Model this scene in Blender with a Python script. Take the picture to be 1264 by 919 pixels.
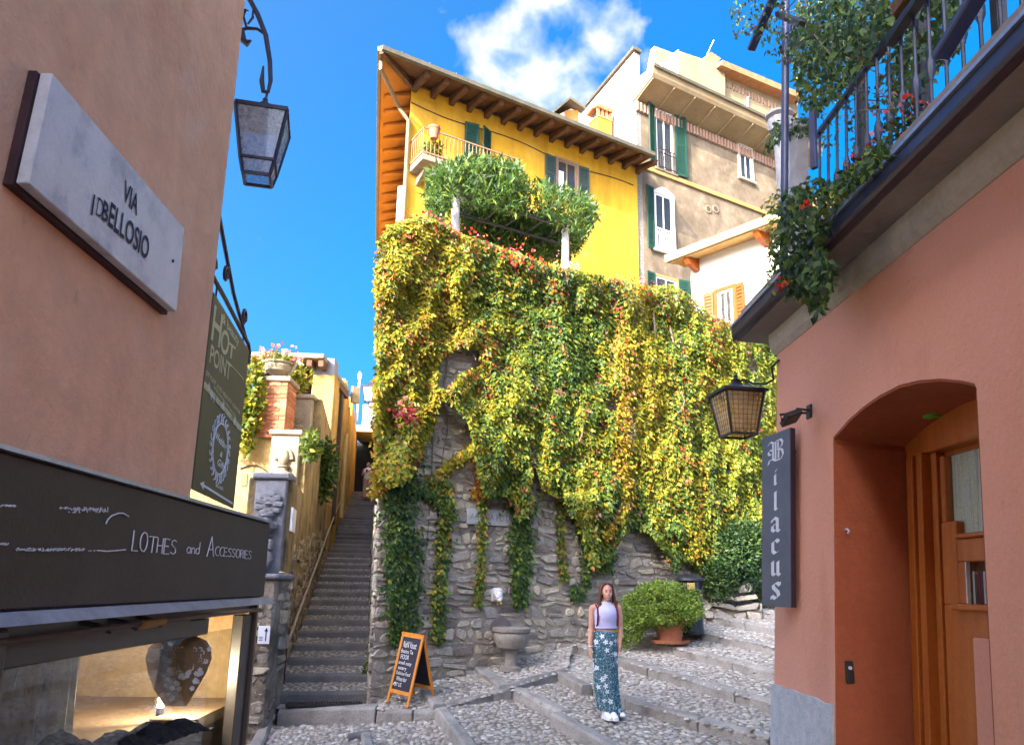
import bpy, bmesh, math, random
import numpy as np
from mathutils import Vector, Matrix, noise
random.seed(11); np.random.seed(11)
for o in list(bpy.data.objects): bpy.data.objects.remove(o)
scene = bpy.context.scene
COL = scene.collection
R = math.radians
PI = math.pi

# ------------------------------------------------------------------ camera
W0, H0, F, CX, CY = 1264.0, 919.0, 950.0, 632.0, 501.5
EYE = Vector((0, 0, 1.65))
CAMROT = Matrix.Rotation(R(-1.3), 3, 'Z') @ Matrix.Rotation(R(90 + 13.0), 3, 'X') @ Matrix.Rotation(R(1.0), 3, 'Z')
cam_d = bpy.data.cameras.new('camera'); cam = bpy.data.objects.new('camera', cam_d); COL.objects.link(cam)
cam.matrix_world = Matrix.Translation(EYE) @ CAMROT.to_4x4()
cam_d.sensor_fit = 'HORIZONTAL'; cam_d.sensor_width = 36.0; cam_d.lens = F / W0 * 36.0
cam_d.shift_y = (CY - H0 / 2) / W0
cam_d.clip_start = 0.05; cam_d.clip_end = 2000
scene.camera = cam
scene.render.resolution_x = 1024; scene.render.resolution_y = 744

# ------------------------------------------------------------------ world, sun, exposure
SUN_AZ = Vector((0.61, 0.79, 0)).normalized()      # the way the light travels over the ground
SUN_EL = R(27)
world = bpy.data.worlds.new('World'); scene.world = world; world.use_nodes = True
nt = world.node_tree; nt.nodes.clear()
def wn(t, **k):
    n = nt.nodes.new(t)
    for a, b in k.items(): setattr(n, a, b)
    return n
sky = wn('ShaderNodeTexSky', sky_type='NISHITA', sun_disc=False)
sky.sun_elevation = SUN_EL; sky.sun_rotation = R(217.7); sky.altitude = 230
sky.air_density = 0.30; sky.dust_density = 10.0; sky.ozone_density = 4.0
bg = wn('ShaderNodeBackground'); bg.inputs['Strength'].default_value = 0.15
wout = wn('ShaderNodeOutputWorld')
tc = wn('ShaderNodeTexCoord')
# clouds on a flat layer overhead: direction / height above the horizon
sep = wn('ShaderNodeSeparateXYZ'); nt.links.new(tc.outputs['Generated'], sep.inputs[0])
zc = wn('ShaderNodeMath', operation='MAXIMUM'); nt.links.new(sep.outputs[2], zc.inputs[0]); zc.inputs[1].default_value = 0.08
dv = wn('ShaderNodeVectorMath', operation='DIVIDE'); nt.links.new(tc.outputs['Generated'], dv.inputs[0])
cmb = wn('ShaderNodeCombineXYZ')
for i in range(3): nt.links.new(zc.outputs[0], cmb.inputs[i])
nt.links.new(cmb.outputs[0], dv.inputs[1])
def wmath(op, a, b=None, clamp=False):
    n = wn('ShaderNodeMath', operation=op); n.use_clamp = clamp
    for i, x in enumerate((a, b)):
        if x is None: continue
        if isinstance(x, (int, float)): n.inputs[i].default_value = x
        else: nt.links.new(x, n.inputs[i])
    return n.outputs[0]
def wnoise(scale, detail, rough, vec, dist=0.0):
    n = wn('ShaderNodeTexNoise'); n.inputs['Scale'].default_value = scale; n.inputs['Detail'].default_value = detail
    n.inputs['Roughness'].default_value = rough; n.inputs['Distortion'].default_value = dist
    nt.links.new(vec, n.inputs['Vector']); return n.outputs['Fac']
def ray(px, py): return CAMROT @ Vector(((px - CX) / F, -(py - CY) / F, -1))
def proj(p):
    l = CAMROT.transposed() @ (Vector(p) - EYE)
    if l.z > -0.01: return (-999, -999)
    return (CX + F * l.x / -l.z, CY - F * l.y / -l.z)
def at_y(px, py, Y):
    r = ray(px, py); return EYE + r * (Y / r.y)
def planar(px, py):
    r = ray(px, py).normalized(); return Vector((r.x / r.z, r.y / r.z))
# cloud bank: where it hangs on the layer
cc = planar(672, 66); ca = planar(560, 100); cb = planar(800, 40)
sub = wn('ShaderNodeVectorMath', operation='SUBTRACT'); nt.links.new(dv.outputs[0], sub.inputs[0]); sub.inputs[1].default_value = (cc.x, cc.y, 1)
scl = wn('ShaderNodeVectorMath', operation='DIVIDE'); nt.links.new(sub.outputs[0], scl.inputs[0])
scl.inputs[1].default_value = (abs(cb.x - ca.x) * 0.50, 0.27, 1e3)
ln = wn('ShaderNodeVectorMath', operation='LENGTH'); nt.links.new(scl.outputs[0], ln.inputs[0])
bank = wmath('SUBTRACT', 1.25, ln.outputs['Value'], True)
bank = wmath('MINIMUM', wmath('MULTIPLY', bank, 1.6), 1.0)
n1 = wnoise(17.0, 6, 0.5, tc.outputs['Generated'], 0.15)
n2 = wnoise(1.6, 5, 0.6, dv.outputs[0])
dens = wmath('ADD', n1, wmath('MULTIPLY', bank, 0.37))
dens = wmath('ADD', dens, wmath('MULTIPLY', wmath('SUBTRACT', n2, 0.5), 0.5))
cloud = wmath('MULTIPLY', wmath('SUBTRACT', dens, 0.70), 3.6, True)
cloud = wmath('MULTIPLY', cloud, wmath('MULTIPLY', wmath('SUBTRACT', sep.outputs[2], 0.05), 4.0, True))
n3 = wnoise(17, 4, 0.55, tc.outputs['Generated'], 0.2)
cr = wn('ShaderNodeMix', data_type='RGBA'); nt.links.new(wmath('MULTIPLY', wmath('SUBTRACT', n3, 0.4), 4.0, True), cr.inputs['Factor'])
cr.inputs['A'].default_value = (0.62, 0.80, 1.20, 1); cr.inputs['B'].default_value = (1.30, 1.30, 1.32, 1)
hs = wn('ShaderNodeHueSaturation'); hs.inputs['Saturation'].default_value = 1.5; hs.inputs['Value'].default_value = 0.97; hs.inputs['Hue'].default_value = 0.488
nt.links.new(sky.outputs[0], hs.inputs['Color'])
cmix = wn('ShaderNodeMix', data_type='RGBA'); nt.links.new(wmath('MULTIPLY', cloud, 0.86), cmix.inputs['Factor'])
nt.links.new(hs.outputs[0], cmix.inputs['A']); nt.links.new(cr.outputs['Result'], cmix.inputs['B'])
nt.links.new(cmix.outputs['Result'], bg.inputs['Color']); nt.links.new(bg.outputs[0], wout.inputs[0])

sun_d = bpy.data.lights.new('sun', 'SUN'); sun_d.energy = 2.15; sun_d.angle = R(0.5); sun_d.color = (1.0, 0.90, 0.74)
sun = bpy.data.objects.new('sun', sun_d); COL.objects.link(sun)
sdir = Vector((SUN_AZ.x * math.cos(SUN_EL), SUN_AZ.y * math.cos(SUN_EL), -math.sin(SUN_EL)))
sun.rotation_euler = sdir.to_track_quat('-Z', 'Y').to_euler(); sun.location = (-20, -24, 30)
vs = scene.view_settings; vs.view_transform = 'Standard'; vs.look = 'None'; vs.exposure = 2.9; vs.gamma = 1.0
vs.use_curve_mapping = False

# ------------------------------------------------------------------ mesh helpers
class MB:
    def __init__(s): s.v = []; s.f = []
    def add(s, vs_, fs):
        o = len(s.v); s.v += [Vector(v) for v in vs_]; s.f += [tuple(i + o for i in f) for f in fs]; return s
    def hexa(s, p): return s.add(p, [(3, 2, 1, 0), (4, 5, 6, 7), (0, 1, 5, 4), (1, 2, 6, 5), (2, 3, 7, 6), (3, 0, 4, 7)])
    def box(s, lo, hi):
        x0, y0, z0 = lo; x1, y1, z1 = hi
        return s.hexa([(x0, y0, z0), (x1, y0, z0), (x1, y1, z0), (x0, y1, z0), (x0, y0, z1), (x1, y0, z1), (x1, y1, z1), (x0, y1, z1)])
    def prism(s, poly, ext):
        n = len(poly); poly = [Vector(p) for p in poly]; ext = Vector(ext)
        return s.add(poly + [p + ext for p in poly], [tuple(reversed(range(n))), tuple(range(n, 2 * n))] + [(i, (i + 1) % n, n + (i + 1) % n, n + i) for i in range(n)])
    def loft(s, rings, cap=True):
        n = len(rings[0]); o = len(s.v)
        for r in rings: s.v += [Vector(p) for p in r]
        for k in range(len(rings) - 1):
            for i in range(n):
                j = (i + 1) % n; s.f.append((o + k * n + i, o + k * n + j, o + (k + 1) * n + j, o + (k + 1) * n + i))
        if cap:
            s.f.append(tuple(o + i for i in reversed(range(n)))); s.f.append(tuple(o + (len(rings) - 1) * n + i for i in range(n)))
        return s
    def tube(s, path, r, n=8, cap=True):
        path = [Vector(p) for p in path]; rings = []; ref = None
        for k, p in enumerate(path):
            d = (path[min(k + 1, len(path) - 1)] - path[max(k - 1, 0)])
            if d.length < 1e-9: d = Vector((0, 0, 1))
            d.normalize()
            if ref is None: ref = Vector((0, 0, 1)) if abs(d.z) < 0.9 else Vector((1, 0, 0))
            a = d.cross(ref); 
            if a.length < 1e-6: a = d.orthogonal()
            a.normalize(); b = a.cross(d).normalized(); ref = b
            rr = r[k] if isinstance(r, (list, tuple)) else r
            rings.append([p + a * (rr * math.cos(2 * PI * i / n)) + b * (rr * math.sin(2 * PI * i / n)) for i in range(n)])
        return s.loft(rings, cap)
    def lathe(s, prof, c, n=20, sx=1, sy=1):
        c = Vector(c)
        return s.loft([[c + Vector((r * sx * math.cos(2 * PI * i / n), r * sy * math.sin(2 * PI * i / n), z)) for i in range(n)] for r, z in prof])
    def bar(s, a, b, w, h=None, up=(0, 0, 1)):
        a = Vector(a); b = Vector(b); h = h or w; d = (b - a).normalized(); up = Vector(up)
        x = d.cross(up)
        if x.length < 1e-6: x = d.orthogonal()
        x.normalize(); y = x.cross(d).normalized(); x *= w / 2; y *= h / 2
        return s.hexa([a - x - y, a + x - y, a + x + y, a - x + y, b - x - y, b + x - y, b + x + y, b - x + y])
    def mesh(s, name, mat, off=None):
        me = bpy.data.meshes.new(name)
        vs_ = [v - off for v in s.v] if off is not None else s.v
        me.from_pydata([tuple(v) for v in vs_], [], s.f)
        bm = bmesh.new(); bm.from_mesh(me); bmesh.ops.recalc_face_normals(bm, faces=bm.faces); bm.to_mesh(me); bm.free()
        if mat: me.materials.append(mat)
        return me
    def build(s, name, mat, parent=None, smooth=False, bevel=0, seg=1):
        off = wloc(parent) if parent is not None else None
        me = s.mesh(name, mat, off)
        if smooth:
            me.polygons.foreach_set('use_smooth', [True] * len(me.polygons)); me.set_sharp_from_angle(angle=R(40))
        o = bpy.data.objects.new(name, me); COL.objects.link(o)
        if parent is not None: o.parent = parent
        if bevel:
            b = o.modifiers.new('edge', 'BEVEL'); b.width = bevel; b.segments = seg; b.limit_method = 'ANGLE'; b.angle_limit = R(35)
        return o
def wloc(o):
    v = Vector((0, 0, 0))
    while o is not None: v += o.location; o = o.parent
    return v
def tag(o, label, cat, group=None):
    o['label'] = label; o['category'] = cat
    if group: o['group'] = group
    return o
def thing(name, label, cat, loc=(0, 0, 0), group=None):
    o = bpy.data.objects.new(name, None); COL.objects.link(o); o.location = loc; o.empty_display_size = 0.1
    return tag(o, label, cat, group)
def struct(o): o['kind'] = 'structure'; return o
def stuff(o): o['kind'] = 'stuff'; return o
class Pl:
    def __init__(s, p0, u, v=(0, 0, 1)):
        s.p = Vector(p0); s.u = Vector(u).normalized(); s.v = Vector(v).normalized(); s.n = s.u.cross(s.v).normalized()
    def at(s, px, py, o=0):
        r = ray(px, py); t = (s.p + s.n * o - EYE).dot(s.n) / r.dot(s.n); return EYE + r * t
    def uv(s, px, py, o=0):
        q = s.at(px, py, o) - s.p; return (q.dot(s.u), q.dot(s.v))
    def P(s, u, v, o=0): return s.p + s.u * u + s.v * v + s.n * o
    def box(s, mb, u0, u1, v0, v1, o0, o1):
        P = s.P
        return mb.hexa([P(u0, v0, o1), P(u1, v0, o1), P(u1, v0, o0), P(u0, v0, o0), P(u0, v1, o1), P(u1, v1, o1), P(u1, v1, o0), P(u0, v1, o0)])
    def poly(s, mb, uvs, o0, o1): return mb.prism([s.P(u, v, o0) for u, v in uvs], s.n * (o1 - o0))
    def rect(s, x0, y0, x1, y1, x2=None, y2=None, o=0):      # two opposite corners in pixels -> u0,u1,v0,v1
        a = s.uv(x0, y0, o); b = s.uv(x1, y1, o); return (min(a[0], b[0]), max(a[0], b[0]), min(a[1], b[1]), max(a[1], b[1]))

# ------------------------------------------------------------------ materials
def srgb(r, g, b):
    f = lambda c: (c / 255) / 12.92 if c / 255 <= 0.04045 else ((c / 255 + 0.055) / 1.055) ** 2.4
    return (f(r), f(g), f(b), 1)
def c4(c): return tuple(c) if len(c) == 4 else (c[0], c[1], c[2], 1)
def new_mat(name):
    m = bpy.data.materials.new(name); m.use_nodes = True; t = m.node_tree; t.nodes.clear()
    o = t.nodes.new('ShaderNodeOutputMaterial'); b = t.nodes.new('ShaderNodeBsdfPrincipled'); t.links.new(b.outputs[0], o.inputs[0])
    return m, t, b, o
def ramp(t, cols, fac, lo=0.3, hi=0.7):
    r = t.nodes.new('ShaderNodeValToRGB'); e = r.color_ramp.elements
    while len(e) < len(cols): e.new(0.5)
    for i, c in enumerate(cols):
        e[i].position = lo + (hi - lo) * i / max(1, len(cols) - 1); e[i].color = c4(c)
    t.links.new(fac, r.inputs[0]); return r.outputs[0]
def nz(t, scale, detail=6, rough=0.6, stretch=None, dist=0.0):
    g = t.nodes.new('ShaderNodeNewGeometry'); n = t.nodes.new('ShaderNodeTexNoise')
    n.inputs['Scale'].default_value = scale; n.inputs['Detail'].default_value = detail; n.inputs['Roughness'].default_value = rough
    n.inputs['Distortion'].default_value = dist
    if stretch:
        mp = t.nodes.new('ShaderNodeMapping'); mp.inputs['Scale'].default_value = stretch
        t.links.new(g.outputs['Position'], mp.inputs[0]); t.links.new(mp.outputs[0], n.inputs['Vector'])
    else: t.links.new(g.outputs['Position'], n.inputs['Vector'])
    return n.outputs['Fac']
def mul(t, col, fac, lo, hi):
    mr = t.nodes.new('ShaderNodeMapRange'); t.links.new(fac, mr.inputs[0]); mr.inputs[1].default_value = 0.25; mr.inputs[2].default_value = 0.75
    mr.inputs[3].default_value = lo; mr.inputs[4].default_value = hi
    vm = t.nodes.new('ShaderNodeVectorMath'); vm.operation = 'SCALE'; t.links.new(col, vm.inputs[0]); t.links.new(mr.outputs[0], vm.inputs['Scale'])
    return vm.outputs[0]
def mixc(t, a, b, fac):
    m = t.nodes.new('ShaderNodeMix'); m.data_type = 'RGBA'
    for k, x in (('A', a), ('B', b)):
        if isinstance(x, (tuple, list)): m.inputs[k].default_value = c4(x)
        else: t.links.new(x, m.inputs[k])
    if isinstance(fac, float): m.inputs['Factor'].default_value = fac
    else: t.links.new(fac, m.inputs['Factor'])
    return m.outputs['Result']
def M(name, cols, scale=2.0, rough=0.85, bump=0.0, bscale=30.0, fine=0.18, fscale=None, metal=0.0, spec=0.3, stretch=None, stain=None, lo=0.32, hi=0.68, rnd=False, bdist=0.02):
    m, t, b, o = new_mat(name)
    if rnd:          # a tone of its own for each piece
        g = t.nodes.new('ShaderNodeNewGeometry'); oi = t.nodes.new('ShaderNodeObjectInfo')
        a = t.nodes.new('ShaderNodeMath'); a.operation = 'ADD'; t.links.new(g.outputs['Random Per Island'], a.inputs[0]); t.links.new(oi.outputs['Random'], a.inputs[1])
        fr = t.nodes.new('ShaderNodeMath'); fr.operation = 'FRACT'; t.links.new(a.outputs[0], fr.inputs[0])
        col = ramp(t, cols, fr.outputs[0], 0.0, 1.0)
        col = mul(t, col, nz(t, scale, 5, 0.6), 0.72, 1.22)
    else:
        col = ramp(t, cols if len(cols) > 1 else [cols[0], cols[0]], nz(t, scale, 7, 0.62, stretch), lo, hi)
    if fine: col = mul(t, col, nz(t, fscale or scale * 14, 4, 0.6), 1 - fine, 1 + fine)
    for st in (stain or []):
        c, sc, lo_, hi_, stc = st
        mr = t.nodes.new('ShaderNodeMapRange'); t.links.new(nz(t, sc, 8, 0.65, stc), mr.inputs[0]); mr.inputs[1].default_value = lo_; mr.inputs[2].default_value = hi_
        col = mixc(t, col, c, mr.outputs[0])
    t.links.new(col, b.inputs['Base Color'])
    b.inputs['Roughness'].default_value = rough; b.inputs['Metallic'].default_value = metal; b.inputs['Specular IOR Level'].default_value = spec
    if bump:
        bp = t.nodes.new('ShaderNodeBump'); bp.inputs['Strength'].default_value = bump; bp.inputs['Distance'].default_value = bdist
        t.links.new(nz(t, bscale, 8, 0.65), bp.inputs['Height']); t.links.new(bp.outputs[0], b.inputs['Normal'])
    return m
def leaf_mat(name, trans=0.35, rough=0.5):
    m, t, b, o = new_mat(name)
    at = t.nodes.new('ShaderNodeAttribute'); at.attribute_name = 'col'
    t.links.new(at.outputs['Color'], b.inputs['Base Color']); b.inputs['Roughness'].default_value = rough; b.inputs['Specular IOR Level'].default_value = 0.3
    tr = t.nodes.new('ShaderNodeBsdfTranslucent'); t.links.new(at.outputs['Color'], tr.inputs['Color'])
    mx = t.nodes.new('ShaderNodeMixShader'); mx.inputs[0].default_value = trans
    t.links.new(b.outputs[0], mx.inputs[1]); t.links.new(tr.outputs[0], mx.inputs[2]); t.links.new(mx.outputs[0], o.inputs[0])
    return m
def glass_mat(name, tint=(0.9, 0.95, 0.95), opac=0.12, rough=0.02, dirt_glow=0.0, dcol=(0.55, 0.6, 0.62), dscale=35):
    m, t, b, o = new_mat(name); t.nodes.remove(b)
    tr = t.nodes.new('ShaderNodeBsdfTransparent'); tr.inputs[0].default_value = c4(tint)
    gl = t.nodes.new('ShaderNodeBsdfGlossy'); gl.inputs['Roughness'].default_value = rough
    lw_ = t.nodes.new('ShaderNodeLayerWeight'); lw_.inputs[0].default_value = .5
    pw = t.nodes.new('ShaderNodeMath'); pw.operation = 'POWER'; t.links.new(lw_.outputs['Facing'], pw.inputs[0]); pw.inputs[1].default_value = 4.0
    fr = t.nodes.new('ShaderNodeMath'); fr.operation = 'MULTIPLY_ADD'; t.links.new(pw.outputs[0], fr.inputs[0]); fr.inputs[1].default_value = .8; fr.inputs[2].default_value = .04
    mx = t.nodes.new('ShaderNodeMixShader'); t.links.new(fr.outputs[0], mx.inputs[0]); t.links.new(tr.outputs[0], mx.inputs[1]); t.links.new(gl.outputs[0], mx.inputs[2])
    if dirt_glow:
        df = t.nodes.new('ShaderNodeBsdfDiffuse'); df.inputs[0].default_value = c4(dcol)
        m2 = t.nodes.new('ShaderNodeMixShader'); mr = t.nodes.new('ShaderNodeMapRange'); t.links.new(nz(t, dscale, 7, 0.7), mr.inputs[0])
        mr.inputs[1].default_value = 0.35; mr.inputs[2].default_value = 0.75; mr.inputs[3].default_value = dirt_glow * 0.5; mr.inputs[4].default_value = min(1.0, dirt_glow * 1.6)
        t.links.new(mr.outputs[0], m2.inputs[0]); t.links.new(mx.outputs[0], m2.inputs[1]); t.links.new(df.outputs[0], m2.inputs[2]); mx = m2
    t.links.new(mx.outputs[0], o.inputs[0]); return m

MAT = {}
MAT['salmon'] = M('salmon_render', [(0.70, 0.345, 0.175), (0.77, 0.41, 0.225), (0.80, 0.44, 0.25)], 0.9, 0.9, 0.5, 26, 0.09, 9, stain=[((0.55, 0.245, 0.135), 1.0, 0.50, 0.80, (1, 1, 0.45)), ((0.82, 0.50, 0.31), 1.6, 0.54, 0.85, None), ((0.38, 0.17, 0.11), 6.0, 0.66, 0.80, (1, 1, 0.6))])
MAT['pink'] = M('pink_render', [(0.72, 0.325, 0.205), (0.77, 0.37, 0.245)], 0.7, 0.9, 0.35, 40, 0.05, 60, stain=[((0.46, 0.17, 0.105), 1.1, 0.55, 0.9, (1, 1, 0.4)), ((0.74, 0.37, 0.27), 0.9, 0.52, 0.85, None), ((0.36, 0.15, 0.10), 5.0, 0.68, 0.82, None)])
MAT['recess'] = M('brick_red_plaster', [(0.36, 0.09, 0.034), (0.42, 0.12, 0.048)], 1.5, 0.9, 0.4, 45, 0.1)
MAT['marble'] = M('old_marble', [(0.40, 0.385, 0.38), (0.60, 0.57, 0.53), (0.66, 0.62, 0.57)], 7, 0.55, 0.15, 60, 0.06, stain=[((0.26, 0.25, 0.28), 12, 0.62, 0.8, (1, 1.5, 1)), ((0.55, 0.47, 0.38), 5, 0.6, 0.9, None)])
MAT['ink'] = M('engraved_ink', [(0.015, 0.012, 0.03)], 20, 0.7)
MAT['rust_brown'] = M('rust_frame', [(0.035, 0.012, 0.012), (0.07, 0.03, 0.03)], 8, 0.6)
MAT['iron'] = M('wrought_iron', [(0.012, 0.013, 0.03), (0.03, 0.032, 0.06)], 18, 0.45, 0.2, 90, spec=0.5)
MAT['iron_blk'] = M('black_iron', [(0.012, 0.011, 0.011), (0.035, 0.03, 0.028)], 18, 0.5, 0.2, 90, spec=0.5)
MAT['fascia'] = M('slate_brown_board', [(0.045, 0.033, 0.025), (0.062, 0.047, 0.036)], 3, 0.6, 0.15, 70, 0.12, stain=[((0.085, 0.07, 0.06), 2.0, 0.58, 0.9, None)])
MAT['ledge'] = M('zinc_strip', [(0.22, 0.22, 0.26), (0.36, 0.36, 0.40)], 9, 0.4, metal=0.3, spec=0.5)
MAT['chalk'] = M('chalk', [(0.55, 0.55, 0.55), (0.75, 0.75, 0.74)], 60, 0.95, fine=0.3)
MAT['frame_dk'] = M('dark_bronze_frame', [(0.018, 0.014, 0.016), (0.035, 0.027, 0.026)], 6, 0.4, spec=0.5)
MAT['frame_br'] = M('brown_metal_frame', [(0.06, 0.035, 0.02), (0.10, 0.065, 0.04)], 6, 0.5, spec=0.5, stretch=(6, 1, 6))
MAT['shopwall'] = M('gold_wallpaper', [(0.26, 0.17, 0.085), (0.36, 0.25, 0.13)], 2.5, 0.85, 0.3, 20, 0.2)
MAT['olive'] = M('olive_sign_panel', [(0.095, 0.075, 0.028), (0.115, 0.092, 0.037)], 3, 0.55, fine=0.05)
MAT['olive_txt'] = M('cream_lettering', [(0.50, 0.43, 0.22), (0.55, 0.48, 0.26)], 9, 0.6)
MAT['white_txt'] = M('white_lettering', [(0.68, 0.68, 0.66), (0.78, 0.78, 0.77)], 12, 0.6)
MAT['grey_slate'] = M('grey_sign_sheet', [(0.075, 0.085, 0.105), (0.10, 0.112, 0.135)], 4, 0.5, 0.05, 40, 0.06, spec=0.4, stain=[((0.16, 0.17, 0.19), 3, 0.58, 0.95, (1, 1, 0.4))])
MAT['silver_txt'] = M('silver_lettering', [(0.55, 0.58, 0.62), (0.66, 0.68, 0.72)], 20, 0.5)
MAT['plinth'] = M('blue_grey_plinth', [(0.48, 0.51, 0.53), (0.66, 0.67, 0.67)], 14, 0.9, 0.8, 40, 0.12, stain=[((0.34, 0.37, 0.40), 5, 0.55, 0.8, None)])
MAT['door'] = M('orange_brown_wood', [(0.42, 0.115, 0.018), (0.52, 0.16, 0.028)], 3, 0.45, 0.15, 30, 0.12, spec=0.4, stretch=(7, 7, 0.5))
MAT['curtain'] = M('striped_curtain', [(0.70, 0.70, 0.70), (0.80, 0.72, 0.50), (0.42, 0.40, 0.40)], 9, 0.9, stretch=(0.5, 9, 0.3), fine=0.3)
MAT['cream'] = M('cream_render', [(0.40, 0.35, 0.26), (0.50, 0.44, 0.34)], 2, 0.9, 0.3, 25, 0.12, stain=[((0.20, 0.17, 0.12), 2.0, 0.55, 0.85, None)])
MAT['soffit'] = M('grey_soffit', [(0.22, 0.195, 0.175), (0.30, 0.27, 0.245)], 2, 0.9, 0.3, 25, 0.1)
MAT['gutter'] = M('aubergine_gutter', [(0.028, 0.016, 0.028), (0.045, 0.026, 0.042)], 5, 0.35, spec=0.5)
MAT['gutter_lt'] = M('blue_grey_flashing', [(0.30, 0.34, 0.42), (0.40, 0.44, 0.52)], 5, 0.35, metal=0.4, spec=0.5)
MAT['pole'] = M('navy_pole', [(0.03, 0.035, 0.085), (0.06, 0.065, 0.13)], 5, 0.4, spec=0.5)
MAT['pale_stone'] = M('pale_stone', [(0.29, 0.285, 0.275), (0.42, 0.41, 0.39)], 6, 0.85, 0.4, 40, 0.12)
MAT['terracotta'] = M('terracotta', [(0.30, 0.10, 0.045), (0.42, 0.165, 0.08)], 5, 0.8, 0.3, 40, 0.12, stain=[((0.45, 0.32, 0.25), 6, 0.6, 0.9, None)])
MAT['yellow'] = M('yellow_render', [(0.50, 0.265, 0.014), (0.58, 0.325, 0.019), (0.61, 0.35, 0.026)], 0.35, 0.9, 0.25, 12, 0.05, 3, stain=[((0.36, 0.17, 0.013), 0.8, 0.50, 0.78, (1.6, 1.6, 0.22)), ((0.68, 0.45, 0.09), 0.5, 0.52, 0.8, None), ((0.28, 0.16, 0.04), 3.0, 0.64, 0.85, (1, 1, 0.2))])
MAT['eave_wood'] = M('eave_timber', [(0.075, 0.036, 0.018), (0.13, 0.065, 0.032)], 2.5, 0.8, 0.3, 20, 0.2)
MAT['eave_wood2'] = M('lit_eave_board', [(0.30, 0.12, 0.024), (0.40, 0.175, 0.04)], 1.5, 0.8, 0.2, 20, 0.18)  # warm bounced light on the side eaves put into the board colour
MAT['roof_edge'] = M('green_grey_gutter', [(0.075, 0.07, 0.05), (0.12, 0.105, 0.07)], 1.5, 0.7, 0.2, 10, 0.2)
MAT['pipe'] = M('beige_downpipe', [(0.15, 0.105, 0.05), (0.20, 0.145, 0.075)], 3, 0.6)
MAT['green_sh'] = M('green_shutter_paint', [(0.010, 0.042, 0.028), (0.018, 0.06, 0.04)], 2, 0.55, fine=0.1)
MAT['grey_sh'] = M('grey_green_shutter_paint', [(0.035, 0.058, 0.05), (0.05, 0.075, 0.065)], 2, 0.55, fine=0.1)
MAT['orange_sh'] = M('orange_shutter_paint', [(0.20, 0.045, 0.005), (0.25, 0.058, 0.007)], 2, 0.55, fine=0.1)
MAT['win_wood'] = M('window_wood', [(0.22, 0.14, 0.08), (0.30, 0.20, 0.12)], 5, 0.6)
MAT['white_wood'] = M('white_window_paint', [(0.70, 0.70, 0.66), (0.78, 0.78, 0.74)], 5, 0.6)
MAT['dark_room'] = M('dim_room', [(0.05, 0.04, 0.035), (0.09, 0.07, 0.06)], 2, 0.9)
MAT['greyhouse'] = M('weathered_render', [(0.11, 0.083, 0.053), (0.17, 0.13, 0.083), (0.22, 0.17, 0.107)], 0.7, 0.92, 0.4, 10, 0.14, 5, stain=[((0.085, 0.066, 0.045), 0.8, 0.50, 0.70, (1, 1, 0.4)), ((0.27, 0.22, 0.14), 1.4, 0.56, 0.75, None)])
MAT['cornice'] = M('stained_cornice', [(0.20, 0.15, 0.08), (0.29, 0.22, 0.12)], 0.8, 0.9, 0.3, 8, 0.12, stain=[((0.22, 0.10, 0.04), 0.9, 0.60, 0.78, None), ((0.18, 0.15, 0.09), 1.6, 0.58, 0.85, (1, 1, 0.3))])
MAT['band'] = M('ochre_band', [(0.32, 0.19, 0.06), (0.41, 0.26, 0.09)], 1, 0.85)
MAT['dentil'] = M('pink_brick_dentil', [(0.27, 0.165, 0.115), (0.34, 0.215, 0.15)], 2, 0.85)
MAT['white'] = M('white_render', [(0.52, 0.49, 0.43), (0.60, 0.57, 0.50)], 0.5, 0.9, 0.15, 10, 0.04)
MAT['tile'] = M('clay_tile', [(0.28, 0.12, 0.05), (0.42, 0.20, 0.09)], 3, 0.85, 0.3, 20, 0.2)
MAT['mortar'] = M('lime_mortar', [(0.20, 0.168, 0.125), (0.33, 0.285, 0.215)], 2.2, 0.95, 0.7, 30, 0.2, stain=[((0.13, 0.12, 0.10), 1.2, 0.58, 0.85, (1, 1, 0.5))])
MAT['stone'] = M('rubble_stone', [(0.25, 0.215, 0.175), (0.38, 0.335, 0.265), (0.31, 0.265, 0.205), (0.46, 0.41, 0.32), (0.26, 0.23, 0.205), (0.53, 0.44, 0.30), (0.35, 0.31, 0.25), (0.15, 0.13, 0.12), (0.22, 0.17, 0.13)], 5, 0.9, 0.9, 26, 0.22, 30, rnd=True, bdist=0.03, stain=[((0.11, 0.105, 0.09), 1.5, 0.56, 0.85, (1, 1, 0.5))])
MAT['cobble'] = M('river_cobble', [(0.24, 0.21, 0.175), (0.37, 0.335, 0.285), (0.29, 0.255, 0.205), (0.50, 0.46, 0.39), (0.20, 0.185, 0.17), (0.42, 0.355, 0.26), (0.33, 0.305, 0.275), (0.60, 0.565, 0.49)], 9, 0.75, 0.3, 60, 0.1, rnd=True)
MAT['bedding'] = M('cobble_bedding', [(0.16, 0.14, 0.115), (0.24, 0.215, 0.175)], 3, 0.95, 0.8, 40, 0.2, stain=[((0.075, 0.085, 0.045), 2.0, 0.56, 0.75, None)])
MAT['kerb'] = M('kerb_granite', [(0.21, 0.19, 0.165), (0.34, 0.315, 0.275), (0.27, 0.25, 0.22)], 4, 0.85, 1.0, 22, 0.28, rnd=True, stain=[((0.13, 0.12, 0.09), 2.6, 0.55, 0.75, None)])
MAT['slab'] = M('dark_step_slab', [(0.14, 0.132, 0.125), (0.22, 0.205, 0.19), (0.18, 0.17, 0.16)], 4, 0.8, 0.8, 30, 0.25, rnd=True)
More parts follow.
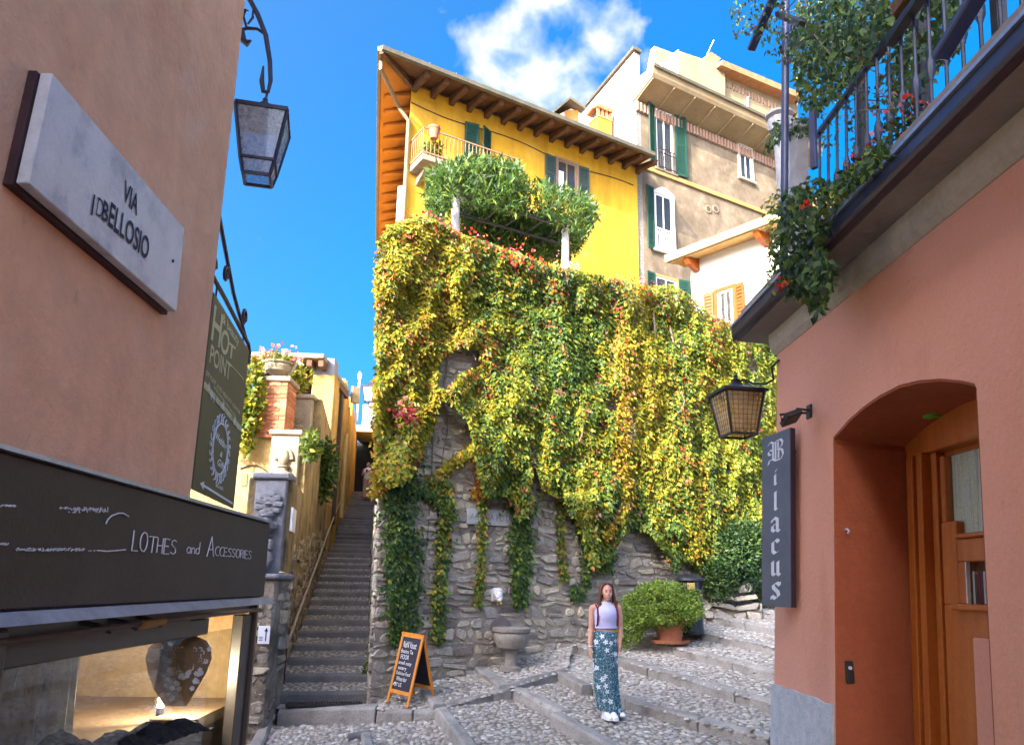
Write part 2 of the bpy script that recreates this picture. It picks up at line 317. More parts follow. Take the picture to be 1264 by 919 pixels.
MAT['ochre'] = M('ochre_plaster', [(0.27, 0.165, 0.045), (0.42, 0.255, 0.06), (0.48, 0.31, 0.085)], 0.9, 0.95, 0.8, 9, 0.2, 7, stain=[((0.16, 0.12, 0.055), 1.0, 0.52, 0.74, (2.5, 2.5, 0.3)), ((0.30, 0.26, 0.16), 2.2, 0.57, 0.8, None)])
MAT['oldwall'] = M('old_garden_wall', [(0.14, 0.105, 0.05), (0.26, 0.185, 0.08), (0.33, 0.24, 0.105)], 1.2, 0.95, 1.0, 9, 0.25, 8, bdist=0.05, stain=[((0.075, 0.062, 0.04), 2.0, 0.50, 0.66, None), ((0.10, 0.12, 0.04), 1.3, 0.6, 0.8, None)])
MAT['carved'] = M('carved_slate_stone', [(0.13, 0.135, 0.15), (0.24, 0.245, 0.26)], 6, 0.85, 0.8, 30, 0.2)
MAT['carved_w'] = M('carved_sandstone', [(0.20, 0.165, 0.11), (0.31, 0.255, 0.17)], 4, 0.9, 0.6, 30, 0.18)
MAT['brick'] = M('red_brick', [(0.36, 0.12, 0.05), (0.46, 0.17, 0.075), (0.40, 0.13, 0.055), (0.50, 0.22, 0.11)], 6, 0.9, 0.5, 40, 0.15, rnd=True)
MAT['timber'] = M('orange_timber', [(0.50, 0.17, 0.015), (0.60, 0.23, 0.03)], 5, 0.5, fine=0.1, stretch=(4, 4, 0.6))
MAT['board'] = M('blackboard', [(0.012, 0.012, 0.02), (0.022, 0.022, 0.034)], 6, 0.6)
MAT['basin'] = M('granite_basin', [(0.19, 0.165, 0.13), (0.28, 0.25, 0.205)], 22, 0.8, 0.4, 50, 0.2, stain=[((0.16, 0.13, 0.10), 2.5, 0.55, 0.8, None)])
MAT['darkwet'] = M('dark_wet_stain', [(0.12, 0.095, 0.085), (0.17, 0.14, 0.125)], 5, 0.4)
MAT['bin'] = M('black_bin_plastic', [(0.012, 0.013, 0.015), (0.022, 0.023, 0.026)], 5, 0.4, 0.1, 60, spec=0.5)
MAT['skin'] = M('skin', [(0.50, 0.26, 0.17), (0.56, 0.30, 0.205)], 6, 0.55, fine=0.03)
MAT['top'] = M('lilac_knit', [(0.46, 0.44, 0.66), (0.53, 0.51, 0.72)], 8, 0.9, 0.3, 120, 0.04)
MAT['hair'] = M('brown_hair', [(0.055, 0.022, 0.012), (0.14, 0.055, 0.025)], 10, 0.5, 0.6, 60, 0.2, stretch=(8, 8, 0.8))
MAT['white_shoe'] = M('white_canvas', [(0.68, 0.68, 0.67), (0.78, 0.78, 0.77)], 20, 0.8)
MAT['maroon'] = M('maroon_strap', [(0.12, 0.012, 0.03), (0.16, 0.02, 0.04)], 20, 0.8)
MAT['dark'] = M('near_black', [(0.01, 0.01, 0.01), (0.02, 0.02, 0.02)], 5, 0.8)
MAT['white_pl'] = M('white_enamel', [(0.72, 0.74, 0.78), (0.78, 0.80, 0.83)], 5, 0.4)
MAT['stem'] = M('vine_stem', [(0.10, 0.07, 0.045), (0.20, 0.145, 0.10)], 12, 0.9)
MAT['leaf'] = leaf_mat('leaf_tissue', 0.38)
MAT['petal'] = leaf_mat('petal', 0.3)
MAT['glass'] = glass_mat('window_glass')
MAT['lamp_glass'] = glass_mat('dusty_lamp_glass', (0.80, 0.86, 0.92), dirt_glow=0.42)
MAT['amber_glass'] = glass_mat('amber_wired_glass', (0.97, 0.86, 0.62), dirt_glow=0.40, dcol=(0.80, 0.66, 0.42), dscale=5)  # cream diffuse film paints in the glow of backlight through the panes
# ------------------------------------------------------------------ ground, street, steps
def G(x, y): return max(0.082 * x + 0.208 * y - 2.14, -0.42 + 0.02 * x)
GN = Vector((-0.082, -0.208, 1)).normalized()
def gpt(px, py, up=0.0):
    r = ray(px, py); p0 = Vector((0, 0, -2.14 + up)); t = (p0 - EYE).dot(GN) / r.dot(GN); return EYE + r * t
# terrain: one sheet to the horizon, low towards the lake, hidden under the street
m = MB(); N = 24; xs = [-600 + 1200 * i / N for i in range(N + 1)]
grid = [-600, -200, -60, -20, -6, -3, 0, 3, 6, 9, 12, 16, 20, 30, 60, 200, 600]
for y in grid:
    for x in grid:
        z = G(min(max(x, -6), 12), min(max(y, -6), 16)) - 0.16
        m.v.append(Vector((x, y, z)))
n = len(grid)
for j in range(n - 1):
    for i in range(n - 1): m.f.append((j * n + i, j * n + i + 1, (j + 1) * n + i + 1, (j + 1) * n + i))
struct(m.build('ground', MAT['bedding']))

UD = Vector((math.sin(R(60)), math.cos(R(60)), 0))
p = at_y(464, 700, 11.0); p.z = 0
WL = Pl(p, UD)                                           # the big stone wall
ST_E = Vector((-0.158, 0.9874, 0)).normalized(); ST_P = Vector((ST_E.y, -ST_E.x, 0))
ST0 = gpt(462, 863); ST0.z = G(ST0.x, ST0.y)
NSTEP, RUN, RISE = 37, 0.73, 0.158
def st_w(k): return 1.34 - 0.0068 * k
def st_pt(k, f, z=0.0):                                   # f: 0 right edge .. 1 left edge
    q = ST0 + ST_E * (RUN * k) - ST_P * (st_w(k) * f); q.z = ST0.z + 0.10 + RISE * k + z; return q

street = bpy.data.objects.new('cobbled_street', None); COL.objects.link(street); struct(street)
KERB = {
 1: [(552, 882), (580, 917), (640, 992), (720, 1090)],
 2: [(632, 859), (690, 888), (743, 917), (860, 985), (980, 1060)],
 3: [(700, 837), (734, 857), (772, 872), (850, 896), (935, 918), (1100, 968)],
 4: [(708, 802), (765, 821), (860, 850), (961, 880), (1130, 932)],
 5: [(774, 791), (867, 815), (961, 839), (1140, 884)],
 6: [(800, 775), (845, 783), (962, 807), (1150, 842)],
 7: [(826, 757), (869, 765), (962, 783), (1150, 813)],
 8: [(868, 749), (934, 760), (962, 765), (1150, 788)],
 9: [(900, 742), (962, 748), (1150, 768)]}
def resample(pts, n):
    L = [0]
    for a, b in zip(pts, pts[1:]): L.append(L[-1] + (b - a).length)
    out = []
    for i in range(n + 1):
        s = L[-1] * i / n; k = 0
        while k < len(pts) - 2 and L[k + 1] < s: k += 1
        f = (s - L[k]) / max(1e-6, L[k + 1] - L[k]); out.append(pts[k].lerp(pts[k + 1], f))
    return out, L[-1]
KW = {k: [gpt(*q) for q in v] for k, v in KERB.items()}
patches = []        # (grid of points) for the cobbles
def patch(front, back, of, ob, name='cobble_bed', nu=24, nv=6):
    A, la = resample(front, nu); B, lb = resample(back, nu); rows = []
    for j in range(nv + 1):
        f = j / nv; rows.append([a.lerp(b, f) + Vector((0, 0, of * (1 - f) + ob * f)) for a, b in zip(A, B)])
    m = MB()
    for r in rows: m.v += r
    for j in range(nv):
        for i in range(nu): m.f.append((j * (nu + 1) + i, j * (nu + 1) + i + 1, (j + 1) * (nu + 1) + i + 1, (j + 1) * (nu + 1) + i))
    m.build(name, MAT['bedding'], street); patches.append(rows)
for k in range(1, 9):
    patch(KW[k], KW[k + 1], 0.085, -0.03)
g = gpt
R1 = [g(552, 882), g(632, 859)]; R2 = [g(632, 859), g(700, 837)]
wb = lambda px: (lambda q: Vector((q.x, q.y, G(q.x, q.y))))(WL.at(px, 830))
# landings against the wall
patch([g(466, 884), g(552, 882)], [g(463, 861), g(534, 856)], 0.075, 0.06, nu=8)
patch([g(463, 861), g(534, 856)], [wb(466), wb(540)], 0.06, 0.08, nu=8, nv=3)
patch([g(552, 882), g(632, 859)], [g(534, 857), g(589, 826)], 0.10, 0.10, nu=10)
patch([g(534, 857), g(589, 826)], [wb(536), wb(590)], 0.10, 0.12, nu=8, nv=3)
patch([g(632, 859), g(700, 837)], [g(589, 826), g(708, 802)], 0.12, 0.12, nu=12)
patch([g(589, 826), g(708, 802)], [wb(588), wb(712)], 0.12, 0.12, nu=10, nv=4)
patch([g(708, 802), g(774, 791), g(800, 775), g(826, 757), g(868, 749)], [wb(710), wb(780), wb(835), wb(890), wb(930)], 0.11, 0.11, nu=16, nv=5)
# lower cobbles in front of the stair and down to the camera
patch([g(250, 1010), g(460, 1040), g(640, 992)], [g(330, 893), g(455, 890), g(552, 884)], -0.02, -0.03, nu=24, nv=10)
patch([Vector((-4, 0.5, -0.42)), Vector((0.0, 0.5, -0.42)), Vector((4.5, 0.5, -0.36))], [g(250, 1010), g(640, 992), g(1100, 968)], -0.015, -0.035, 'street_bed', nu=12, nv=8)
patches.pop()

def kerb_run(pts, top=0.115, w=0.17, h=0.24, length=0.85, parent=street, mat='kerb', name='kerb_stone', seed=0):
    rnd = random.Random(seed); L = [0]
    for a, b in zip(pts, pts[1:]): L.append(L[-1] + (b - a).length)
    def pos(s):
        k = 0
        while k < len(pts) - 2 and L[k + 1] < s: k += 1
        return pts[k].lerp(pts[k + 1], (s - L[k]) / max(1e-6, L[k + 1] - L[k]))
    s = 0
    while s < L[-1] - 0.02:
        ln = length * rnd.uniform(0.7, 1.35); e = min(L[-1], s + ln)
        if L[-1] - e < 0.25: e = L[-1]
        a = pos(s + 0.006); b = pos(e - 0.006); c = pos((s + e) / 2)
        d = (b - a); d.z = 0
        if d.length < 0.02: s = e; continue
        d.normalize(); nn = Vector((-d.y, d.x, 0)) * w
        if nn.dot(UD.cross(Vector((0, 0, 1)))) > 0: nn = -nn      # width goes back from the edge
        mb = MB(); j = lambda: Vector((rnd.uniform(-.014, .014), rnd.uniform(-.014, .014), rnd.uniform(-.014, .010)))
        rings = []
        for q in (a, a.lerp(b, .33) + (c - a.lerp(b, .5)) * .9, a.lerp(b, .67) + (c - a.lerp(b, .5)) * .9, b):
            t0 = Vector((0, 0, top)); j1 = j()
            rings.append([q + t0 - Vector((0, 0, h)) , q + t0 - Vector((0, 0, .035)) + j1, q + t0 + nn * .16 + j(), q + t0 + nn * .9 + j(), q + t0 + nn - Vector((0, 0, .03)), q + t0 + nn - Vector((0, 0, h))])
        mb.loft(rings); mb.build(name, MAT[mat], parent, bevel=0.012, seg=2); s = e
for k in range(1, 10): kerb_run(KW[k], seed=k)
kerb_run(R1, 0.125, 0.16, seed=21); kerb_run(R2, 0.145, 0.16, seed=22, mat='slab')
kerb_run([g(534, 857), g(552, 881)], 0.13, 0.2, seed=23); kerb_run([g(589, 826), g(632, 858)], 0.15, 0.2, seed=24)
kerb_run([g(463, 884), g(505, 886), g(552, 884)], 0.10, 0.2, length=0.55, seed=25)
kerb_run([g(430, 912), g(458, 907)], 0.05, 0.12, seed=26, mat='slab'); kerb_run([g(458, 907), g(462, 930)], 0.05, 0.12, seed=27)
kerb_run([g(338, 893), g(322, 925)], 0.04, 0.16, seed=28)
kerb_run([g(341, 888), g(463, 884)], 0.13, 0.30, 0.32, length=2.5, seed=29)

# cobbles: six shapes, the 300 largest in view as pieces, the rest one field
def cobble_shape(rnd, n=8):
    vs_ = []; fs = []; ph = rnd.random() * 6.28
    rad = [1 + rnd.uniform(-.16, .16) for _ in range(n)]
    for (k, z) in ((1.0, -0.35), (0.86, 0.45), (0.45, 0.9)):
        for i in range(n):
            a = ph + 2 * PI * i / n; vs_.append((rad[i] * k * math.cos(a), rad[i] * k * math.sin(a), z + rnd.uniform(-.06, .06)))
    vs_.append((0, 0, 1.0))
    for k in range(2):
        for i in range(n): j = (i + 1) % n; fs.append((k * n + i, k * n + j, (k + 1) * n + j, (k + 1) * n + i))
    for i in range(n): fs.append((2 * n + i, 2 * n + (i + 1) % n, 3 * n))
    return vs_, fs
rc = random.Random(5); shapes = [cobble_shape(rc) for _ in range(8)]; shape_me = []
for vs_, fs in shapes:
    me = MB().add(vs_, fs).mesh('cobble', MAT['cobble']); me.polygons.foreach_set('use_smooth', [True] * len(me.polygons)); shape_me.append(me)
cobs = []
def lay_cobbles(rows, sp=0.076, out=None, size=1.0, lim=True):
    nv = len(rows) - 1; nu = len(rows[0]) - 1
    lu = sum((rows[nv // 2][i + 1] - rows[nv // 2][i]).length for i in range(nu)); lv = max(sum((rows[j + 1][q] - rows[j][q]).length for j in range(nv)) for q in (0, nu // 2, nu))
    a = max(2, int(lu / sp)); 
    for i in range(a):
        u = (i + .5) / a * nu
        q0 = min(nu - 1, int(u)); lvv = sum((rows[j + 1][q0] - rows[j][q0]).length for j in range(nv)); b = max(1, int(lvv / (sp * .82)))
        for j in range(b):
            uu = min(nu - 1e-3, max(0, u + rc.uniform(-.4, .4) / a * nu)); v = (j + .5 + rc.uniform(-.38, .38) + .5 * (i % 2) - .25) / b * nv; v = min(nv - 1e-3, max(0.02, v))
            i0, j0 = int(uu), int(v); fu, fv = uu - i0, v - j0
            p_ = rows[j0][i0].lerp(rows[j0][i0 + 1], fu).lerp(rows[j0 + 1][i0].lerp(rows[j0 + 1][i0 + 1], fu), fv)
            x, y = proj(p_)
            if lim and not (250 < x < 1000 and 600 < y < 990): continue
            out.append((p_, rc.uniform(.034, .054) * size, rc.uniform(.027, .037) * size, rc.uniform(.013, .022) * size, rc.gauss(0.9, .7), rc.randrange(8)))
for rows in patches: lay_cobbles(rows, out=cobs)
for k in range(0, 14):                                     # stair treads
    rows = [[st_pt(k, f / 6, -0.015) + ST_E * 0.17 for f in range(7)], [st_pt(k + 1, f / 6, RISE * -0.72) for f in range(7)]]
    lay_cobbles(rows, 0.082, cobs, 0.86)
def cob_key(c):
    x, y = proj(c[0]); ok = 330 < x < 955 and y < 915
    return -(c[1] / (c[0] - EYE).length) if ok else 0
cobs.sort(key=cob_key)
fv_, ff_ = [], []
for idx, (p_, rx, ry, rz, ang, sh) in enumerate(cobs):
    mt = Matrix.Translation(p_ + Vector((0, 0, -0.004))) @ Matrix.Rotation(ang, 4, 'Z') @ Matrix.Diagonal((rx, ry, rz, 1))
    if idx < 300:
        o = bpy.data.objects.new('cobble', shape_me[sh]); COL.objects.link(o); o.parent = street; o.matrix_local = mt
    else:
        b = len(fv_); fv_ += [mt @ Vector(v) for v in shapes[sh][0]]; ff_ += [tuple(i + b for i in f) for f in shapes[sh][1]]
m = MB(); m.v = fv_; m.f = ff_; stuff(m.build('cobble_field', MAT['cobble'], street, smooth=True))

# stairway up the alley
stairs = bpy.data.objects.new('stairway', None); COL.objects.link(stairs); struct(stairs)
for k in range(NSTEP):
    a, b = st_pt(k, 1.0), st_pt(k, 0.0); up = Vector((0, 0, 1)); rnd = random.Random(k)
    mb = MB(); rings = []
    for f in (0, .25, .5, .75, 1):
        q = a.lerp(b, f); jz = rnd.uniform(-.008, .008)
        rings.append([q - up * .24, q - up * .03 + ST_E * rnd.uniform(-.01, .01), q + ST_E * .02 + up * jz, q + ST_E * .17 + up * jz, q + ST_E * .18 - up * .24])
    mb.loft(rings); mb.build('step_slab', MAT['slab'], stairs, bevel=0.008)
    mb = MB(); P0 = [st_pt(k, f, -0.02) + ST_E * .16 for f in (1, 0)]; P1 = [st_pt(k + 1, f, -RISE * .72) for f in (1, 0)]
    mb.add([P0[0], P0[1], P1[1], P1[0]], [(0, 1, 2, 3)]); mb.build('tread_bed', MAT['bedding'], stairs)
# drain grate at the foot
gr = thing('drain_grate', 'black slotted drain grate at the foot of the alley stairs', 'grate', tuple(st_pt(0, .5, -.1)))
q0, q1 = st_pt(0, .86, -.112) - ST_E * .23, st_pt(0, .12, -.112) - ST_E * .23
MB().bar(q0 - ST_E * .07, q1 - ST_E * .07, .012, .03).bar(q0 + ST_E * .07, q1 + ST_E * .07, .012, .03).build('frame', MAT['iron_blk'], gr)
for i in range(26):
    c = q0.lerp(q1, (i + .5) / 26); MB().bar(c - ST_E * .07, c + ST_E * .07, .014, .03).build('grate_bar', MAT['iron_blk'], gr)
mb = MB(); mb.bar(q0 - Vector((0, 0, .02)), q1 - Vector((0, 0, .02)), .16, .01); mb.build('trough', MAT['dark'], gr)
mb = MB(); A = [g(341, 886), g(463, 882)]; B = [st_pt(0, 1.02), st_pt(0, -.02)]
mb.add([A[0] + Vector((0, 0, .118)), A[1] + Vector((0, 0, .118)), B[1] - Vector((0, 0, .145)), B[0] - Vector((0, 0, .145))], [(0, 1, 2, 3)]); mb.build('landing_bed', MAT['kerb'], stairs)

# ------------------------------------------------------------------ the big stone wall
WTOP = 6.92; WLEN = 15.0
wall = thing('stone_retaining_wall', 'tall grey rubble stone wall half hidden by autumn creeper', 'wall', tuple(WL.P(0, 0)))
mb = MB()
base = [WL.P(0, 0, -.03), WL.P(WLEN, 0, -.03), WL.P(WLEN, 0, -.7), WL.P(.7, 0, -.7), WL.P(.7, 0, -.7) + ST_E * 24, WL.P(0, 0, -.03) + ST_E * 24.4]
c0 = WL.P(0, 0, -.03)
mb.prism([WL.P(0.02, -1.0, -.004), WL.P(WLEN, -1.0, -.004), WL.P(WLEN, -1.0, -.7), WL.P(.6, -1.0, -.7)], Vector((0, 0, WTOP + 1.0)))
mb.build('wall_core', MAT['mortar'], wall)
mb = MB()
q = [c0 + ST_P * .03 + ST_E * .05, c0 + ST_P * .5 + ST_E * .42, c0 + ST_P * .5 + ST_E * 25, c0 + ST_P * .03 + ST_E * 25]
mb.add([Vector((v.x, v.y, -1)) for v in q] + [Vector((v.x, v.y, z)) for v, z in zip(q, (WTOP - .02, WTOP - .02, 9.5, 9.5))], [(0, 1, 2, 3), (4, 5, 6, 7), (0, 1, 5, 4), (1, 2, 6, 5), (2, 3, 7, 6), (3, 0, 4, 7)])
mb.build('alley_side', MAT['mortar'], wall)
def stone_piece(mb, P, u0, u1, v0, v1, rnd, proud, deep):
    ju = min(.035, (u1 - u0) * .16); jv = min(.030, (v1 - v0) * .22); rot = rnd.gauss(0, .11); u0 += rnd.uniform(0, .02); v0 += rnd.uniform(0, .012)
    w, h = u1 - u0, v1 - v0; c = lambda: rnd.uniform(.10, .34)
    ring = []
    for (cu, cv, su, sv) in ((u0, v0, 1, 1), (u1, v0, -1, 1), (u1, v1, -1, -1), (u0, v1, 1, -1)):
        cu += rnd.uniform(-ju, ju); cv += rnd.uniform(-jv, jv) + (cu - (u0 + u1) / 2) * rot; a, b = c() * min(w, h), c() * min(w, h)
        p1 = (cu + su * a, cv); p2 = (cu, cv + sv * b)
        ring += [p2, p1] if su * sv > 0 else [p1, p2]
    cu, cv = (u0 + u1) / 2, (v0 + v1) / 2; tu, tv = rnd.uniform(-.06, .06), rnd.uniform(-.06, .06)
    n = 8; A = [P(a, b, -deep) for a, b in ring]; B = [P(a, b, proud - .018) for a, b in ring]
    C = [P(cu + (a - cu) * .86, cv + (b - cv) * .82, proud + rnd.uniform(-.006, .006) + (a - cu) * tu + (b - cv) * tv) for a, b in ring]
    mb.loft([A, B, C], cap=False); o = len(mb.v) - 8; mb.f.append(tuple(o + i for i in range(8)))
def courses(u0, u1, v0, v1, hr, wr, rnd, gap=.012):
    v = v0; out = []
    while v < v1 - .04:
        h = min(rnd.uniform(*hr), v1 - v); u = u0 - rnd.uniform(0, .2)
        while u < u1:
            w = rnd.uniform(*wr) * (0.7 + h / hr[1] * .6); a, b = max(u, u0), min(u + w, u1)
            if b - a > .05:
                if h > .15 and rnd.random() < .35:
                    mm = v + h * rnd.uniform(.4, .6); out += [(a + gap, b - gap, v + gap, mm - gap * .7), (a + gap, b - gap, mm + gap * .7, v + h - gap)]
                else: out.append((a + gap, b - gap, v + gap + rnd.uniform(0, .012), v + h - gap))
            u += w
        v += h
    return out
BARE = [[(466, 870), (466, 560), (520, 540), (560, 590), (600, 590), (620, 600), (700, 600), (770, 640), (850, 690), (900, 700), (900, 760), (690, 815), (600, 850)],
        [(538, 425), (595, 425), (600, 460), (550, 480), (538, 475)], [(515, 500), (575, 515), (590, 545), (585, 605), (530, 605)]]
def inside(px, py, poly):
    c = False; j = len(poly) - 1
    for i in range(len(poly)):
        xi, yi = poly[i]; xj, yj = poly[j]
        if (yi > py) != (yj > py) and px < (xj - xi) * (py - yi) / (yj - yi) + xi: c = not c
        j = i
    return c
rw = random.Random(8); stones = courses(0.0, WLEN, -0.6, WTOP - .02, (.06, .19), (.08, .36), rw, .012)
scored = []
for s in stones:
    x, y = proj(WL.P((s[0] + s[1]) / 2, (s[2] + s[3]) / 2)); vis = any(inside(x, y, b) for b in BARE)
    scored.append((-(s[1] - s[0]) * (s[3] - s[2]) if vis else 0, s))
scored.sort(key=lambda a: a[0])
rest = MB()
for i, (sc_, s) in enumerate(scored):
    lo = rw.random() < .05
    if i < 300 and sc_ < 0:
        mb = MB(); stone_piece(mb, WL.P, *s, rw, rw.uniform(.004, .035), .05); mb.build('stone', MAT['stone'], wall)
    else: stone_piece(rest, WL.P, *s, rw, rw.uniform(.002, .03), .05)
stuff(rest.build('rubble_courses', MAT['stone'], wall))
# quoin strip where the wall turns into the alley
AW = Pl(WL.P(0, 0) + Vector((0, 0, 0)), -ST_E)
rest = MB()
for s in courses(-8, -.02, -.4, 6.0, (.14, .26), (.25, .55), random.Random(9)): stone_piece(rest, AW.P, *s, rw, .02, .06)
stuff(rest.build('alley_courses', MAT['stone'], wall))
# terrace behind the wall
mb = MB(); tz = Vector((0, 0, 6.75)); mb.add([WL.P(.3, 6.75, -.5), WL.P(24, 6.75, -.5), WL.P(24, 6.75, -40), c0 + ST_P * .3 + ST_E * 45 + tz], [(0, 1, 2, 3)])
struct(mb.build('terrace', MAT['bedding']))
def nzw(a, b): return noise.noise(Vector((a, b, 3.3)))
# ------------------------------------------------------------------ the alley's left side: garden wall, carved piers, brick pier, ochre house
def lf(k, z=0.0, f=1.0): q = st_pt(k, f); q.z = z; return q
def k_of_y(Y): return (Y - lf(0).y) / (lf(1).y - lf(0).y)
def zpx(py, px, Y): return at_y(px, py, Y).z
gw = thing('garden_wall', 'stained ochre garden wall climbing beside the alley stairs', 'wall', tuple(lf(0, 0)))
# stepped wall beside the stair: segments with rising tops; each starts with a carved front
seg_Y = [10.5, 11.3, 13.2, 15.6, 19.4]
seg_top = [zpx(708, 345, 10.8), zpx(585, 340, 11.3), zpx(531, 355, 13.2), zpx(488, 370, 15.6)]
def wall_block(Y0, Y1, ztop, thick, name, mat, parent, seg=1, z0=-.6, bulge=0.0):
    a, b = lf(k_of_y(Y0)), lf(k_of_y(Y1)); mb = MB()
    pts = [a, b, b - ST_P * thick, a - ST_P * thick]
    return mb.prism([Vector((q.x, q.y, z0)) for q in pts], Vector((0, 0, ztop - z0))).build(name, mat, parent, bevel=.02)
for i in range(4):
    wall_block(seg_Y[i] + .02, seg_Y[i + 1], seg_top[i] - .06, .62 if i else .7, 'wall_section', MAT['oldwall'], gw)
# rough stones standing proud low down on the stair face
LP = Pl(lf(0), ST_E.copy()); LPn = ST_P
rest = MB(); rl = random.Random(4)
for i in range(520):
    k = rl.uniform(.1, 13); kk = k; base = st_pt(k, 1.0).z; z = base + rl.uniform(-.1, 1.9) * (1 - k / 22)
    if z > seg_top[0] and k < 1.2: continue
    q = lf(k, z); w, h = rl.uniform(.10, .3), rl.uniform(.06, .15)
    Pf = lambda u, v, o, q=q: q + ST_E * u + Vector((0, 0, v)) + ST_P * o
    stone_piece(rest, Pf, -w / 2, w / 2, -h / 2, h / 2, rl, rl.uniform(.005, .035), .06)
stuff(rest.build('rough_stonework', M('ochre_rubble', [(0.20, 0.165, 0.11), (0.34, 0.27, 0.16), (0.26, 0.22, 0.16), (0.42, 0.34, 0.2)], 4, 0.95, 0.9, 24, 0.25, rnd=True), gw))

PIER_LBL = ['carved slate grey pier with rosette and urn, lowest beside the alley stairs', 'sunlit carved stone pier with arched mask and urn above the slate pier', 'sunlit carved pier with diamond panel and urn, topmost below the ochre house']
def pier(i, x0, x1, ytop, ybot, Y, mat, label):
    P0 = at_y(x0, ytop, Y); P1 = at_y(x1, ytop, Y); zb = zpx(ybot, x0, Y) - (.3 if i else .05); cx = (P0.x + P1.x) / 2
    t = thing('carved_pier', label, 'pier', (cx, Y, zb)); pl = Pl((cx, Y, zb), (1, 0, 0)); h = P0.z - zb; w = (P1.x - P0.x) / 2
    mb = MB(); pl.box(mb, -w, w, 0, h - .09, -.34, 0); mb.build('shaft', mat, t, bevel=.015)
    mb = MB(); pl.box(mb, -w - .05, w + .05, h - .09, h, -.38, .05); mb.build('coping', mat, t, bevel=.02)
    s = w / .26; hh = h - .1
    # urn in half relief: foot, bowl, neck
    zu = hh * (.30 if i == 0 else .18); k = w * 1.15
    prof = [(0, 0), (.34, 0), (.34, .06), (.16, .14), (.20, .22), (.62, .36), (.66, .52), (.58, .62), (.30, .68), (.27, .84), (.40, .90), (.40, .96), (0, .97)]
    if i == 0: zu = hh * .40
    MB().lathe([(r * k, z * k * 1.25) for r, z in prof], pl.P(0, zu, .03), 18, 1, 1.0).build('urn_relief', mat, t, smooth=True)
    cz = zu + 1.25 * k + .62 * w
    if i == 0:
        rs = MB()
        for r_, n_ in ((.62, 9), (.36, 7)):
            for q in range(n_):
                a = 2 * PI * q / n_; c = pl.P(w * r_ * math.cos(a), cz + w * r_ * math.sin(a), .02)
                rs.lathe([(0, -.07 * s), (.085 * s, -.03 * s), (.095 * s, .02 * s), (0, .07 * s)], c, 8, 1, .7)
        rs.lathe([(0, -.06 * s), (.08 * s, 0), (0, .06 * s)], pl.P(0, cz, .05), 10)
        rs.build('rosette', mat, t, smooth=True)
        mb = MB(); pl.box(mb, -w * .55, w * .5, hh * .26, hh * .37, 0, .14); mb.build('bracket_stone', mat, t, bevel=.03, seg=2)
        mb = MB(); mb.prism([pl.P(-w * .5, hh * .03, 0), pl.P(w * .2, hh * .02, 0), pl.P(w * .65, hh * .16, 0), pl.P(w * .4, hh * .25, 0), pl.P(-w * .55, hh * .24, 0)], pl.n * .16); mb.build('corbel_stone', mat, t, bevel=.04, seg=2)
    elif i == 1:
        ar = MB(); ar.tube([pl.P(w * .55 * math.cos(a), cz - w * .2 + w * .75 * math.sin(a), .02) for a in [PI * q / 10 for q in range(11)]], .045 * s, 8); ar.build('arch_moulding', mat, t, smooth=True)
        MB().lathe([(0, -.16 * s), (.09 * s, -.1 * s), (.12 * s, .02 * s), (.09 * s, .12 * s), (0, .16 * s)], pl.P(0, cz - w * .05, .03), 12, 1, .8).build('mask', mat, t, smooth=True)
    else:
        d = w * .55; mb = MB(); mb.prism([pl.P(0, cz + d, 0), pl.P(-d, cz, 0), pl.P(0, cz - d, 0), pl.P(d, cz, 0)], pl.n * .05); mb.build('diamond', mat, t, bevel=.02)
        mb = MB(); mb.prism([pl.P(0, cz + d * .5, .05), pl.P(-d * .5, cz, .05), pl.P(0, cz - d * .5, .05), pl.P(d * .5, cz, .05)], pl.n * .03); mb.build('diamond_boss', mat, t, bevel=.02)
    return t
pier(0, 317, 355, 583, 705, 11.2, MAT['carved'], PIER_LBL[0])
pier(1, 337, 371, 530, 590, 13.1, MAT['carved_w'], PIER_LBL[1])
pier(2, 356, 386, 486, 540, 15.4, MAT['carved_w'], PIER_LBL[2])
# lowest pier face with a ledge
t = thing('wall_end_pier', 'blotchy grey plastered wall end with rounded ledge at the stair foot', 'pier', tuple(lf(0, -.4)))
a = at_y(300, 707, 10.45); b = at_y(346, 707, 10.45)
mb = MB(); mb.box((a.x, 10.4, -.5), (b.x - .02, 11.16, a.z - .07)); mb.build('shaft', M('blotched_plaster', [(0.10, 0.085, 0.06), (0.23, 0.19, 0.14), (0.33, 0.29, 0.23)], 2.2, 0.95, 1.0, 10, 0.25, bdist=.05, stain=[((0.10, 0.085, 0.065), 1.7, .5, .65, None)]), t, bevel=.03)
mb = MB(); mb.box((a.x - .04, 10.34, a.z - .07), (b.x + .02, 11.17, a.z)); mb.build('ledge', MAT['carved'], t, bevel=.03, seg=2)
rest = MB(); rk = random.Random(14); FP = Pl((a.x, 10.4, -.4), (1, 0, 0))
for st_ in courses(.02, b.x - a.x - .04, 0, a.z + .3, (.10, .24), (.14, .36), rk, .014):
    if nzw(st_[0] * 2.2, st_[2] * 1.6) > -.08: stone_piece(rest, FP.P, *st_, rk, rk.uniform(.0, .045), .05)
SP_ = Pl((b.x - .02, 10.4, -.4), (0, 1, 0))
for st_ in courses(.02, .74, 0, a.z + .3, (.10, .24), (.14, .36), rk, .014):
    if nzw(st_[0] * 2.2 + 9, st_[2] * 1.6) > -.08: stone_piece(rest, SP_.P, *st_, rk, rk.uniform(.0, .04), .05)
stuff(rest.build('patchy_rubble', MAT['stone'], t))
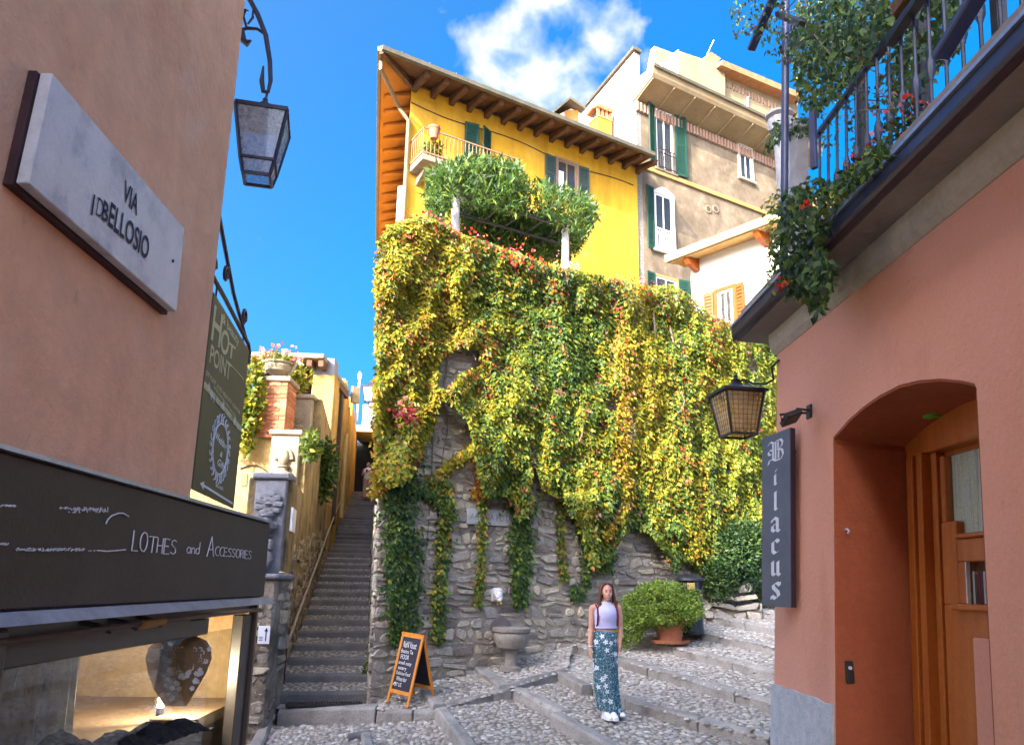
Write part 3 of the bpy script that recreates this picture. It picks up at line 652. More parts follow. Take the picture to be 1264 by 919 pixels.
# small white arrow sign
q = at_y(326, 783, 10.33); t = thing('direction_sign', 'small white sign with black upward arrow on the grey wall end', 'sign', tuple(q))
pl = Pl(q, (1, 0, 0)); mb = MB(); pl.box(mb, -.075, .075, -.11, .11, 0, .015); mb.build('panel', MAT['white_pl'], t, bevel=.004)
mb = MB(); pl.box(mb, .022, .034, -.075, .05, .016, .019); pl.poly(mb, [(.005, .045), (.051, .045), (.028, .09)], .016, .019); mb.build('arrow', MAT['ink'], t)
mb = MB(); [pl.box(mb, -.06, -.01, v, v + .008, .016, .018) for v in (-.03, -.05, -.07)]; mb.build('small_print', MAT['grey_slate'], t)
q = at_y(325, 792, 10.40); 
# white wall plate on the stair side
k = k_of_y(11.6); c = lf(k, zpx(642, 359, 11.6)); t = thing('wall_plate', 'blank white plate on the garden wall beside the slate pier', 'plate', tuple(c))
mb = MB(); P_ = lambda u, v, o: c + ST_E * u + Vector((0, 0, v)) + ST_P * o
mb.hexa([P_(-.3, -.17, .0), P_(.3, -.17, .0), P_(.3, -.17, .03), P_(-.3, -.17, .03), P_(-.3, .17, 0), P_(.3, .17, 0), P_(.3, .17, .03), P_(-.3, .17, .03)]); mb.build('plate', MAT['white_pl'], t)

# cream wall left of the piers, with a pier of real bricks on it
YB = 14.6
a = at_y(270, 540, YB); b = at_y(338, 540, YB)
t = thing('cream_wall', 'sunlit cream plastered wall below the brick pier', 'wall', ((a.x + b.x) / 2, YB, 0))
mb = MB(); mb.box((a.x - 3, YB, -.5), (b.x + .3, YB + .5, a.z)); mb.build('wall', M('cream_plaster', [(0.29, 0.19, 0.065), (0.39, 0.27, 0.105), (0.44, 0.32, 0.145)], 1.5, .95, .8, 10, .15, bdist=.04), t)
mb = MB(); q = at_y(302, 592, YB); mb.box((q.x - .05, YB - .02, q.z - .12), (q.x + .05, YB - .005, q.z + .12)); mb.build('vent_brick', MAT['terracotta'], t)
mb = MB(); mb.tube([at_y(x, y, YB - .02) for x, y in ((296, 578), (308, 574), (320, 575), (333, 584))], .012, 6); mb.build('cable', MAT['iron_blk'], t, smooth=True)
a = at_y(316, 470, YB - .1); b = at_y(350, 540, YB - .1)
bp = thing('brick_pier', 'square red brick pier carrying a stone flower urn', 'pier', ((a.x + b.x) / 2, YB - .1, b.z))
pl = Pl((a.x, YB - .1, b.z), (1, 0, 0)); wv, hv = b.x - a.x, a.z - b.z
mb = MB(); pl.box(mb, .01, wv - .01, 0, hv, -wv + .01, -.012); mb.build('core', MAT['mortar'], bp)
nc = 13; ch = hv / nc
for r in range(nc):
    nb = 3; off = .5 if r % 2 else 0; bw = wv / 2.5
    for q in range(-1, 4):
        u0 = (q + off) * bw; u1 = u0 + bw
        u0, u1 = max(0, u0), min(wv, u1)
        if u1 - u0 < .05: continue
        mb = MB(); pl.box(mb, u0 + .008, u1 - .008, r * ch + .01, (r + 1) * ch - .006, -.1, random.uniform(-.006, .008)); mb.build('brick', MAT['brick'], bp)
        if u1 >= wv - .001:
            pr_ = Pl(pl.P(wv, 0, 0), (0, 1, 0))
            for s_ in range(2):
                mb = MB(); pr_.box(mb, .11 + s_ * .28, .11 + s_ * .28 + .26, r * ch + .01, (r + 1) * ch - .006, -.09, .002); mb.build('brick', MAT['brick'], bp)
mb = MB(); pl.box(mb, -.06, wv + .06, hv, hv + .1, -wv - .06, .06); mb.build('coping', MAT['carved_w'], bp, bevel=.02)
uc = pl.P(wv / 2, hv + .1, -wv / 2); t = thing('stone_urn', 'weathered stone urn of pink and orange geraniums on the brick pier', 'urn', tuple(uc))
k = .28
MB().lathe([(0, 0), (.36 * k, 0), (.36 * k, .1 * k), (.2 * k, .22 * k), (.3 * k, .34 * k), (.85 * k, .62 * k), (.98 * k, .95 * k), (.92 * k, 1.08 * k), (1.08 * k, 1.18 * k), (1.08 * k, 1.28 * k), (.9 * k, 1.28 * k), (.8 * k, 1.1 * k), (0, 1.1 * k)], uc, 22).build('bowl', MAT['carved_w'], t, smooth=True)
for s_ in (-1, 1):
    MB().tube([uc + Vector((s_ * (.75 + .42 * math.sin(a_)) * k, 0, (.55 + .45 * (1 - math.cos(a_))) * k)) for a_ in [PI * q / 8 for q in range(9)]], .07 * k * 1.4, 8).build('handle', MAT['carved_w'], t, smooth=True)
URN_TOP = uc + Vector((0, 0, 1.2 * k)); URN_K = k

# ochre house at the head of the garden wall: flat roof, dark loggia
YO = 19.4; k0 = k_of_y(YO)
zo = zpx(440, 398, YO); c = lf(k0, 0)
oh = thing('ochre_house', 'old ochre house with flat timber roof and dark loggia above the alley', 'house', tuple(lf(k0, 0)))
a = lf(k0); b = lf(27)
tops = [zo, zo + .1, zo + .3]
ks = [k0, 18.0, 20.6, 27]; zt = [zo - .55, zpx(478, 418, lf(18.).y), zpx(470, 425, lf(20.6).y), zpx(512, 441, lf(27).y)]
# long wall face beside the stairs with a sagging top
for i in range(3):
    A, B = lf(ks[i], 0), lf(ks[i + 1], 0); zz = (zt[i], zt[i + 1])
    mb = MB(); ext = 6 if i < 0 else .5
    mb.hexa([Vector((v.x, v.y, -.2)) for v in (A, B, B - ST_P * ext, A - ST_P * ext)] + [Vector((v.x, v.y, z)) for v, z in ((A, zz[0]), (B, zz[1]), (B - ST_P * ext, zz[1]), (A - ST_P * ext, zz[0]))]); mb.build('alley_wall', MAT['ochre'], oh)
pa = at_y(386, 470, YO); pb = lf(k0, 0)
mb = MB(); mb.box((pa.x, YO - .05, 3.5), (pb.x - .01, YO + .6, zo - .5)); mb.build('corner_pier', MAT['ochre'], oh, bevel=.02)
mb = MB(); mb.box((pa.x, YO + .02, zo - .5), (pb.x - .05, YO + .5, zo - .03)); mb.build('pier_head', MAT['carved'], oh, bevel=.02)
mb = MB(); l = at_y(300, 440, YO - .5); e = at_y(400, 437, YO - .5); mb.box((l.x, YO - .5, e.z - .1), (e.x, YO + 3.2, e.z + .02)); mb.build('flat_roof', MAT['carved_w'], oh, bevel=.02)
for i in range(7):
    x = l.x + (e.x - l.x - .25) * i / 6 + .1; mb = MB(); mb.box((x, YO - .42, e.z - .30), (x + .14, YO + 3.1, e.z - .1)); mb.build('roof_beam', MAT['eave_wood'], oh, bevel=.01)
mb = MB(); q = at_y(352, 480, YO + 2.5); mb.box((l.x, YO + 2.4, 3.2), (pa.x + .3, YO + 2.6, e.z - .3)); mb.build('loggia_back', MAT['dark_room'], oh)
mb = MB(); mb.box((l.x, YO - .0, 3.2), (pa.x - .002, YO + .3, zpx(486, 370, YO))); mb.build('parapet', MAT['ochre'], oh)
q = at_y(352, 470, YO + .1); mb = MB(); mb.box((q.x, YO + .05, q.z - .8), (q.x + .16, YO + .25, e.z - .28)); mb.build('roof_post', MAT['eave_wood'], oh, bevel=.01)
# buttress heads on the alley wall and a lighter pipe
for (x, y0, y1, w, nm) in ((421, 467, 510, 10, 'chimney_block'), ):
    kk = 18.6; c = lf(kk, 0); z1 = zpx(y0, x, c.y); mb = MB(); mb.hexa([Vector((v.x, v.y, z)) for z in (z1 - 1.4, z1) for v in (c + ST_P * .02, c + ST_E * .9 + ST_P * .02, c + ST_E * .9 - ST_P * .5, c - ST_P * .5)]); mb.build(nm, MAT['ochre'], oh, bevel=.02)
kk = 21.5; c = lf(kk, 0) + ST_P * .06; zb = st_pt(kk, 1).z; mb = MB(); mb.tube([Vector((c.x, c.y, zb + .2)), Vector((c.x, c.y, zpx(535, 430, c.y)))], .07, 8); mb.build('downpipe', M('pale_pipe', [(0.62, 0.45, 0.16), (0.70, 0.52, 0.22)], 3, .6), oh, smooth=True)
for kk in (15.2, 16.8, 23.5, 25.2):
    c = lf(kk, 0); zb = st_pt(kk, 1).z; zt_ = np.interp(kk, ks, zt) - .35
    mb = MB(); mb.hexa([Vector((v.x, v.y, z)) for z in (zb - .3, zt_) for v in (c + ST_P * .07, c + ST_E * .45 + ST_P * .07, c + ST_E * .45 - ST_P * .1, c - ST_P * .1)]); mb.build('pilaster', MAT['ochre'], oh, bevel=.02)
c = lf(22.0, zpx(487, 434, lf(22.).y)); mb = MB(); mb.bar(c - ST_P * .1, c + ST_P * .25, .04); mb.bar(c + ST_P * .26 + Vector((0, 0, -.3)), c + ST_P * .26 + Vector((0, 0, .3)), .3, .12); mb.build('wall_box', MAT['carved_w'], oh)
# far end: more steps' worth of wall, a balcony bridge, a dark archway
A, B = lf(27, 0), lf(34, 0)
fe = thing('far_house', 'pale house with blue railed balcony over the top of the alley', 'house', tuple(lf(36, 5.5)))
z1 = zpx(505, 446, lf(30.).y)
mb = MB(); mb.hexa([Vector((v.x, v.y, z)) for z in (2, z1) for v in (A + ST_P * .05, lf(40, 0) + ST_P * .05, lf(40, 0) - ST_P * 3, A - ST_P * 3)]); mb.build('side_wall', MAT['ochre'], fe)
YF = lf(37.5).y; q0 = at_y(449, 527, YF); q1 = at_y(482, 530, YF)
mb = MB(); mb.box((q0.x - .6, YF - .6, q0.z - .35), (q1.x, YF + 3, q0.z)); mb.build('balcony_slab', MAT['carved_w'], fe, bevel=.02)
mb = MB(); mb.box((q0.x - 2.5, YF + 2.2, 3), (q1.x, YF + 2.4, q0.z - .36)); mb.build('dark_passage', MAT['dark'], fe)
bl = M('blue_rail', [(0.30, 0.42, 0.55), (0.40, 0.52, 0.65)], 4, .5); hr = at_y(455, 500, YF - .55).z
mb = MB(); mb.bar((q0.x, YF - .55, hr), (q1.x, YF - .55, hr), .06); mb.build('rail', bl, fe); mb = MB(); mb.bar((q0.x, YF - .55, q0.z + .08), (q1.x, YF - .55, q0.z + .08), .05); mb.build('rail', bl, fe)
for i in range(16):
    x = q0.x + (q1.x - q0.x) * i / 15; MB().tube([(x, YF - .55, q0.z), (x + .04, YF - .6, (q0.z + hr) / 2), (x, YF - .55, hr)], .022, 5).build('baluster', bl, fe)
for i in range(3):
    x = q0.x + .35 + i * .5; mb = MB(); mb.box((x, YF - .75, hr - .1), (x + .38, YF - .5, hr + .12)); mb.build('flower_box', MAT['terracotta'], fe, bevel=.02)
# lamp and pole at the top
def lantern(t, c, w, h, matg, matf, lower=0.0, roof=True, wires=False, ang=0.0, thick=.02, top=1.0):
    """four glazed sides tapering down; c = centre of the top rim; w = top width, h = glazed height"""
    Mx = Matrix.Rotation(ang, 3, 'Z'); c = Vector(c)
    def cor(s, z): return [c + Mx @ Vector((a * s, b * s, z)) for a, b in ((-1, -1), (1, -1), (1, 1), (-1, 1))]
    lev = [(w / 2, 0), (w / 2 * .66, -h)]
    if lower: lev.append((w / 2 * .52, -h - lower))
    for k, (s, z) in enumerate(lev):
        R_ = cor(s, z); fr = MB()
        for i in range(4): fr.bar(R_[i], R_[(i + 1) % 4], thick)
        fr.build('frame_ring', matf, t)
    for k in range(len(lev) - 1):
        A, B = cor(*lev[k]), cor(*lev[k + 1])
        for i in range(4): MB().bar(A[i], B[i], thick).build('corner_bar', matf, t)
        for i in range(4):
            mb = MB(); j = (i + 1) % 4; nrm = (A[j] - A[i]).cross(B[i] - A[i]).normalized() * .004
            mb.prism([A[i], A[j], B[j], B[i]], nrm); gp = mb.build('pane', matg, t)
            if wires:
                wv_ = MB()
                for q in range(1, 7): wv_.bar(A[i].lerp(A[j], q / 7) - nrm * 2, B[i].lerp(B[j], q / 7) - nrm * 2, .0028)
                for q in range(1, 9): wv_.bar(A[i].lerp(B[i], q / 9) - nrm * 2, A[j].lerp(B[j], q / 9) - nrm * 2, .0028)
                wv_.build('wire_mesh', matf, gp)
    if roof:
        A = cor(w / 2 * 1.16, .0); B = cor(w / 2 * .25, w * .26); mb = MB(); mb.loft([A, cor(w / 2 * 1.16, .018), B, cor(w / 2 * .2, w * .3)]); mb.build('roof_cap', matf, t)
    else:
        A = cor(w / 2 * 1.02, .0); mb = MB(); mb.loft([A, cor(w / 2 * 1.02, .02), cor(w / 2 * .5, .05), cor(w / 2 * .12, .09)]); mb.build('roof_cap', matf, t)
    MB().lathe([(0, 0), (.1 * w, .02 * w), (.12 * w, .1 * w), (.05 * w, .16 * w), (.06 * w, .22 * w), (0, .26 * w)], c + Vector((0, 0, (w * .28 if roof else .075))), 10).build('finial', matf, t, smooth=True)
YP = lf(30.).y; q = at_y(444, 464, YP)
t = thing('lamp_pole', 'thin white pole with finial above the alley wall', 'pole', (q.x, YP, at_y(444, 520, YP).z))
MB().tube([(q.x, YP, at_y(444, 520, YP).z), (q.x, YP, q.z)], .045, 8).build('shaft', MAT['white_pl'], t, smooth=True)
MB().lathe([(0, -.2), (.08, -.12), (.06, 0), (.11, .05), (0, .22)], q, 10).build('finial', MAT['white_pl'], t, smooth=True)
q = at_y(456, 478, YP); t = thing('far_lantern', 'small street lantern high over the alley beside the pale pole', 'lantern', tuple(q))
lantern(t, q, .52, .62, MAT['lamp_glass'], MAT['iron'], thick=.04)
MB().tube([q + Vector((0, 0, -.62)), q + Vector((0, 0, -.85)), q + Vector((.25, 0, -1.0)), q + Vector((.9, 0, -1.05))], .03, 6).build('bracket', MAT['iron'], t, smooth=True)
# handrail up the garden wall
pts = []
for (x, y, k) in ((345, 797, 0.6), (350, 782, 1.4), (360, 760, 2.5), (395, 690, 8.0), (412, 655, 12.0), (425, 628, 17.0), (428, 618, 20.0)):
    c = lf(k, 0) + ST_P * .07; z = zpx(y, x, c.y); pts.append(Vector((c.x, c.y, z)))
t = thing('handrail', 'thin pale iron handrail rising along the garden wall', 'handrail', tuple(pts[0]))
MB().tube(pts, .022, 8).build('rail', M('worn_rail', [(0.30, 0.23, 0.17), (0.40, 0.32, 0.25)], 8, .6), t, smooth=True)
MB().tube([pts[0], pts[0] + Vector((0, 0, -.5))], .02, 8).build('end_post', MAT['rust_brown'], t, smooth=True)
# ------------------------------------------------------------------ lettering helpers
def glyph_mesh(s, shear=0.0, bold=0.0):
    cu = bpy.data.curves.new('lettering', 'FONT'); cu.body = s; cu.size = 1.0; cu.resolution_u = 3; cu.shear = shear; cu.offset = bold
    ob = bpy.data.objects.new('lettering', cu); COL.objects.link(ob); bpy.context.view_layer.update()
    me = bpy.data.meshes.new_from_object(ob.evaluated_get(bpy.context.evaluated_depsgraph_get())); bpy.data.objects.remove(ob)
    V = [v.co.copy() for v in me.vertices]; Fc = [tuple(p_.vertices) for p_ in me.polygons]; return V, Fc
def text(mb, pl, s, u, v, h, o, width=None, shear=0.0, slope=0.0, bold=0.0):
    V, Fc = glyph_mesh(s, shear, bold)
    x0 = min(a.x for a in V); x1 = max(a.x for a in V); sy = h / .69; sx = sy if width is None else width / max(1e-6, x1 - x0)
    mb.add([pl.P(u + (a.x - x0) * sx, v + a.y * sy + (a.x - x0) * sx * slope, o) for a in V], Fc); return (x1 - x0) * sx
def pen(mb, pl, strokes, u, v, sc, r, o, jit=0.0):
    for st in strokes:
        P_ = [pl.P(u + (x + random.uniform(-jit, jit)) * sc, v + (y + random.uniform(-jit, jit)) * sc, o) for x, y in st]
        if len(P_) > 1: mb.tube(P_, r, 5)
def arc(cx, cy, rx, ry, a0, a1, n=10): return [(cx + rx * math.cos(R(a0 + (a1 - a0) * i / n)), cy + ry * math.sin(R(a0 + (a1 - a0) * i / n))) for i in range(n + 1)]
PENS = {'L': ([[(0, 1), (0, 0), (.42, .02)]], .55), 'O': ([arc(.28, .5, .28, .5, 90, 450, 14)], .68), 'T': ([[(0, 1), (.6, 1)], [(.3, 1), (.28, 0)]], .66),
 'H': ([[(0, 1), (0, 0)], [(.42, 1), (.42, 0)], [(0, .5), (.42, .52)]], .56), 'E': ([[(.4, 1), (0, 1), (0, 0), (.42, 0)], [(0, .52), (.34, .52)]], .55),
 'S': ([[(.42, .88), (.25, 1), (.06, .9), (.04, .68), (.22, .54), (.4, .4), (.42, .15), (.22, 0), (.0, .12)]], .56), 'A': ([[(0, 0), (.28, 1), (.56, 0)], [(.1, .36), (.46, .36)]], .68),
 'C': ([arc(.32, .5, .32, .5, 60, 300, 12)], .58), 'R': ([[(0, 0), (0, 1), (.3, .98), (.38, .76), (.28, .54), (0, .5)], [(.2, .5), (.42, 0)]], .56), 'I': ([[(0, 1), (0, 0)]], .18),
 'a': ([arc(.2, .25, .2, .25, 40, 400, 10), [(.4, .5), (.4, 0)]], .55), 'n': ([[(0, .5), (0, 0)], [(0, .35), (.2, .5), (.34, .4), (.36, 0)]], .5), 'd': ([arc(.2, .25, .2, .25, 40, 400, 10), [(.42, 1), (.4, 0)]], .56)}
def handwrite(mb, pl, s, u, v, h, o, r, small=None):
    for ch in s:
        if ch == ' ': u += h * .4; continue
        st, w = PENS[ch]; pen(mb, pl, st, u, v, h, r, o, .02); u += w * h
    return u

# ------------------------------------------------------------------ left house with the shop
LX = -1.30
LW = Pl((LX, 0, 0), (0, 1, 0)); LF = Pl((-1.10, 0, 0), (0, 1, 0))
YE = LW.uv(268, 330)[0]; YFA = LF.uv(330, 690)[0]
FZ1 = LF.uv(329, 645)[1]; FZ0 = LF.uv(326, 736)[1]
lh = thing('salmon_house', 'salmon rendered house on the left with a small clothes shop below', 'house', (-1.3, 1.5, -.42))
HZ = 8.35
mb = MB(); mb.box((-15, -13, FZ1 - .06), (LX, YE, HZ)); mb.build('wall', MAT['salmon'], lh, bevel=.02)
mb = MB(); mb.box((-15, -13, -.6), (-2.62, YE, FZ1 - .062)); mb.build('lower_wall', MAT['salmon'], lh)
mb = MB(); mb.box((-2.6, -13, -.6), (LX, -.7, FZ1 - .062)); mb.build('lower_wall', MAT['salmon'], lh)
mb = MB(); mb.box((-15.4, -13.4, HZ), (LX + .25, YE + .3, HZ + .14)); mb.build('roof_slab', MAT['eave_wood'], lh)
shop = thing('shop_front', 'dark shop front with chalk lettered fascia and lit jewellery window', 'shop', (-1.2, 2.0, -.42))
mb = MB(); mb.box((LX + .002, -1.4, FZ0), (-1.10, YFA, FZ1)); fa = mb.build('fascia_board', MAT['fascia'], shop, bevel=.006)
mb = MB(); mb.box((LX + .002, -1.4, FZ1 + .001), (-1.085, YFA + .012, FZ1 + .012)); mb.build('fascia_cap', MAT['gutter_lt'], shop)
YL = LF.uv(335, 738)[0]
mb = MB(); mb.prism([(-1.24, -1.4, FZ0 - .002), (-1.085, -1.4, FZ0 - .002), (-1.05, -1.4, FZ0 - .03), (-1.24, -1.4, FZ0 - .034)], (0, YFA + .03 + 1.4, 0)); mb.build('zinc_ledge', MAT['ledge'], shop)
GZ = Pl((-1.2, 0, 0), (0, 1, 0)).uv(282, 776)[1]
mb = MB(); mb.box((-1.34, -1.4, FZ0 - .075), (-1.15, YFA - .02, FZ0 - .036)); mb.build('shutter_box', MAT['frame_dk'], shop, bevel=.004)
mb = MB(); mb.box((-1.24, -1.4, GZ), (-1.17, 3.36, FZ0 - .079)); mb.build('transom', MAT['frame_dk'], shop, bevel=.004)
mb = MB(); mb.box((-1.168, .6, GZ + .045), (-1.155, 3.1, GZ + .075)); mb.build('transom_strip', MAT['frame_br'], shop)
YG = Pl((-1.2, 0, 0), (0, 1, 0)).uv(285, 850)[0]
mb = MB(); mb.box((-1.215, YG, -.4), (-1.195, YG + .05, GZ - .002)); mb.build('window_frame', MAT['frame_br'], shop, bevel=.003)
mb = MB(); mb.box((-1.225, YG + .053, -.4), (-1.205, YG + .12, GZ - .002)); mb.build('window_frame', MAT['frame_dk'], shop)
mb = MB(); mb.box((-1.19, YFA - .16, -.4), (-1.14, YFA - .02, FZ0 - .08)); mb.build('door_post', MAT['frame_dk'], shop, bevel=.004)
mb = MB(); mb.box((-1.16, YFA - .017, -.4), (-1.125, YFA, FZ0 - .037)); mb.build('post_edge', MAT['frame_br'], shop)
mb = MB(); mb.box((-1.215, -.65, .2), (-1.209, YG, GZ)); mb.build('shop_pane', MAT['glass'], shop)
mb = MB(); mb.box((-1.30, -.7, -.42), (-1.16, YFA - .2, .2)); mb.build('stall_riser', MAT['frame_dk'], shop)
# awning arms under the ledge
mb = MB(); mb.tube([(-1.14, .9, FZ0 - .075), (-1.11, 2.0, FZ0 - .07), (-1.10, 3.0, FZ0 - .055), (-1.10, YFA - .05, FZ0 - .06)], .009, 6); mb.build('awning_rod', MAT['frame_br'], shop, smooth=True)
mb = MB(); mb.tube([(-1.10, 2.55, FZ0 - .066), (-1.10, 2.72, FZ0 - .062)], .014, 8); mb.build('rod_sleeve', MAT['band'], shop, smooth=True)
for y in (2.25, 2.42, 2.6):
    MB().tube([(-1.17, y, FZ0 - .04), (-1.12, y + .06, FZ0 - .055), (-1.10, y + .1, FZ0 - .075)], .008, 5).build('awning_hinge', MAT['iron_blk'], shop)
a = LF.uv(12, 790)
mb = MB(); mb.box((-1.18, a[0] - .03, GZ - .09), (-1.12, a[0] + .035, FZ0 - .04)); mb.build('awning_bracket', MAT['frame_dk'], shop, bevel=.01, seg=2)
# interior
for lo, hi, nm in (((-2.55, -.6, .3), (-2.5, YG + .3, 1.9), 'back_panel'), ((-2.5, YG + .28, .3), (-1.2, YG + .33, 1.9), 'end_panel'), ((-2.5, -.6, 1.75), (-1.25, YG + .28, 1.8), 'ceiling_panel')):
    mb = MB(); mb.box(lo, hi); mb.build(nm, MAT['shopwall'], shop)
SHZ = 1.0
shz = at_y(215, 893, 3.3).z
mb = MB(); mb.box((-2.5, -.6, shz - .06), (-1.23, YG + .28, shz - .012)); mb.build('display_shelf', MAT['win_wood'], shop)
# chalk lettering: CLOTHES and ACCESSORIES, what is left of older lines
ch = MB(); o = .004
u0, v0 = LF.uv(160, 681); u1, v1 = LF.uv(160, 657); H_ = v1 - v0
e = LF.uv(216, 684); 
def hand_span(s, xa, ya, xb, h, r=.0021):
    ua, va = LF.uv(xa, ya); ub, _ = LF.uv(xb, ya); w0 = sum(PENS[c][1] if c != ' ' else .4 for c in s); mbx = MB(); sc = (ub - ua) / (w0 * h)
    for c in s:
        st, w = PENS[c]
        for q in st: mbx.tube([LF.P(ua + x * h * sc, va + (y + random.uniform(-.02, .02)) * h, o) for x, y in q], r, 5)
        ua += w * h * sc
    mbx.build('chalk_word', MAT['chalk'], fa)
hand_span('LO', 161, 679, 181, H_ * 1.05); hand_span('THES', 181, 681, 217, H_ * .86)
hand_span('and', 229, 682, 246, H_ * .75, .0018); hand_span('A', 254, 686, 264, H_ * 1.3); hand_span('CCESSORIES', 264, 685, 310, H_ * .62, .0018)
def px_stroke(pts, r, nm='chalk_mark'):
    mbx = MB(); mbx.tube([LF.at(x, y, o) for x, y in pts], r, 5); mbx.build(nm, MAT['chalk'], fa)
px_stroke([(131, 646), (133, 641), (138, 636), (146, 633), (152, 633), (159, 637)], .0022)
px_stroke([(120, 679), (132, 680), (145, 679), (155, 678)], .002)
rr = random.Random(3); mk = MB()
def scribble(x0, x1, y, n, amp):
    for i in range(n):
        x = x0 + (x1 - x0) * (i + rr.random()) / n
        q = [(x, y + rr.uniform(-amp, amp)), (x + rr.uniform(-1.5, 2.5), y + rr.uniform(-amp, amp)), (x + rr.uniform(-1, 3), y + rr.uniform(-amp, amp))]
        mk.tube([LF.at(a, b, o) for a, b in q], .0013, 4)
scribble(73, 84, 627, 5, 2); scribble(84, 132, 629, 34, 3.5); scribble(20, 104, 678, 60, 2.2); scribble(106, 120, 680, 3, 1); scribble(2, 18, 624, 14, 1.5); scribble(0, 10, 671, 8, 1.5)
stuff(mk.build('rubbed_out_chalk', MAT['chalk'], fa))

# jewellery bust and things in the window
cb_ = at_y(214, 893, 3.32); bt = thing('jewellery_bust', 'brown velvet necklace bust with white flowers reflected on it in the shop window', 'bust', tuple(cb_))
kk = 3.32 / 950
prof = [(28, 0), (28, 6), (12, 10), (13, 20), (24, 38), (33, 56), (38, 72), (36, 84), (28, 92), (17, 96), (15, 103), (15, 107)]
Mv = M('brown_velvet', [(0.20, 0.135, 0.065), (0.30, 0.21, 0.11)], 14, .8, .2, 60)
rings = [[cb_ + Vector((r * kk * math.cos(a), r * kk * .42 * math.sin(a) - (.02 if 30 < z < 90 else 0), z * kk)) for a in [2 * PI * i / 20 for i in range(20)]] for r, z in prof]
mb = MB(); mb.loft(rings[3:]); mb.build('torso', Mv, bt, smooth=True)
mb = MB(); mb.loft(rings[:3]); mb.build('foot', MAT['win_wood'], bt, smooth=True)
fl = MB(); rr = random.Random(2)
for i in range(46):
    z = rr.uniform(28, 86); x = rr.uniform(2, 30) * (0.5 + z / 110); a = math.asin(min(.95, x / 40))
    c = cb_ + Vector((x * kk, -.055 * math.cos(a) - .012, z * kk))
    for p_ in range(5):
        b = 2 * PI * p_ / 5; fl.add([c, c + Vector((math.cos(b) * .009, -.002, math.sin(b) * .009)), c + Vector((math.cos(b + .6) * .011, -.004, math.sin(b + .6) * .011)), c + Vector((math.cos(b + 1.2) * .009, -.002, math.sin(b + 1.2) * .009))], [(0, 1, 2, 3)])
stuff(fl.build('flower_reflection', MAT['white_txt'], bt))  # white petals stand in for a floral print reflected on the bust
ck = MB(); ck.tube([cb_ + Vector((x * kk, -.062, z * kk)) for x, z in ((-16, 96), (-14, 80), (-8, 62), (0, 50))], .004, 5); ck.build('cord', MAT['eave_wood'], bt, smooth=True)
lp = at_y(200, 856, 3.40); lt = thing('display_lamp', 'small lit tube lamp behind the necklace bust', 'lamp', tuple(lp))
me_, t_, b_, o_ = new_mat('lit_tube'); b_.inputs['Emission Color'].default_value = (1, .78, .5, 1); b_.inputs['Emission Strength'].default_value = 9
MB().tube([lp + Vector((0, 0, -.05)), lp + Vector((0, 0, .05))], .012, 10).build('tube', me_, lt, smooth=True)
MB().tube([lp + Vector((0, 0, -.14)), lp + Vector((0, 0, -.052))], .016, 10).build('holder', MAT['frame_dk'], lt, smooth=True)
pld = bpy.data.lights.new('lamp_light', 'POINT'); pld.energy = 6; pld.color = (1, .80, .55); pld.shadow_soft_size = .03
po = bpy.data.objects.new('lamp_light', pld); COL.objects.link(po); po.parent = lt; po.location = (.06, .06, .04)
# a black scarf lying on the shelf, garments hanging on the left
def cloth_strip(name, path, wfun, mat, parent, folds=9, amp=.02, seed=1, nu=28):
    r_ = random.Random(seed); mb = MB(); n = len(path); ph = r_.random() * 6
    for k, p_ in enumerate(path):
        w = wfun(k / (n - 1))
        for i in range(nu + 1):
            f = i / nu; mb.v.append(Vector(p_) + Vector((amp * math.sin(folds * f * 6.28 + ph + k * .2) + amp * .4 * math.sin(folds * 2.3 * f * 6.28), (f - .5) * w, 0)))
    for k in range(n - 1):
        for i in range(nu): a = k * (nu + 1) + i; mb.f.append((a, a + 1, a + nu + 2, a + nu + 1))
    o_ = mb.build(name, mat, parent, smooth=True); s_ = o_.modifiers.new('thick', 'SOLIDIFY'); s_.thickness = .006; return o_
def rail_thing(xpx, Y, label, mat, w, seed, z0=1.0):
    c = at_y(xpx, 850, Y); t = thing('hanging_garment', label, 'garment', (c.x, c.y, z0), 'garments hung in the shop window')
    cloth_strip('cloth', [(c.x, c.y, z) for z in np.linspace(1.5, z0 - .1, 8)], lambda f: w * (.8 + .4 * f), mat, t, 3, .022, seed)
    MB().tube([(c.x, c.y - w * .5, 1.51), (c.x, c.y, 1.54), (c.x, c.y + w * .5, 1.51)], .006, 6).build('hanger', MAT['win_wood'], t)
rail_thing(15, 2.42, 'brown scarf hanging beside the awning bracket in the shop window', M('brown_scarf', [(0.17, 0.10, 0.05), (0.28, 0.19, 0.11)], 6, .9, stretch=(1, 6, .4)), .22, 1)
rail_thing(42, 2.62, 'grey lace shawl hanging between brown scarves in the shop window', M('grey_lace', [(0.24, 0.22, 0.19), (0.46, 0.44, 0.41), (0.16, 0.13, 0.10)], 22, .9), .16, 2)
rail_thing(72, 2.86, 'white patterned blouse hanging against the gold wallpaper', M('white_blouse', [(0.30, 0.27, 0.24), (0.62, 0.60, 0.57)], 16, .9), .2, 3)
c = at_y(150, 908, 2.9); t = thing('black_scarf', 'black scarf heaped on the shop window shelf below the bust', 'scarf', (c.x, c.y, shz - .012))
mb = MB(); rr = random.Random(6); nu, nv = 40, 10
ya, yb = 2.35, 3.32
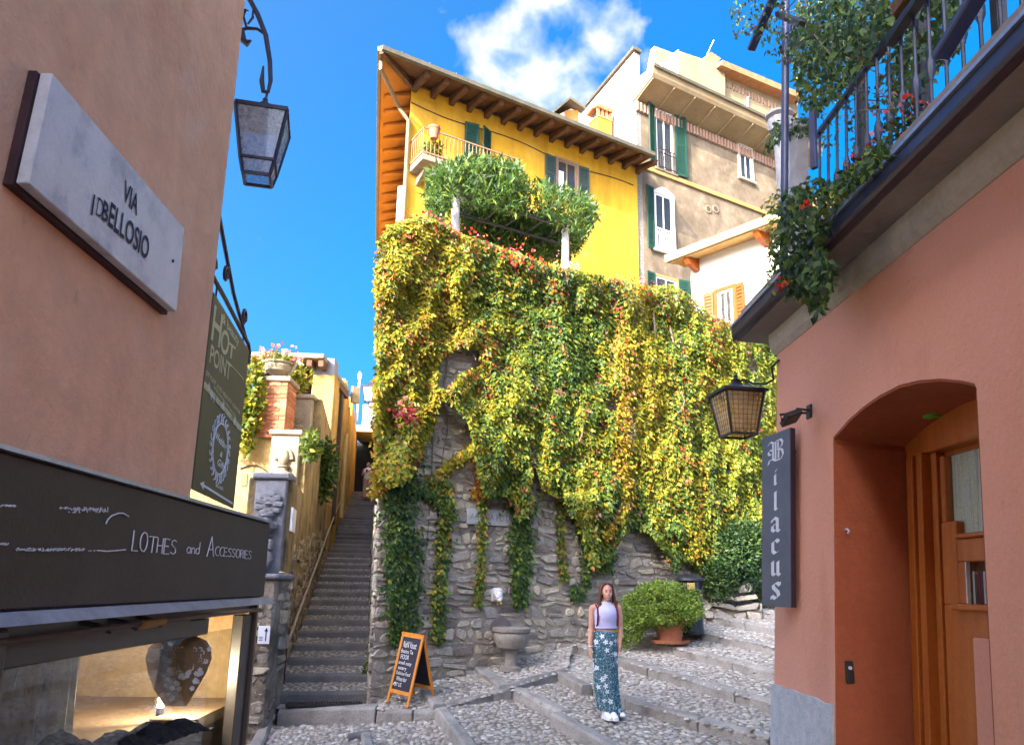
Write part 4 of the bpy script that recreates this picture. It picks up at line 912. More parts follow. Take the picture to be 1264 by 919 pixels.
for i in range(nu + 1):
    f = i / nu; Yc = ya + (yb - ya) * f; xc = at_y(55 + (245 - 55) * f, 905, Yc).x
    hgt = (.11 * math.exp(-((f - .12) / .10) ** 2) + .055 * math.sin(PI * min(1, max(0, f))) ** .6 + .02 * math.sin(f * 30)) 
    for j in range(nv + 1):
        a = PI * j / nv; mb.v.append(Vector((xc + .07 * math.cos(a) + .006 * math.sin(i * 1.7 + j), Yc + .01 * math.sin(j * 2 + i), shz - .012 + hgt * math.sin(a) + .004 * math.sin(i * 2.1 + j * 1.3))))
for i in range(nu):
    for j in range(nv): a = i * (nv + 1) + j; mb.f.append((a, a + 1, a + nv + 2, a + nv + 1))
mb.build('cloth', M('black_knit', [(0.014, 0.014, 0.016), (0.035, 0.034, 0.036)], 30, .95, .8, 90), t, smooth=True)

# ------------------------------------------------------------------ street plaque
plq = thing('street_plaque', 'veined marble street plaque lettered VIA on the salmon wall', 'plaque', tuple(LW.at(130, 240)))
A = LW.uv(65, 90, .06); B = LW.uv(228, 282, .06); C = LW.uv(218, 385, .06); D = LW.uv(35, 226, .06)
u0_, u1_ = (A[0] + D[0]) / 2, (B[0] + C[0]) / 2
mb = MB(); LW.poly(mb, [(D[0], D[1]), (C[0], C[1]), (B[0], B[1]), (A[0], A[1])], .026, .06); mb.build('slab', MAT['marble'], plq, bevel=.003)
mb = MB(); g_ = .012; LW.poly(mb, [(D[0] - g_, D[1] - g_), (C[0] + g_ * .3, C[1] - g_), (B[0] + g_ * .3, B[1] - .002), (A[0] - g_, A[1] - .002)], .0, .025); mb.build('backing', MAT['rust_brown'], plq, bevel=.002)
# lettering follows the slab: map pixel corners
def plq_text(s, x0, y0, x1, y1, xt, yt, nm='lettering', bold=.02):
    a = LW.uv(x0, y0, .062); b = LW.uv(x1, y1, .062); c = LW.uv(xt, yt, .062); mbx = MB()
    text(mbx, LW, s, a[0], a[1], c[1] - a[1], .0625, b[0] - a[0], slope=(b[1] - a[1]) / (b[0] - a[0]), bold=bold); mbx.build(nm, MAT['ink'], plq)
plq_text('VIA', 151, 245, 169, 266, 150, 217)
plq_text('ELLOSIO', 133, 277, 182, 321, 133, 245)
plq_text('D', 118, 265, 126, 271, 119, 240, bold=-.01); plq_text('B', 125, 269, 132, 276, 125, 243); plq_text('I', 112, 264, 114, 266, 113, 237)
p_ = LW.at(213, 322, .061); MB().tube([p_, p_ + Vector((.004, 0, 0))], .006, 8).build('screw', MAT['ink'], plq)

# ------------------------------------------------------------------ wall lantern on a scrolled arm, at the corner of the house
YLn = 4.22; c = at_y(325, 148, YLn); ll = thing('corner_lantern', 'black framed lantern with dusty panes hung on a scroll arm off the salmon house', 'lantern', tuple(c))
lantern(ll, c, .295, .31, MAT['lamp_glass'], MAT['iron'], lower=.09, roof=False, ang=R(12), thick=.016)
arm = [at_y(x, y, YLn) for x, y in ((255, -120), (285, -50), (305, -6), (318, 18), (328, 44), (333, 75), (334, 100), (331, 114))]
MB().tube(arm, [.016, .016, .016, .016, .016, .015, .014, .010], 8).build('scroll_arm', MAT['iron'], ll, smooth=True)
MB().tube([at_y(x, y, YLn) for x, y in ((331, 114), (325, 113), (323, 100), (325, 82))], [.012, .014, .016, .006], 8).build('scroll_curl', MAT['iron'], ll, smooth=True)
MB().tube([at_y(x, y, YLn) for x, y in ((331, 112), (328, 122), (325, 140))], .008, 6).build('hook', MAT['iron'], ll, smooth=True)
MB().tube([at_y(x, y, YLn) for x, y in ((328, 44), (318, 36), (306, 35), (296, 37), (270, 30))], [.006, .010, .011, .010, .010], 6).build('tendril', MAT['iron'], ll, smooth=True)
for (xs_, w_) in ((((300, 38), (299, 48), (305, 54), (310, 50)), (.010, .024, .022, .006)), (((304, 33), (300, 20), (303, 12), (307, 14)), (.008, .010, .010, .004)), (((306, 30), (312, 22), (312, 10)), (.006, .009, .003))):
    MB().tube([at_y(x, y, YLn) for x, y in xs_], list(w_), 7).build('iron_leaf', MAT['iron'], ll, smooth=True)

# ------------------------------------------------------------------ hanging beauty-salon sign
na = at_y(246, 480, 3.93); fb = at_y(299, 480, 5.0); na.z = 0; fb.z = 0
HS = Pl(na, fb - na); L_ = (fb - na).length
hsn = thing('hanging_sign', 'olive hanging sign lettered HOT POINT with white oval crest and arrow', 'sign', tuple(HS.at(270, 500)))
t1 = HS.uv(266, 367)[1]; t2 = HS.uv(305, 437)[1]; b1 = HS.uv(240, 610)[1]; b2 = HS.uv(291, 628)[1]
tp, bt_ = (t1 + t2) / 2, (b1 + b2) / 2
mb = MB(); HS.box(mb, 0, L_, bt_, tp, .012, .02); mb.build('panel', MAT['olive'], hsn, bevel=.003)
def hpx(s, x0, y0, x1, y1, xt, yt, mat='olive_txt', nm='lettering', shear=0):
    a = HS.uv(x0, y0, .021); b = HS.uv(x1, y1, .021); c_ = HS.uv(xt, yt, .021); mbx = MB()
    text(mbx, HS, s, a[0], a[1], c_[1] - a[1], .0225, b[0] - a[0], shear, (b[1] - a[1]) / (b[0] - a[0]), .018); mbx.build(nm, MAT[mat], hsn)
hpx('H', 260, 417, 271, 429, 264, 375); hpx('O', 271, 432, 281, 440, 273, 402); hpx('T', 280, 438, 289, 445, 281, 420)
hpx('POINT', 258, 446, 283, 469, 260, 424)
hpx('& beauty', 274, 396, 294, 427, 275, 385); hpx('STYLIST AND BEAUTY CENTER', 254, 462, 296, 512, 255, 457); hpx('WEDDING SPECIALIST', 263, 478, 290, 515, 263, 474)
mbx = MB(); mbx.bar(HS.at(283, 448, .022), HS.at(301, 468, .022), .006, .002, HS.n); mbx.build('rule_line', MAT['olive_txt'], hsn)
mbx = MB(); mbx.bar(HS.at(252, 474, .022), HS.at(298, 530, .022), .035, .002, HS.n); mbx.build('stripe', MAT['olive_txt'], hsn)
rr = random.Random(12)
for i in range(16):
    f = .12 + .8 * rr.random(); c_ = HS.at(252 + 46 * f, 474 + 56 * f, .026) + HS.u * rr.uniform(-.02, .02) + HS.v * rr.uniform(-.02, .02); mbx = MB()
    for q in range(5): mbx.add([c_, c_ + HS.u * .02 * math.cos(q * 1.257) + HS.v * .02 * math.sin(q * 1.257), c_ + HS.u * .024 * math.cos(q * 1.257 + .6) + HS.v * .024 * math.sin(q * 1.257 + .6)], [(0, 1, 2)])
    mbx.build('printed_flower', MAT[rr.choice(['white_txt', 'white_txt', 'green_sh'])], hsn)
oc = HS.uv(272, 554, .022); rx = abs(HS.uv(281, 560, .022)[0] - HS.uv(264, 548, .022)[0]) / 2; ry = abs(HS.uv(272, 522, .022)[1] - HS.uv(272, 588, .022)[1]) / 2
mbx = MB(); mbx.tube([HS.P(oc[0] + rx * math.cos(a), oc[1] + ry * math.sin(a), .022) for a in [2 * PI * i / 36 for i in range(37)]], .005, 5); mbx.build('oval_ring', MAT['white_txt'], hsn)
for i in range(26):
    a = 2 * PI * i / 26; k_ = 1.17 + .06 * (i % 2); mbx = MB(); r_ = .022 if i % 2 else .03
    mbx.tube([HS.P(oc[0] + rx * k_ * 1.06 * math.cos(a) + r_ * math.cos(b), oc[1] + ry * k_ * math.sin(a) + r_ * math.sin(b), .022) for b in [a + 5.2 * q / 8 for q in range(9)]], .004, 4); mbx.build('crest_scroll', MAT['white_txt'], hsn)
hpx('Wedding', 266, 541, 279, 556, 266, 531, 'white_txt', shear=.3); hpx('&', 271, 562, 274, 565, 271, 555, 'white_txt', shear=.3); hpx('Gift', 268, 573, 276, 580, 268, 564, 'white_txt', shear=.3)
hpx('BELLAGIO', 266, 600, 275, 605, 266, 596, 'white_txt')
mbx = MB(); mbx.bar(HS.at(250, 598, .022), HS.at(287, 621, .022), .012, .002, HS.n); q = HS.uv(247, 596, .022); q2 = HS.uv(252, 594, .022); q3 = HS.uv(251, 604, .022); HS.poly(mbx, [q, q3, q2], .021, .023); mbx.build('arrow', MAT['white_txt'], hsn)
ir = lambda pts, r, nm: MB().tube([HS.P(u, v, 0) for u, v in pts], r, 7).build(nm, MAT['iron'], hsn, smooth=True)
ir([(-.25, tp + .10), (L_ * .35, tp + .09), (L_ + .05, tp + .06), (L_ + .12, tp + .02), (L_ + .12, tp - .06)], .014, 'bracket_bar')
ir([(-.2, tp + .55), (.15, tp + .38), (L_ * .5, tp + .2), (L_ * .95, tp + .07)], .012, 'bracket_stay')
for (cu_, cv_, r_) in ((L_ * .28, tp + .22, .06), (L_ * .85, tp + .17, .07), (.02, tp + .16, .05)):
    ir([(cu_ + r_ * (1 - q / 14) * math.cos(q * .7), cv_ + r_ * (1 - q / 14) * math.sin(q * .7)) for q in range(12)], .010, 'bracket_scroll')
for u_ in (L_ * .12, L_ * .88): ir([(u_, tp - .01), (u_, tp + .09)], .006, 'hanger')
# ------------------------------------------------------------------ right house (battered front), arched door
BAT = R(4.0)
RV = Vector((math.sin(BAT), 0, math.cos(BAT)))
_p = Pl((1.8, 0, 1.65), (0, -1, 0), RV); c = _p.at(957, 700)
RH = Pl(c, (0, -1, 0), RV)                                   # u runs towards the camera, v up the battered face
rh = thing('pink_house', 'pink rendered house with deep arched doorway and cream cove under the terrace', 'house', (1.8, 3.5, -.42))
VT = RH.uv(960, 442)[1] + .03; VB = -2.2; UL = 7.5
arch_px = [(1030, 548), (1034, 537), (1048, 517), (1065, 502), (1085, 488), (1110, 475), (1135, 469), (1160, 467), (1185, 469), (1203, 473), (1212, 478)]
arch = [RH.uv(*q) for q in arch_px]; ud0 = RH.uv(1029, 700)[0]; ud1 = RH.uv(1217, 700)[0]
arch[0] = (ud0, arch[0][1]); arch[1] = (ud0 + .004, arch[1][1]); arch[-1] = (ud1, arch[-1][1]); DP = .55
mb = MB(); RH.box(mb, 0, ud0, VB, VT, -DP, 0); mb.build('wall_pier', MAT['pink'], rh)
mb = MB(); RH.box(mb, ud1, UL, VB, VT, -DP, 0); mb.build('wall_pier', MAT['pink'], rh)
mb = MB(); RH.poly(mb, [(ud0, VT)] + arch + [(ud1, VT)], -DP, 0); mb.build('wall_over_arch', MAT['pink'], rh)
mb = MB(); RH.box(mb, .003, UL, VB, VT + .2, -6, -DP - .9); mb.build('rear_block', MAT['pink'], rh)
mb = MB(); RH.box(mb, 0.003, .45, VB, VT, -DP - .91, -DP - .002); mb.build('gable_return', MAT['pink'], rh)
# reddish lining of the reveal
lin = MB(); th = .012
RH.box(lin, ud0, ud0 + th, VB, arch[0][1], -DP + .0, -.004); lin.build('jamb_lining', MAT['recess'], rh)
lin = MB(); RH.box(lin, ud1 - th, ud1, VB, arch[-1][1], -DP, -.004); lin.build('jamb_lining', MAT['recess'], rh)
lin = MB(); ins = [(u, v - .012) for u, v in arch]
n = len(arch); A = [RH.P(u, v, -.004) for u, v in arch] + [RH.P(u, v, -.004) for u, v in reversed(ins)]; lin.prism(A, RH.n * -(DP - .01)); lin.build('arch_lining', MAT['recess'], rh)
pz = [RH.uv(961, 845), RH.uv(1027, 868)]
mb = MB(); top_ = [(ud0, pz[1][1])] + [(ud0 * (1 - i / 8), pz[1][1] + (pz[0][1] - pz[1][1]) * i / 8 + random.uniform(-.008, .008)) for i in range(1, 8)] + [(-.012, pz[0][1])]
RH.poly(mb, [(-.012, VB), (ud0, VB)] + top_, .002, .016); mb.build('plinth', MAT['plinth'], rh)
mb = MB(); mb.prism([RH.P(-.012, VB, .015), RH.P(-.012, pz[0][1], .015), RH.P(-.012, pz[0][1], -1.4), RH.P(-.012, VB, -1.4)], RH.u * .010); mb.build('plinth_return', MAT['plinth'], rh)
# door set back in the reveal
DO = -DP + .12
def dpx(x, y, o=DO): return RH.uv(x, y, o)
dr = thing('arched_door', 'orange brown panelled wooden door with glazed upper light in the arched recess', 'door', tuple(RH.P(ud0 + .4, VB, DO)))
mb = MB(); RH.box(mb, ud0 - .05, ud1 + .05, VB, max(a[1] for a in arch) + .05, -DP - .05, DO - .05); mb.build('door_lining', MAT['door'], dr)
edges = [1113, 1124, 1132, 1140, 1146, 1153, 1160]; offs = [.03, .015, .045, .02, .05, .0]
vt = dpx(1120, 590)[1]
for i in range(6):
    a, b = dpx(edges[i], 700)[0], dpx(edges[i + 1], 700)[0]; mb = MB(); RH.box(mb, a + .001, b - .001, VB, dpx(1130, 565)[1], DO - .05, DO + offs[i]); mb.build('frame_moulding', MAT['door'], dr, bevel=.004)
a = dpx(1108, 620)[0]; ar = []
mb = MB(); RH.box(mb, dpx(1113, 560)[0], ud1 + .1, dpx(1130, 565)[1] + .002, dpx(1190, 500)[1] + .1, DO - .05, DO + .03); mb.build('head_rail', MAT['door'], dr, bevel=.006)
gx0, gx1 = dpx(1164, 600)[0], dpx(1240, 600)[0]
gv1 = dpx(1166, 562)[1]; gv0 = dpx(1190, 641)[1]; gv0b = dpx(1205, 660)[1]
LO = DO + .005
def panel(x0, x1, v0, v1, o0, o1, nm, mat='door', bev=.005, par=dr):
    mb = MB(); RH.box(mb, x0, x1, v0, v1, o0, o1); return mb.build(nm, MAT[mat], par, bevel=bev)
ux = lambda x: dpx(x, 700)[0]
panel(ux(1160), ux(1166), VB, gv1, DO - .05, DO - .02, 'rebate', 'recess')
panel(ux(1166.5), ux(1260), VB, gv0b - .32, DO - .05, DO + .012, 'lower_rail')
panel(ux(1166.5), ux(1185), gv0b - .319, gv0 - .001, DO - .05, DO + .012, 'stile')
panel(ux(1185.5), ux(1260), gv0b - .12, gv0b - .012, DO - .05, DO + .012, 'mid_rail')
panel(ux(1186), ux(1260), gv0b - .011, gv0b + .01, DO - .03, DO + .03, 'glazing_bead')
panel(ux(1182), ux(1260), gv0b - .345, gv0b - .315, DO - .03, DO + .045, 'sill_bead')
panel(ux(1185.5), ux(1195), gv0b - .314, gv0b - .121, DO - .05, DO + .012, 'stile')
panel(ux(1166.5), ux(1260), gv0b + .011, gv1, DO - .045, DO - .04, 'upper_backing', 'dark_room')
panel(ux(1166.5), ux(1172), gv0, gv1, DO - .035, DO + .008, 'glass_stile')
cu = panel(ux(1172.5), ux(1260), gv0b + .012, gv1, DO - .034, DO - .03, 'curtain', 'curtain')
panel(ux(1173), ux(1260), gv0b + .012, gv1, DO - .012, DO - .008, 'pane', 'glass', 0)
panel(ux(1195.5), ux(1260), gv0b - .314, gv0b - .121, DO - .045, DO - .04, 'lower_backing', 'dark_room')
panel(ux(1195.5), ux(1260), gv0b - .314, gv0b - .121, DO - .006, DO - .002, 'pane', 'glass', 0)
u = ux(1197)
for i in range(5):
    w = random.uniform(.012, .022); panel(u, u + w, gv0b - .312, gv0b - .15 - random.uniform(0, .03), DO - .038, DO - .01, 'book', ['white_txt', 'dark_room', 'maroon', 'iron', 'white_txt'][i], .002); u += w + .002
panel(ux(1203), ux(1260), VB + .1, gv0b - .46, DO + .013, DO + .028, 'raised_panel', 'pink', .01)
# the glazed edge trim pale
for x in (1195.6, ): panel(ux(x), ux(x) + .006, gv0b - .314, gv0b - .121, DO - .002, DO + .016, 'pale_trim', 'white_wood', 0)
# door furniture on the reveal
c = RH.P(ud0 + .013, RH.uv(1043, 830)[1], -.07); t = thing('door_bell', 'small black door bell plate low on the red door reveal', 'bell', tuple(c))
mb = MB(); mb.box((c.x - .022, c.y - .012, c.z - .055), (c.x + .022, c.y + .0, c.z + .055)); mb.build('plate', MAT['iron_blk'], t, bevel=.004)
mb = MB(); mb.tube([(c.x, c.y - .012, c.z + .02), (c.x, c.y - .022, c.z + .02)], .009, 10); mb.build('button', MAT['silver_txt'], t)
c = RH.P(ud0 + .013, RH.uv(1041, 650)[1], -.06); t = thing('wall_hook', 'tiny pale metal hook on the red door reveal', 'hook', tuple(c))
MB().tube([c, c + Vector((0, -.02, 0)), c + Vector((.004, -.03, -.012)), c + Vector((0, -.02, -.022))], .006, 6).build('hook', MAT['silver_txt'], t, smooth=True)
c = RH.P(RH.uv(1148, 516, -.35)[0], RH.uv(1148, 516, -.35)[1], -.36); t = thing('door_lamp', 'small green glass lamp tucked under the door arch', 'lamp', tuple(c))
MB().lathe([(0, 0), (.04, .005), (.05, .02), (.03, .045), (0, .05)], c, 12).build('shade', M('green_glass', [(0.04, 0.35, 0.03), (0.08, 0.5, 0.05)], 9, .3), t, smooth=True)
MB().tube([c + Vector((0, 0, .045)), c + Vector((.03, -.06, .06))], .012, 8).build('arm', MAT['iron_blk'], t)

# cornice: cream cove, soffit, gutter, flashing - all swept along the front and round the far corner
def sweep(profile, name, mat, parent, u0=-.42, bev=0, end=UL):
    mb = MB(); mb.prism([RH.P(u0, VT + v, o) for o, v in profile], RH.u * (end - u0)); return mb.build(name, mat, parent, bevel=bev)
sweep([(-.3, 0.0), (.006, 0.0), (.035, .035), (.05, .10), (.05, .14), (-.3, .14)], 'cream_cove', MAT['cream'], rh, -.03)
sweep([(-.6, .141), (.20, .141), (.20, .19), (-.6, .19)], 'soffit', MAT['soffit'], rh, -.18)
sweep([(.201, .143), (.235, .15), (.25, .17), (.25, .235), (.201, .235)], 'gutter', MAT['gutter'], rh, -.22, .005)
sweep([(.1, .236), (.262, .236), (.266, .25), (.245, .276), (.1, .276)], 'flashing', MAT['gutter_lt'], rh, -.22)
sweep([(.1, .277), (.225, .277), (.225, .295), (.1, .295)], 'drip_edge', MAT['gutter'], rh, -.21)
sweep([(-.6, .296), (.20, .296), (.20, .37), (-.6, .37)], 'terrace_kerb', MAT['soffit'], rh, -.19, .01)
mb = MB(); RH.box(mb, -.17, -.03, .141 + VT, .19 + VT, -2.2, -.6); mb.build('soffit_return', MAT['soffit'], rh)
mb = MB(); RH.box(mb, -.23, -.181, VT + .145, VT + .27, -2.2, .24); mb.build('gutter_return', MAT['gutter'], rh, bevel=.006)
mb = MB(); RH.box(mb, -.0, UL, VT + .02, VT + .14, -3.0, -.31); mb.build('terrace_floor', MAT['soffit'], rh)

# railing on the terrace
RO = .10; VR0 = VT + .37
rl_ = thing('terrace_railing', 'black iron railing with knotted bars along the terrace edge', 'railing', tuple(RH.P(2, VR0, RO)))
VR1 = VT + 1.08; ur0 = RH.uv(1012, 200, RO)[0]
for nm, v in (('top_rail', VR1), ('bottom_rail', VR0 + .06)):
    mb = MB(); mb.bar(RH.P(ur0 - .05, v, RO), RH.P(UL, v, RO), .03, .022); mb.build(nm, MAT['iron'], rl_)
for i in range(34):
    u = ur0 + i * .115; mb = MB(); mb.tube([RH.P(u, VR0, RO), RH.P(u, VR0 + .22, RO), RH.P(u, VR0 + .26, RO), RH.P(u, VR0 + .30, RO), RH.P(u, VR0 + .34, RO), RH.P(u, VR1, RO)], [.008, .008, .02, .02, .008, .008], 6)
    mb.build('baluster', MAT['iron'], rl_, smooth=True)
# stone gate pier with gadrooned urn behind
pu0, pu1 = RH.uv(974, 200, -.02)[0], RH.uv(983, 200, -.02)[0]; pvt = RH.uv(992, 146, -.02)[1]; pc = RH.P((pu0 + pu1) / 2, VR0, -.1); t = thing('terrace_pier', 'pale square stone pier at the terrace corner', 'pier', tuple(pc))
mb = MB(); RH.box(mb, pu0, pu1, VR0, pvt, -.105, -.02); mb.build('shaft', MAT['pale_stone'], t, bevel=.006)
mb = MB(); RH.box(mb, pu0 - .03, pu1 + .03, pvt + .001, pvt + .055, -.13, .01); mb.build('cap', MAT['pale_stone'], t, bevel=.008)
_q = RH.uv(966, 150, -.3); uc = RH.P(_q[0] - .02, _q[1] - .2, -.3); t = thing('gadrooned_urn', 'grey gadrooned stone urn behind the pale terrace pier', 'urn', tuple(uc))
rings = []
for r, z in [(.06, -.6), (.06, 0.05), (.04, .09), (.09, .12), (.10, .17), (.104, .21), (.08, .235), (.116, .255), (.116, .275), (.08, .28)]:
    rings.append([uc + Vector((r * (1 + (.06 * abs(math.sin(6 * a)) if .1 < z < .24 else 0)) * math.cos(a), r * (1 + (.06 * abs(math.sin(6 * a)) if .1 < z < .24 else 0)) * math.sin(a), z)) for a in [2 * PI * i / 48 for i in range(48)]])
mb = MB(); mb.loft(rings); mb.build('bowl', MAT['pale_stone'], t, smooth=True)
# awning pole with folded arm, timbers of the terrace pergola
c0_ = RH.uv(969, 150, .16); c1_ = RH.uv(965, -20, .22)
t = thing('awning_pole', 'dark blue steel pole with folded arm at the terrace corner', 'pole', tuple(RH.P(c0_[0], VR0, .22)))
MB().tube([RH.P(c0_[0], VR0 - .05, .16), RH.P(c0_[0], c0_[1] + 2.2, .16)], .024, 10).build('shaft', MAT['pole'], t, smooth=True)
mb = MB(); mb.bar(RH.at(927, 62, .34), RH.at(957, -8, .30), .055, .03); mb.build('folded_arm', MAT['pole'], t, bevel=.004)
mb = MB(); mb.bar(RH.at(962, 18, .25), RH.at(990, 30, .2), .05, .04); mb.build('clamp', MAT['iron_blk'], t, bevel=.004)
mb = MB(); mb.bar(RH.at(1003, 137, .24), RH.at(1005, 208, .24), .035, .03); mb.build('drop_arm', MAT['pole'], t, bevel=.004)
pg = thing('terrace_pergola', 'dark brown timber pergola over the terrace railing', 'pergola', tuple(RH.P(1.2, VR0, -.2)))
for (x0, y0, x1, y1, o, w, mt) in ((1068, 75, 1165, -60, -.1, .11, 'eave_wood'), (1098, 55, 1175, -60, .12, .05, 'iron_blk')):
    mb = MB(); mb.bar(RH.at(x0, y0, o), RH.at(x1, y1, o), w, w * .8); mb.build('beam', MAT[mt], pg, bevel=.006)
mb = MB(); mb.bar(RH.at(1160, 72, .2), RH.at(1222, -30, .2), .07, .035); mb.build('rafter', MAT['pole'], pg, bevel=.006)
for u in (.55, 1.25, 1.9):
    mb = MB(); mb.bar(RH.P(u, VR0, -.35), RH.P(u, VR0 + 1.9, -.35), .05); mb.build('post', MAT['iron_blk'], pg)
POTS = []
for i, (u, s_, ml) in enumerate(((1.02, 1.0, 'terracotta flower pot with red geraniums on the terrace kerb'), (1.24, .85, 'smaller terracotta pot with pink flowers on the terrace kerb'), (1.5, .9, 'terracotta pot half hidden by the terrace rafter'))):
    pc_ = RH.P(u + .35, VR0, .03); t = thing('flower_pot', ml, 'pot', tuple(pc_), 'pots on the terrace kerb')
    MB().lathe([(0, 0), (.05 * s_, 0), (.07 * s_, .10 * s_), (.082 * s_, .10 * s_), (.082 * s_, .13 * s_), (.068 * s_, .13 * s_), (.06 * s_, .11 * s_), (0, .11 * s_)], pc_, 16).build('pot', MAT['terracotta'], t, smooth=True); POTS.append((pc_ + Vector((0, 0, .12 * s_)), s_, t))

# ------------------------------------------------------------------ Bilacus sign: broad-nib blackletter on grey sheet
q1 = RH.at(970, 640, .085); q0 = EYE + ray(935, 640) * ((q1 - EYE).length / ray(970, 640).length * 1.052)
q0.z = q1.z = 0; BW = (q1 - q0).length; _u = (q1 - q0).normalized(); _v = Vector((math.sin(R(3.4)), 0, math.cos(R(3.4)))); _v = (_v - _u * _v.dot(_u) * 0.0)
BS = Pl(q0 - _v * (1.6 / _v.z) + Vector((0, 0, 1.6)), _u, _v)
v1_ = (BS.uv(942, 541)[1] + BS.uv(976, 528)[1]) / 2; v0_ = (BS.uv(943, 750)[1] + BS.uv(976, 748)[1]) / 2; BH = v1_ - v0_
bs = thing('bilacus_sign', 'tall grey sheet metal sign with white blackletter word reading downwards', 'sign', tuple(BS.P(BW / 2, v0_)))
mb = MB(); sk = .012; BS.poly(mb, [(0, v0_), (BW, v0_), (BW, v1_ + sk), (0, v1_ - sk)], -.012, 0); mb.build('sheet', MAT['grey_slate'], bs, bevel=.001)
mb = MB(); BS.box(mb, BW + .0005, BW + .006, v0_, v1_ + sk, -.035, .001); mb.build('edge_return', MAT['gutter'], bs)
for v in (v0_ + .12, v1_ - .12):
    mb = MB(); mb.bar(BS.P(BW * .8, v, -.013), BS.P(BW * .8, v, -.09), .02); mb.build('wall_bracket', MAT['iron_blk'], bs)
def nib(mb, strokes, cu_, cv_, sc, w, ang=38):
    d = (math.cos(R(ang)) * w / 2, math.sin(R(ang)) * w / 2)
    for st in strokes:
        for (x0, y0), (x1, y1) in zip(st, st[1:]):
            q = [(x0 - d[0], y0 - d[1]), (x0 + d[0], y0 + d[1]), (x1 + d[0], y1 + d[1]), (x1 - d[0], y1 - d[1])]
            nib.k += 1; mb.add([BS.P(cu_ + a * sc * 1.4, cv_ + b * sc, .0015 + .00002 * (nib.k % 40)) for a, b in q], [(0, 1, 2, 3)])
nib.k = 0
dot = lambda x, y, s=.09: [[(x - s * .5, y + s * .5), (x + s * .5, y - s * .5)]]
minim = lambda x, h=1.0: [[(x - .08, h - .10), (x + .02, h - .02), (x + .02, h - .0)], [(x, h - .06), (x, .10)], [(x - .04, .12), (x + .10, .0)]]
LET = {
 'i': (minim(0) + [[(0, 1.22), (.16, 1.44)]], .22), 'l': ([[(-.1, 1.44), (0, 1.54), (0, .12)], [(-.04, .12), (.12, 0)], [(0, 1.45), (.13, 1.54)]], .22),
 'a': ([[(-.26, .80), (-.08, 1.0), (.16, .86), (.16, .12)], [(.13, .12), (.30, 0)], [(.14, .58), (-.20, .42), (-.24, .14), (-.06, 0), (.14, .16)], [(-.24, .86), (-.24, .70)]], .21),
 'c': ([[(.20, .86), (.04, 1.0), (-.20, .82), (-.20, .16), (-.02, 0), (.22, .14)], [(.16, .96), (.24, .80)]], .22),
 'u': ([[(-.30, .90), (-.22, .98), (-.22, .12), (-.08, 0), (.14, .14)], [(.12, .90), (.18, .98), (.18, .12), (.32, 0)]], .22),
 's': ([[(.24, .88), (.06, 1.0), (-.18, .86), (-.14, .66), (.14, .42), (.20, .16), (.0, 0), (-.26, .14)], [(.24, 1.0), (.24, .80)], [(-.26, .0), (-.26, .18)]], .20),
 'B': ([[(-.62, 1.22), (-.44, 1.44), (-.16, 1.30), (.02, 1.46)], [(-.24, 1.30), (-.24, .16)], [(-.05, 1.40), (-.05, .10)], [(.0, 1.44), (.34, 1.50), (.48, 1.28), (.40, .98), (.06, .84)], [(.10, .84), (.44, .74), (.52, .40), (.36, .10), (.02, .04)], [(-.56, .08), (-.28, .16), (.0, .02), (.34, .08)], [(-.60, .70), (-.46, .86), (-.28, .78)], [(-.60, .70), (-.54, .52), (-.38, .50)], [(-.52, .08), (-.60, -.20)], [(.14, 1.36), (.14, .92)], [(.18, .74), (.18, .16)]], .13)}
rows_ = [('B', 541, 573), ('i', 579, 599), ('l', 606, 630), ('a', 638, 657), ('c', 665, 684), ('u', 692, 711), ('s', 718, 740)]
for ch_, ya, yb in rows_:
    a = BS.uv(958, ya + (2 if ch_ == 'B' else 0), 0)[1]; b = BS.uv(958, yb, 0)[1]; st, w = LET[ch_]
    ys = [y for s_ in st for _, y in s_]; xs_ = [x for s_ in st for x, _ in s_]; sc = (a - b) / (max(ys) - min(ys) + w * .5)
    if ch_ == 'B': sc *= 1.0
    mb = MB(); nib(mb, st, BW * .5 - (max(xs_) + min(xs_)) / 2 * sc * 1.4 + (.0 if ch_ != 'B' else .0), b - min(ys) * sc + w * .25 * sc, sc, w * 1.3); mb.build('blackletter_letter', MAT['silver_txt'], bs)
# spotlight over the sign
c = RH.at(1000, 508, .0); t = thing('sign_spotlight', 'small black floodlight on a stirrup arm above the grey sign', 'spotlight', tuple(c))
hc = RH.at(976, 516, .15)
d = (RH.P(*RH.uv(976, 516, .15), .15) - hc); ax = Vector((.05, .96, -.28)).normalized(); up = Vector((-.35, .25, .9)).normalized()
mb = MB(); mb.bar(hc - ax * .07, hc + ax * .05, .10, .035, up); mb.build('lamp_body', MAT['iron_blk'], t, bevel=.006)
mb = MB(); mb.bar(hc + ax * .051, hc + ax * .058, .092, .03, up); mb.build('lamp_glass', MAT['pole'], t)
for s_ in (-1, 1):
    sd = ax.cross(up).normalized() * .055 * s_; mb = MB(); mb.tube([c + RH.n * .005 + sd * .4, hc - ax * .02 + sd * 1.0 + up * .035, hc + sd], .007, 6); mb.build('stirrup', MAT['iron_blk'], t, smooth=True)
mb = MB(); mb.bar(c, c + RH.n * .012, .06, .08); mb.build('wall_plate', MAT['iron_blk'], t)
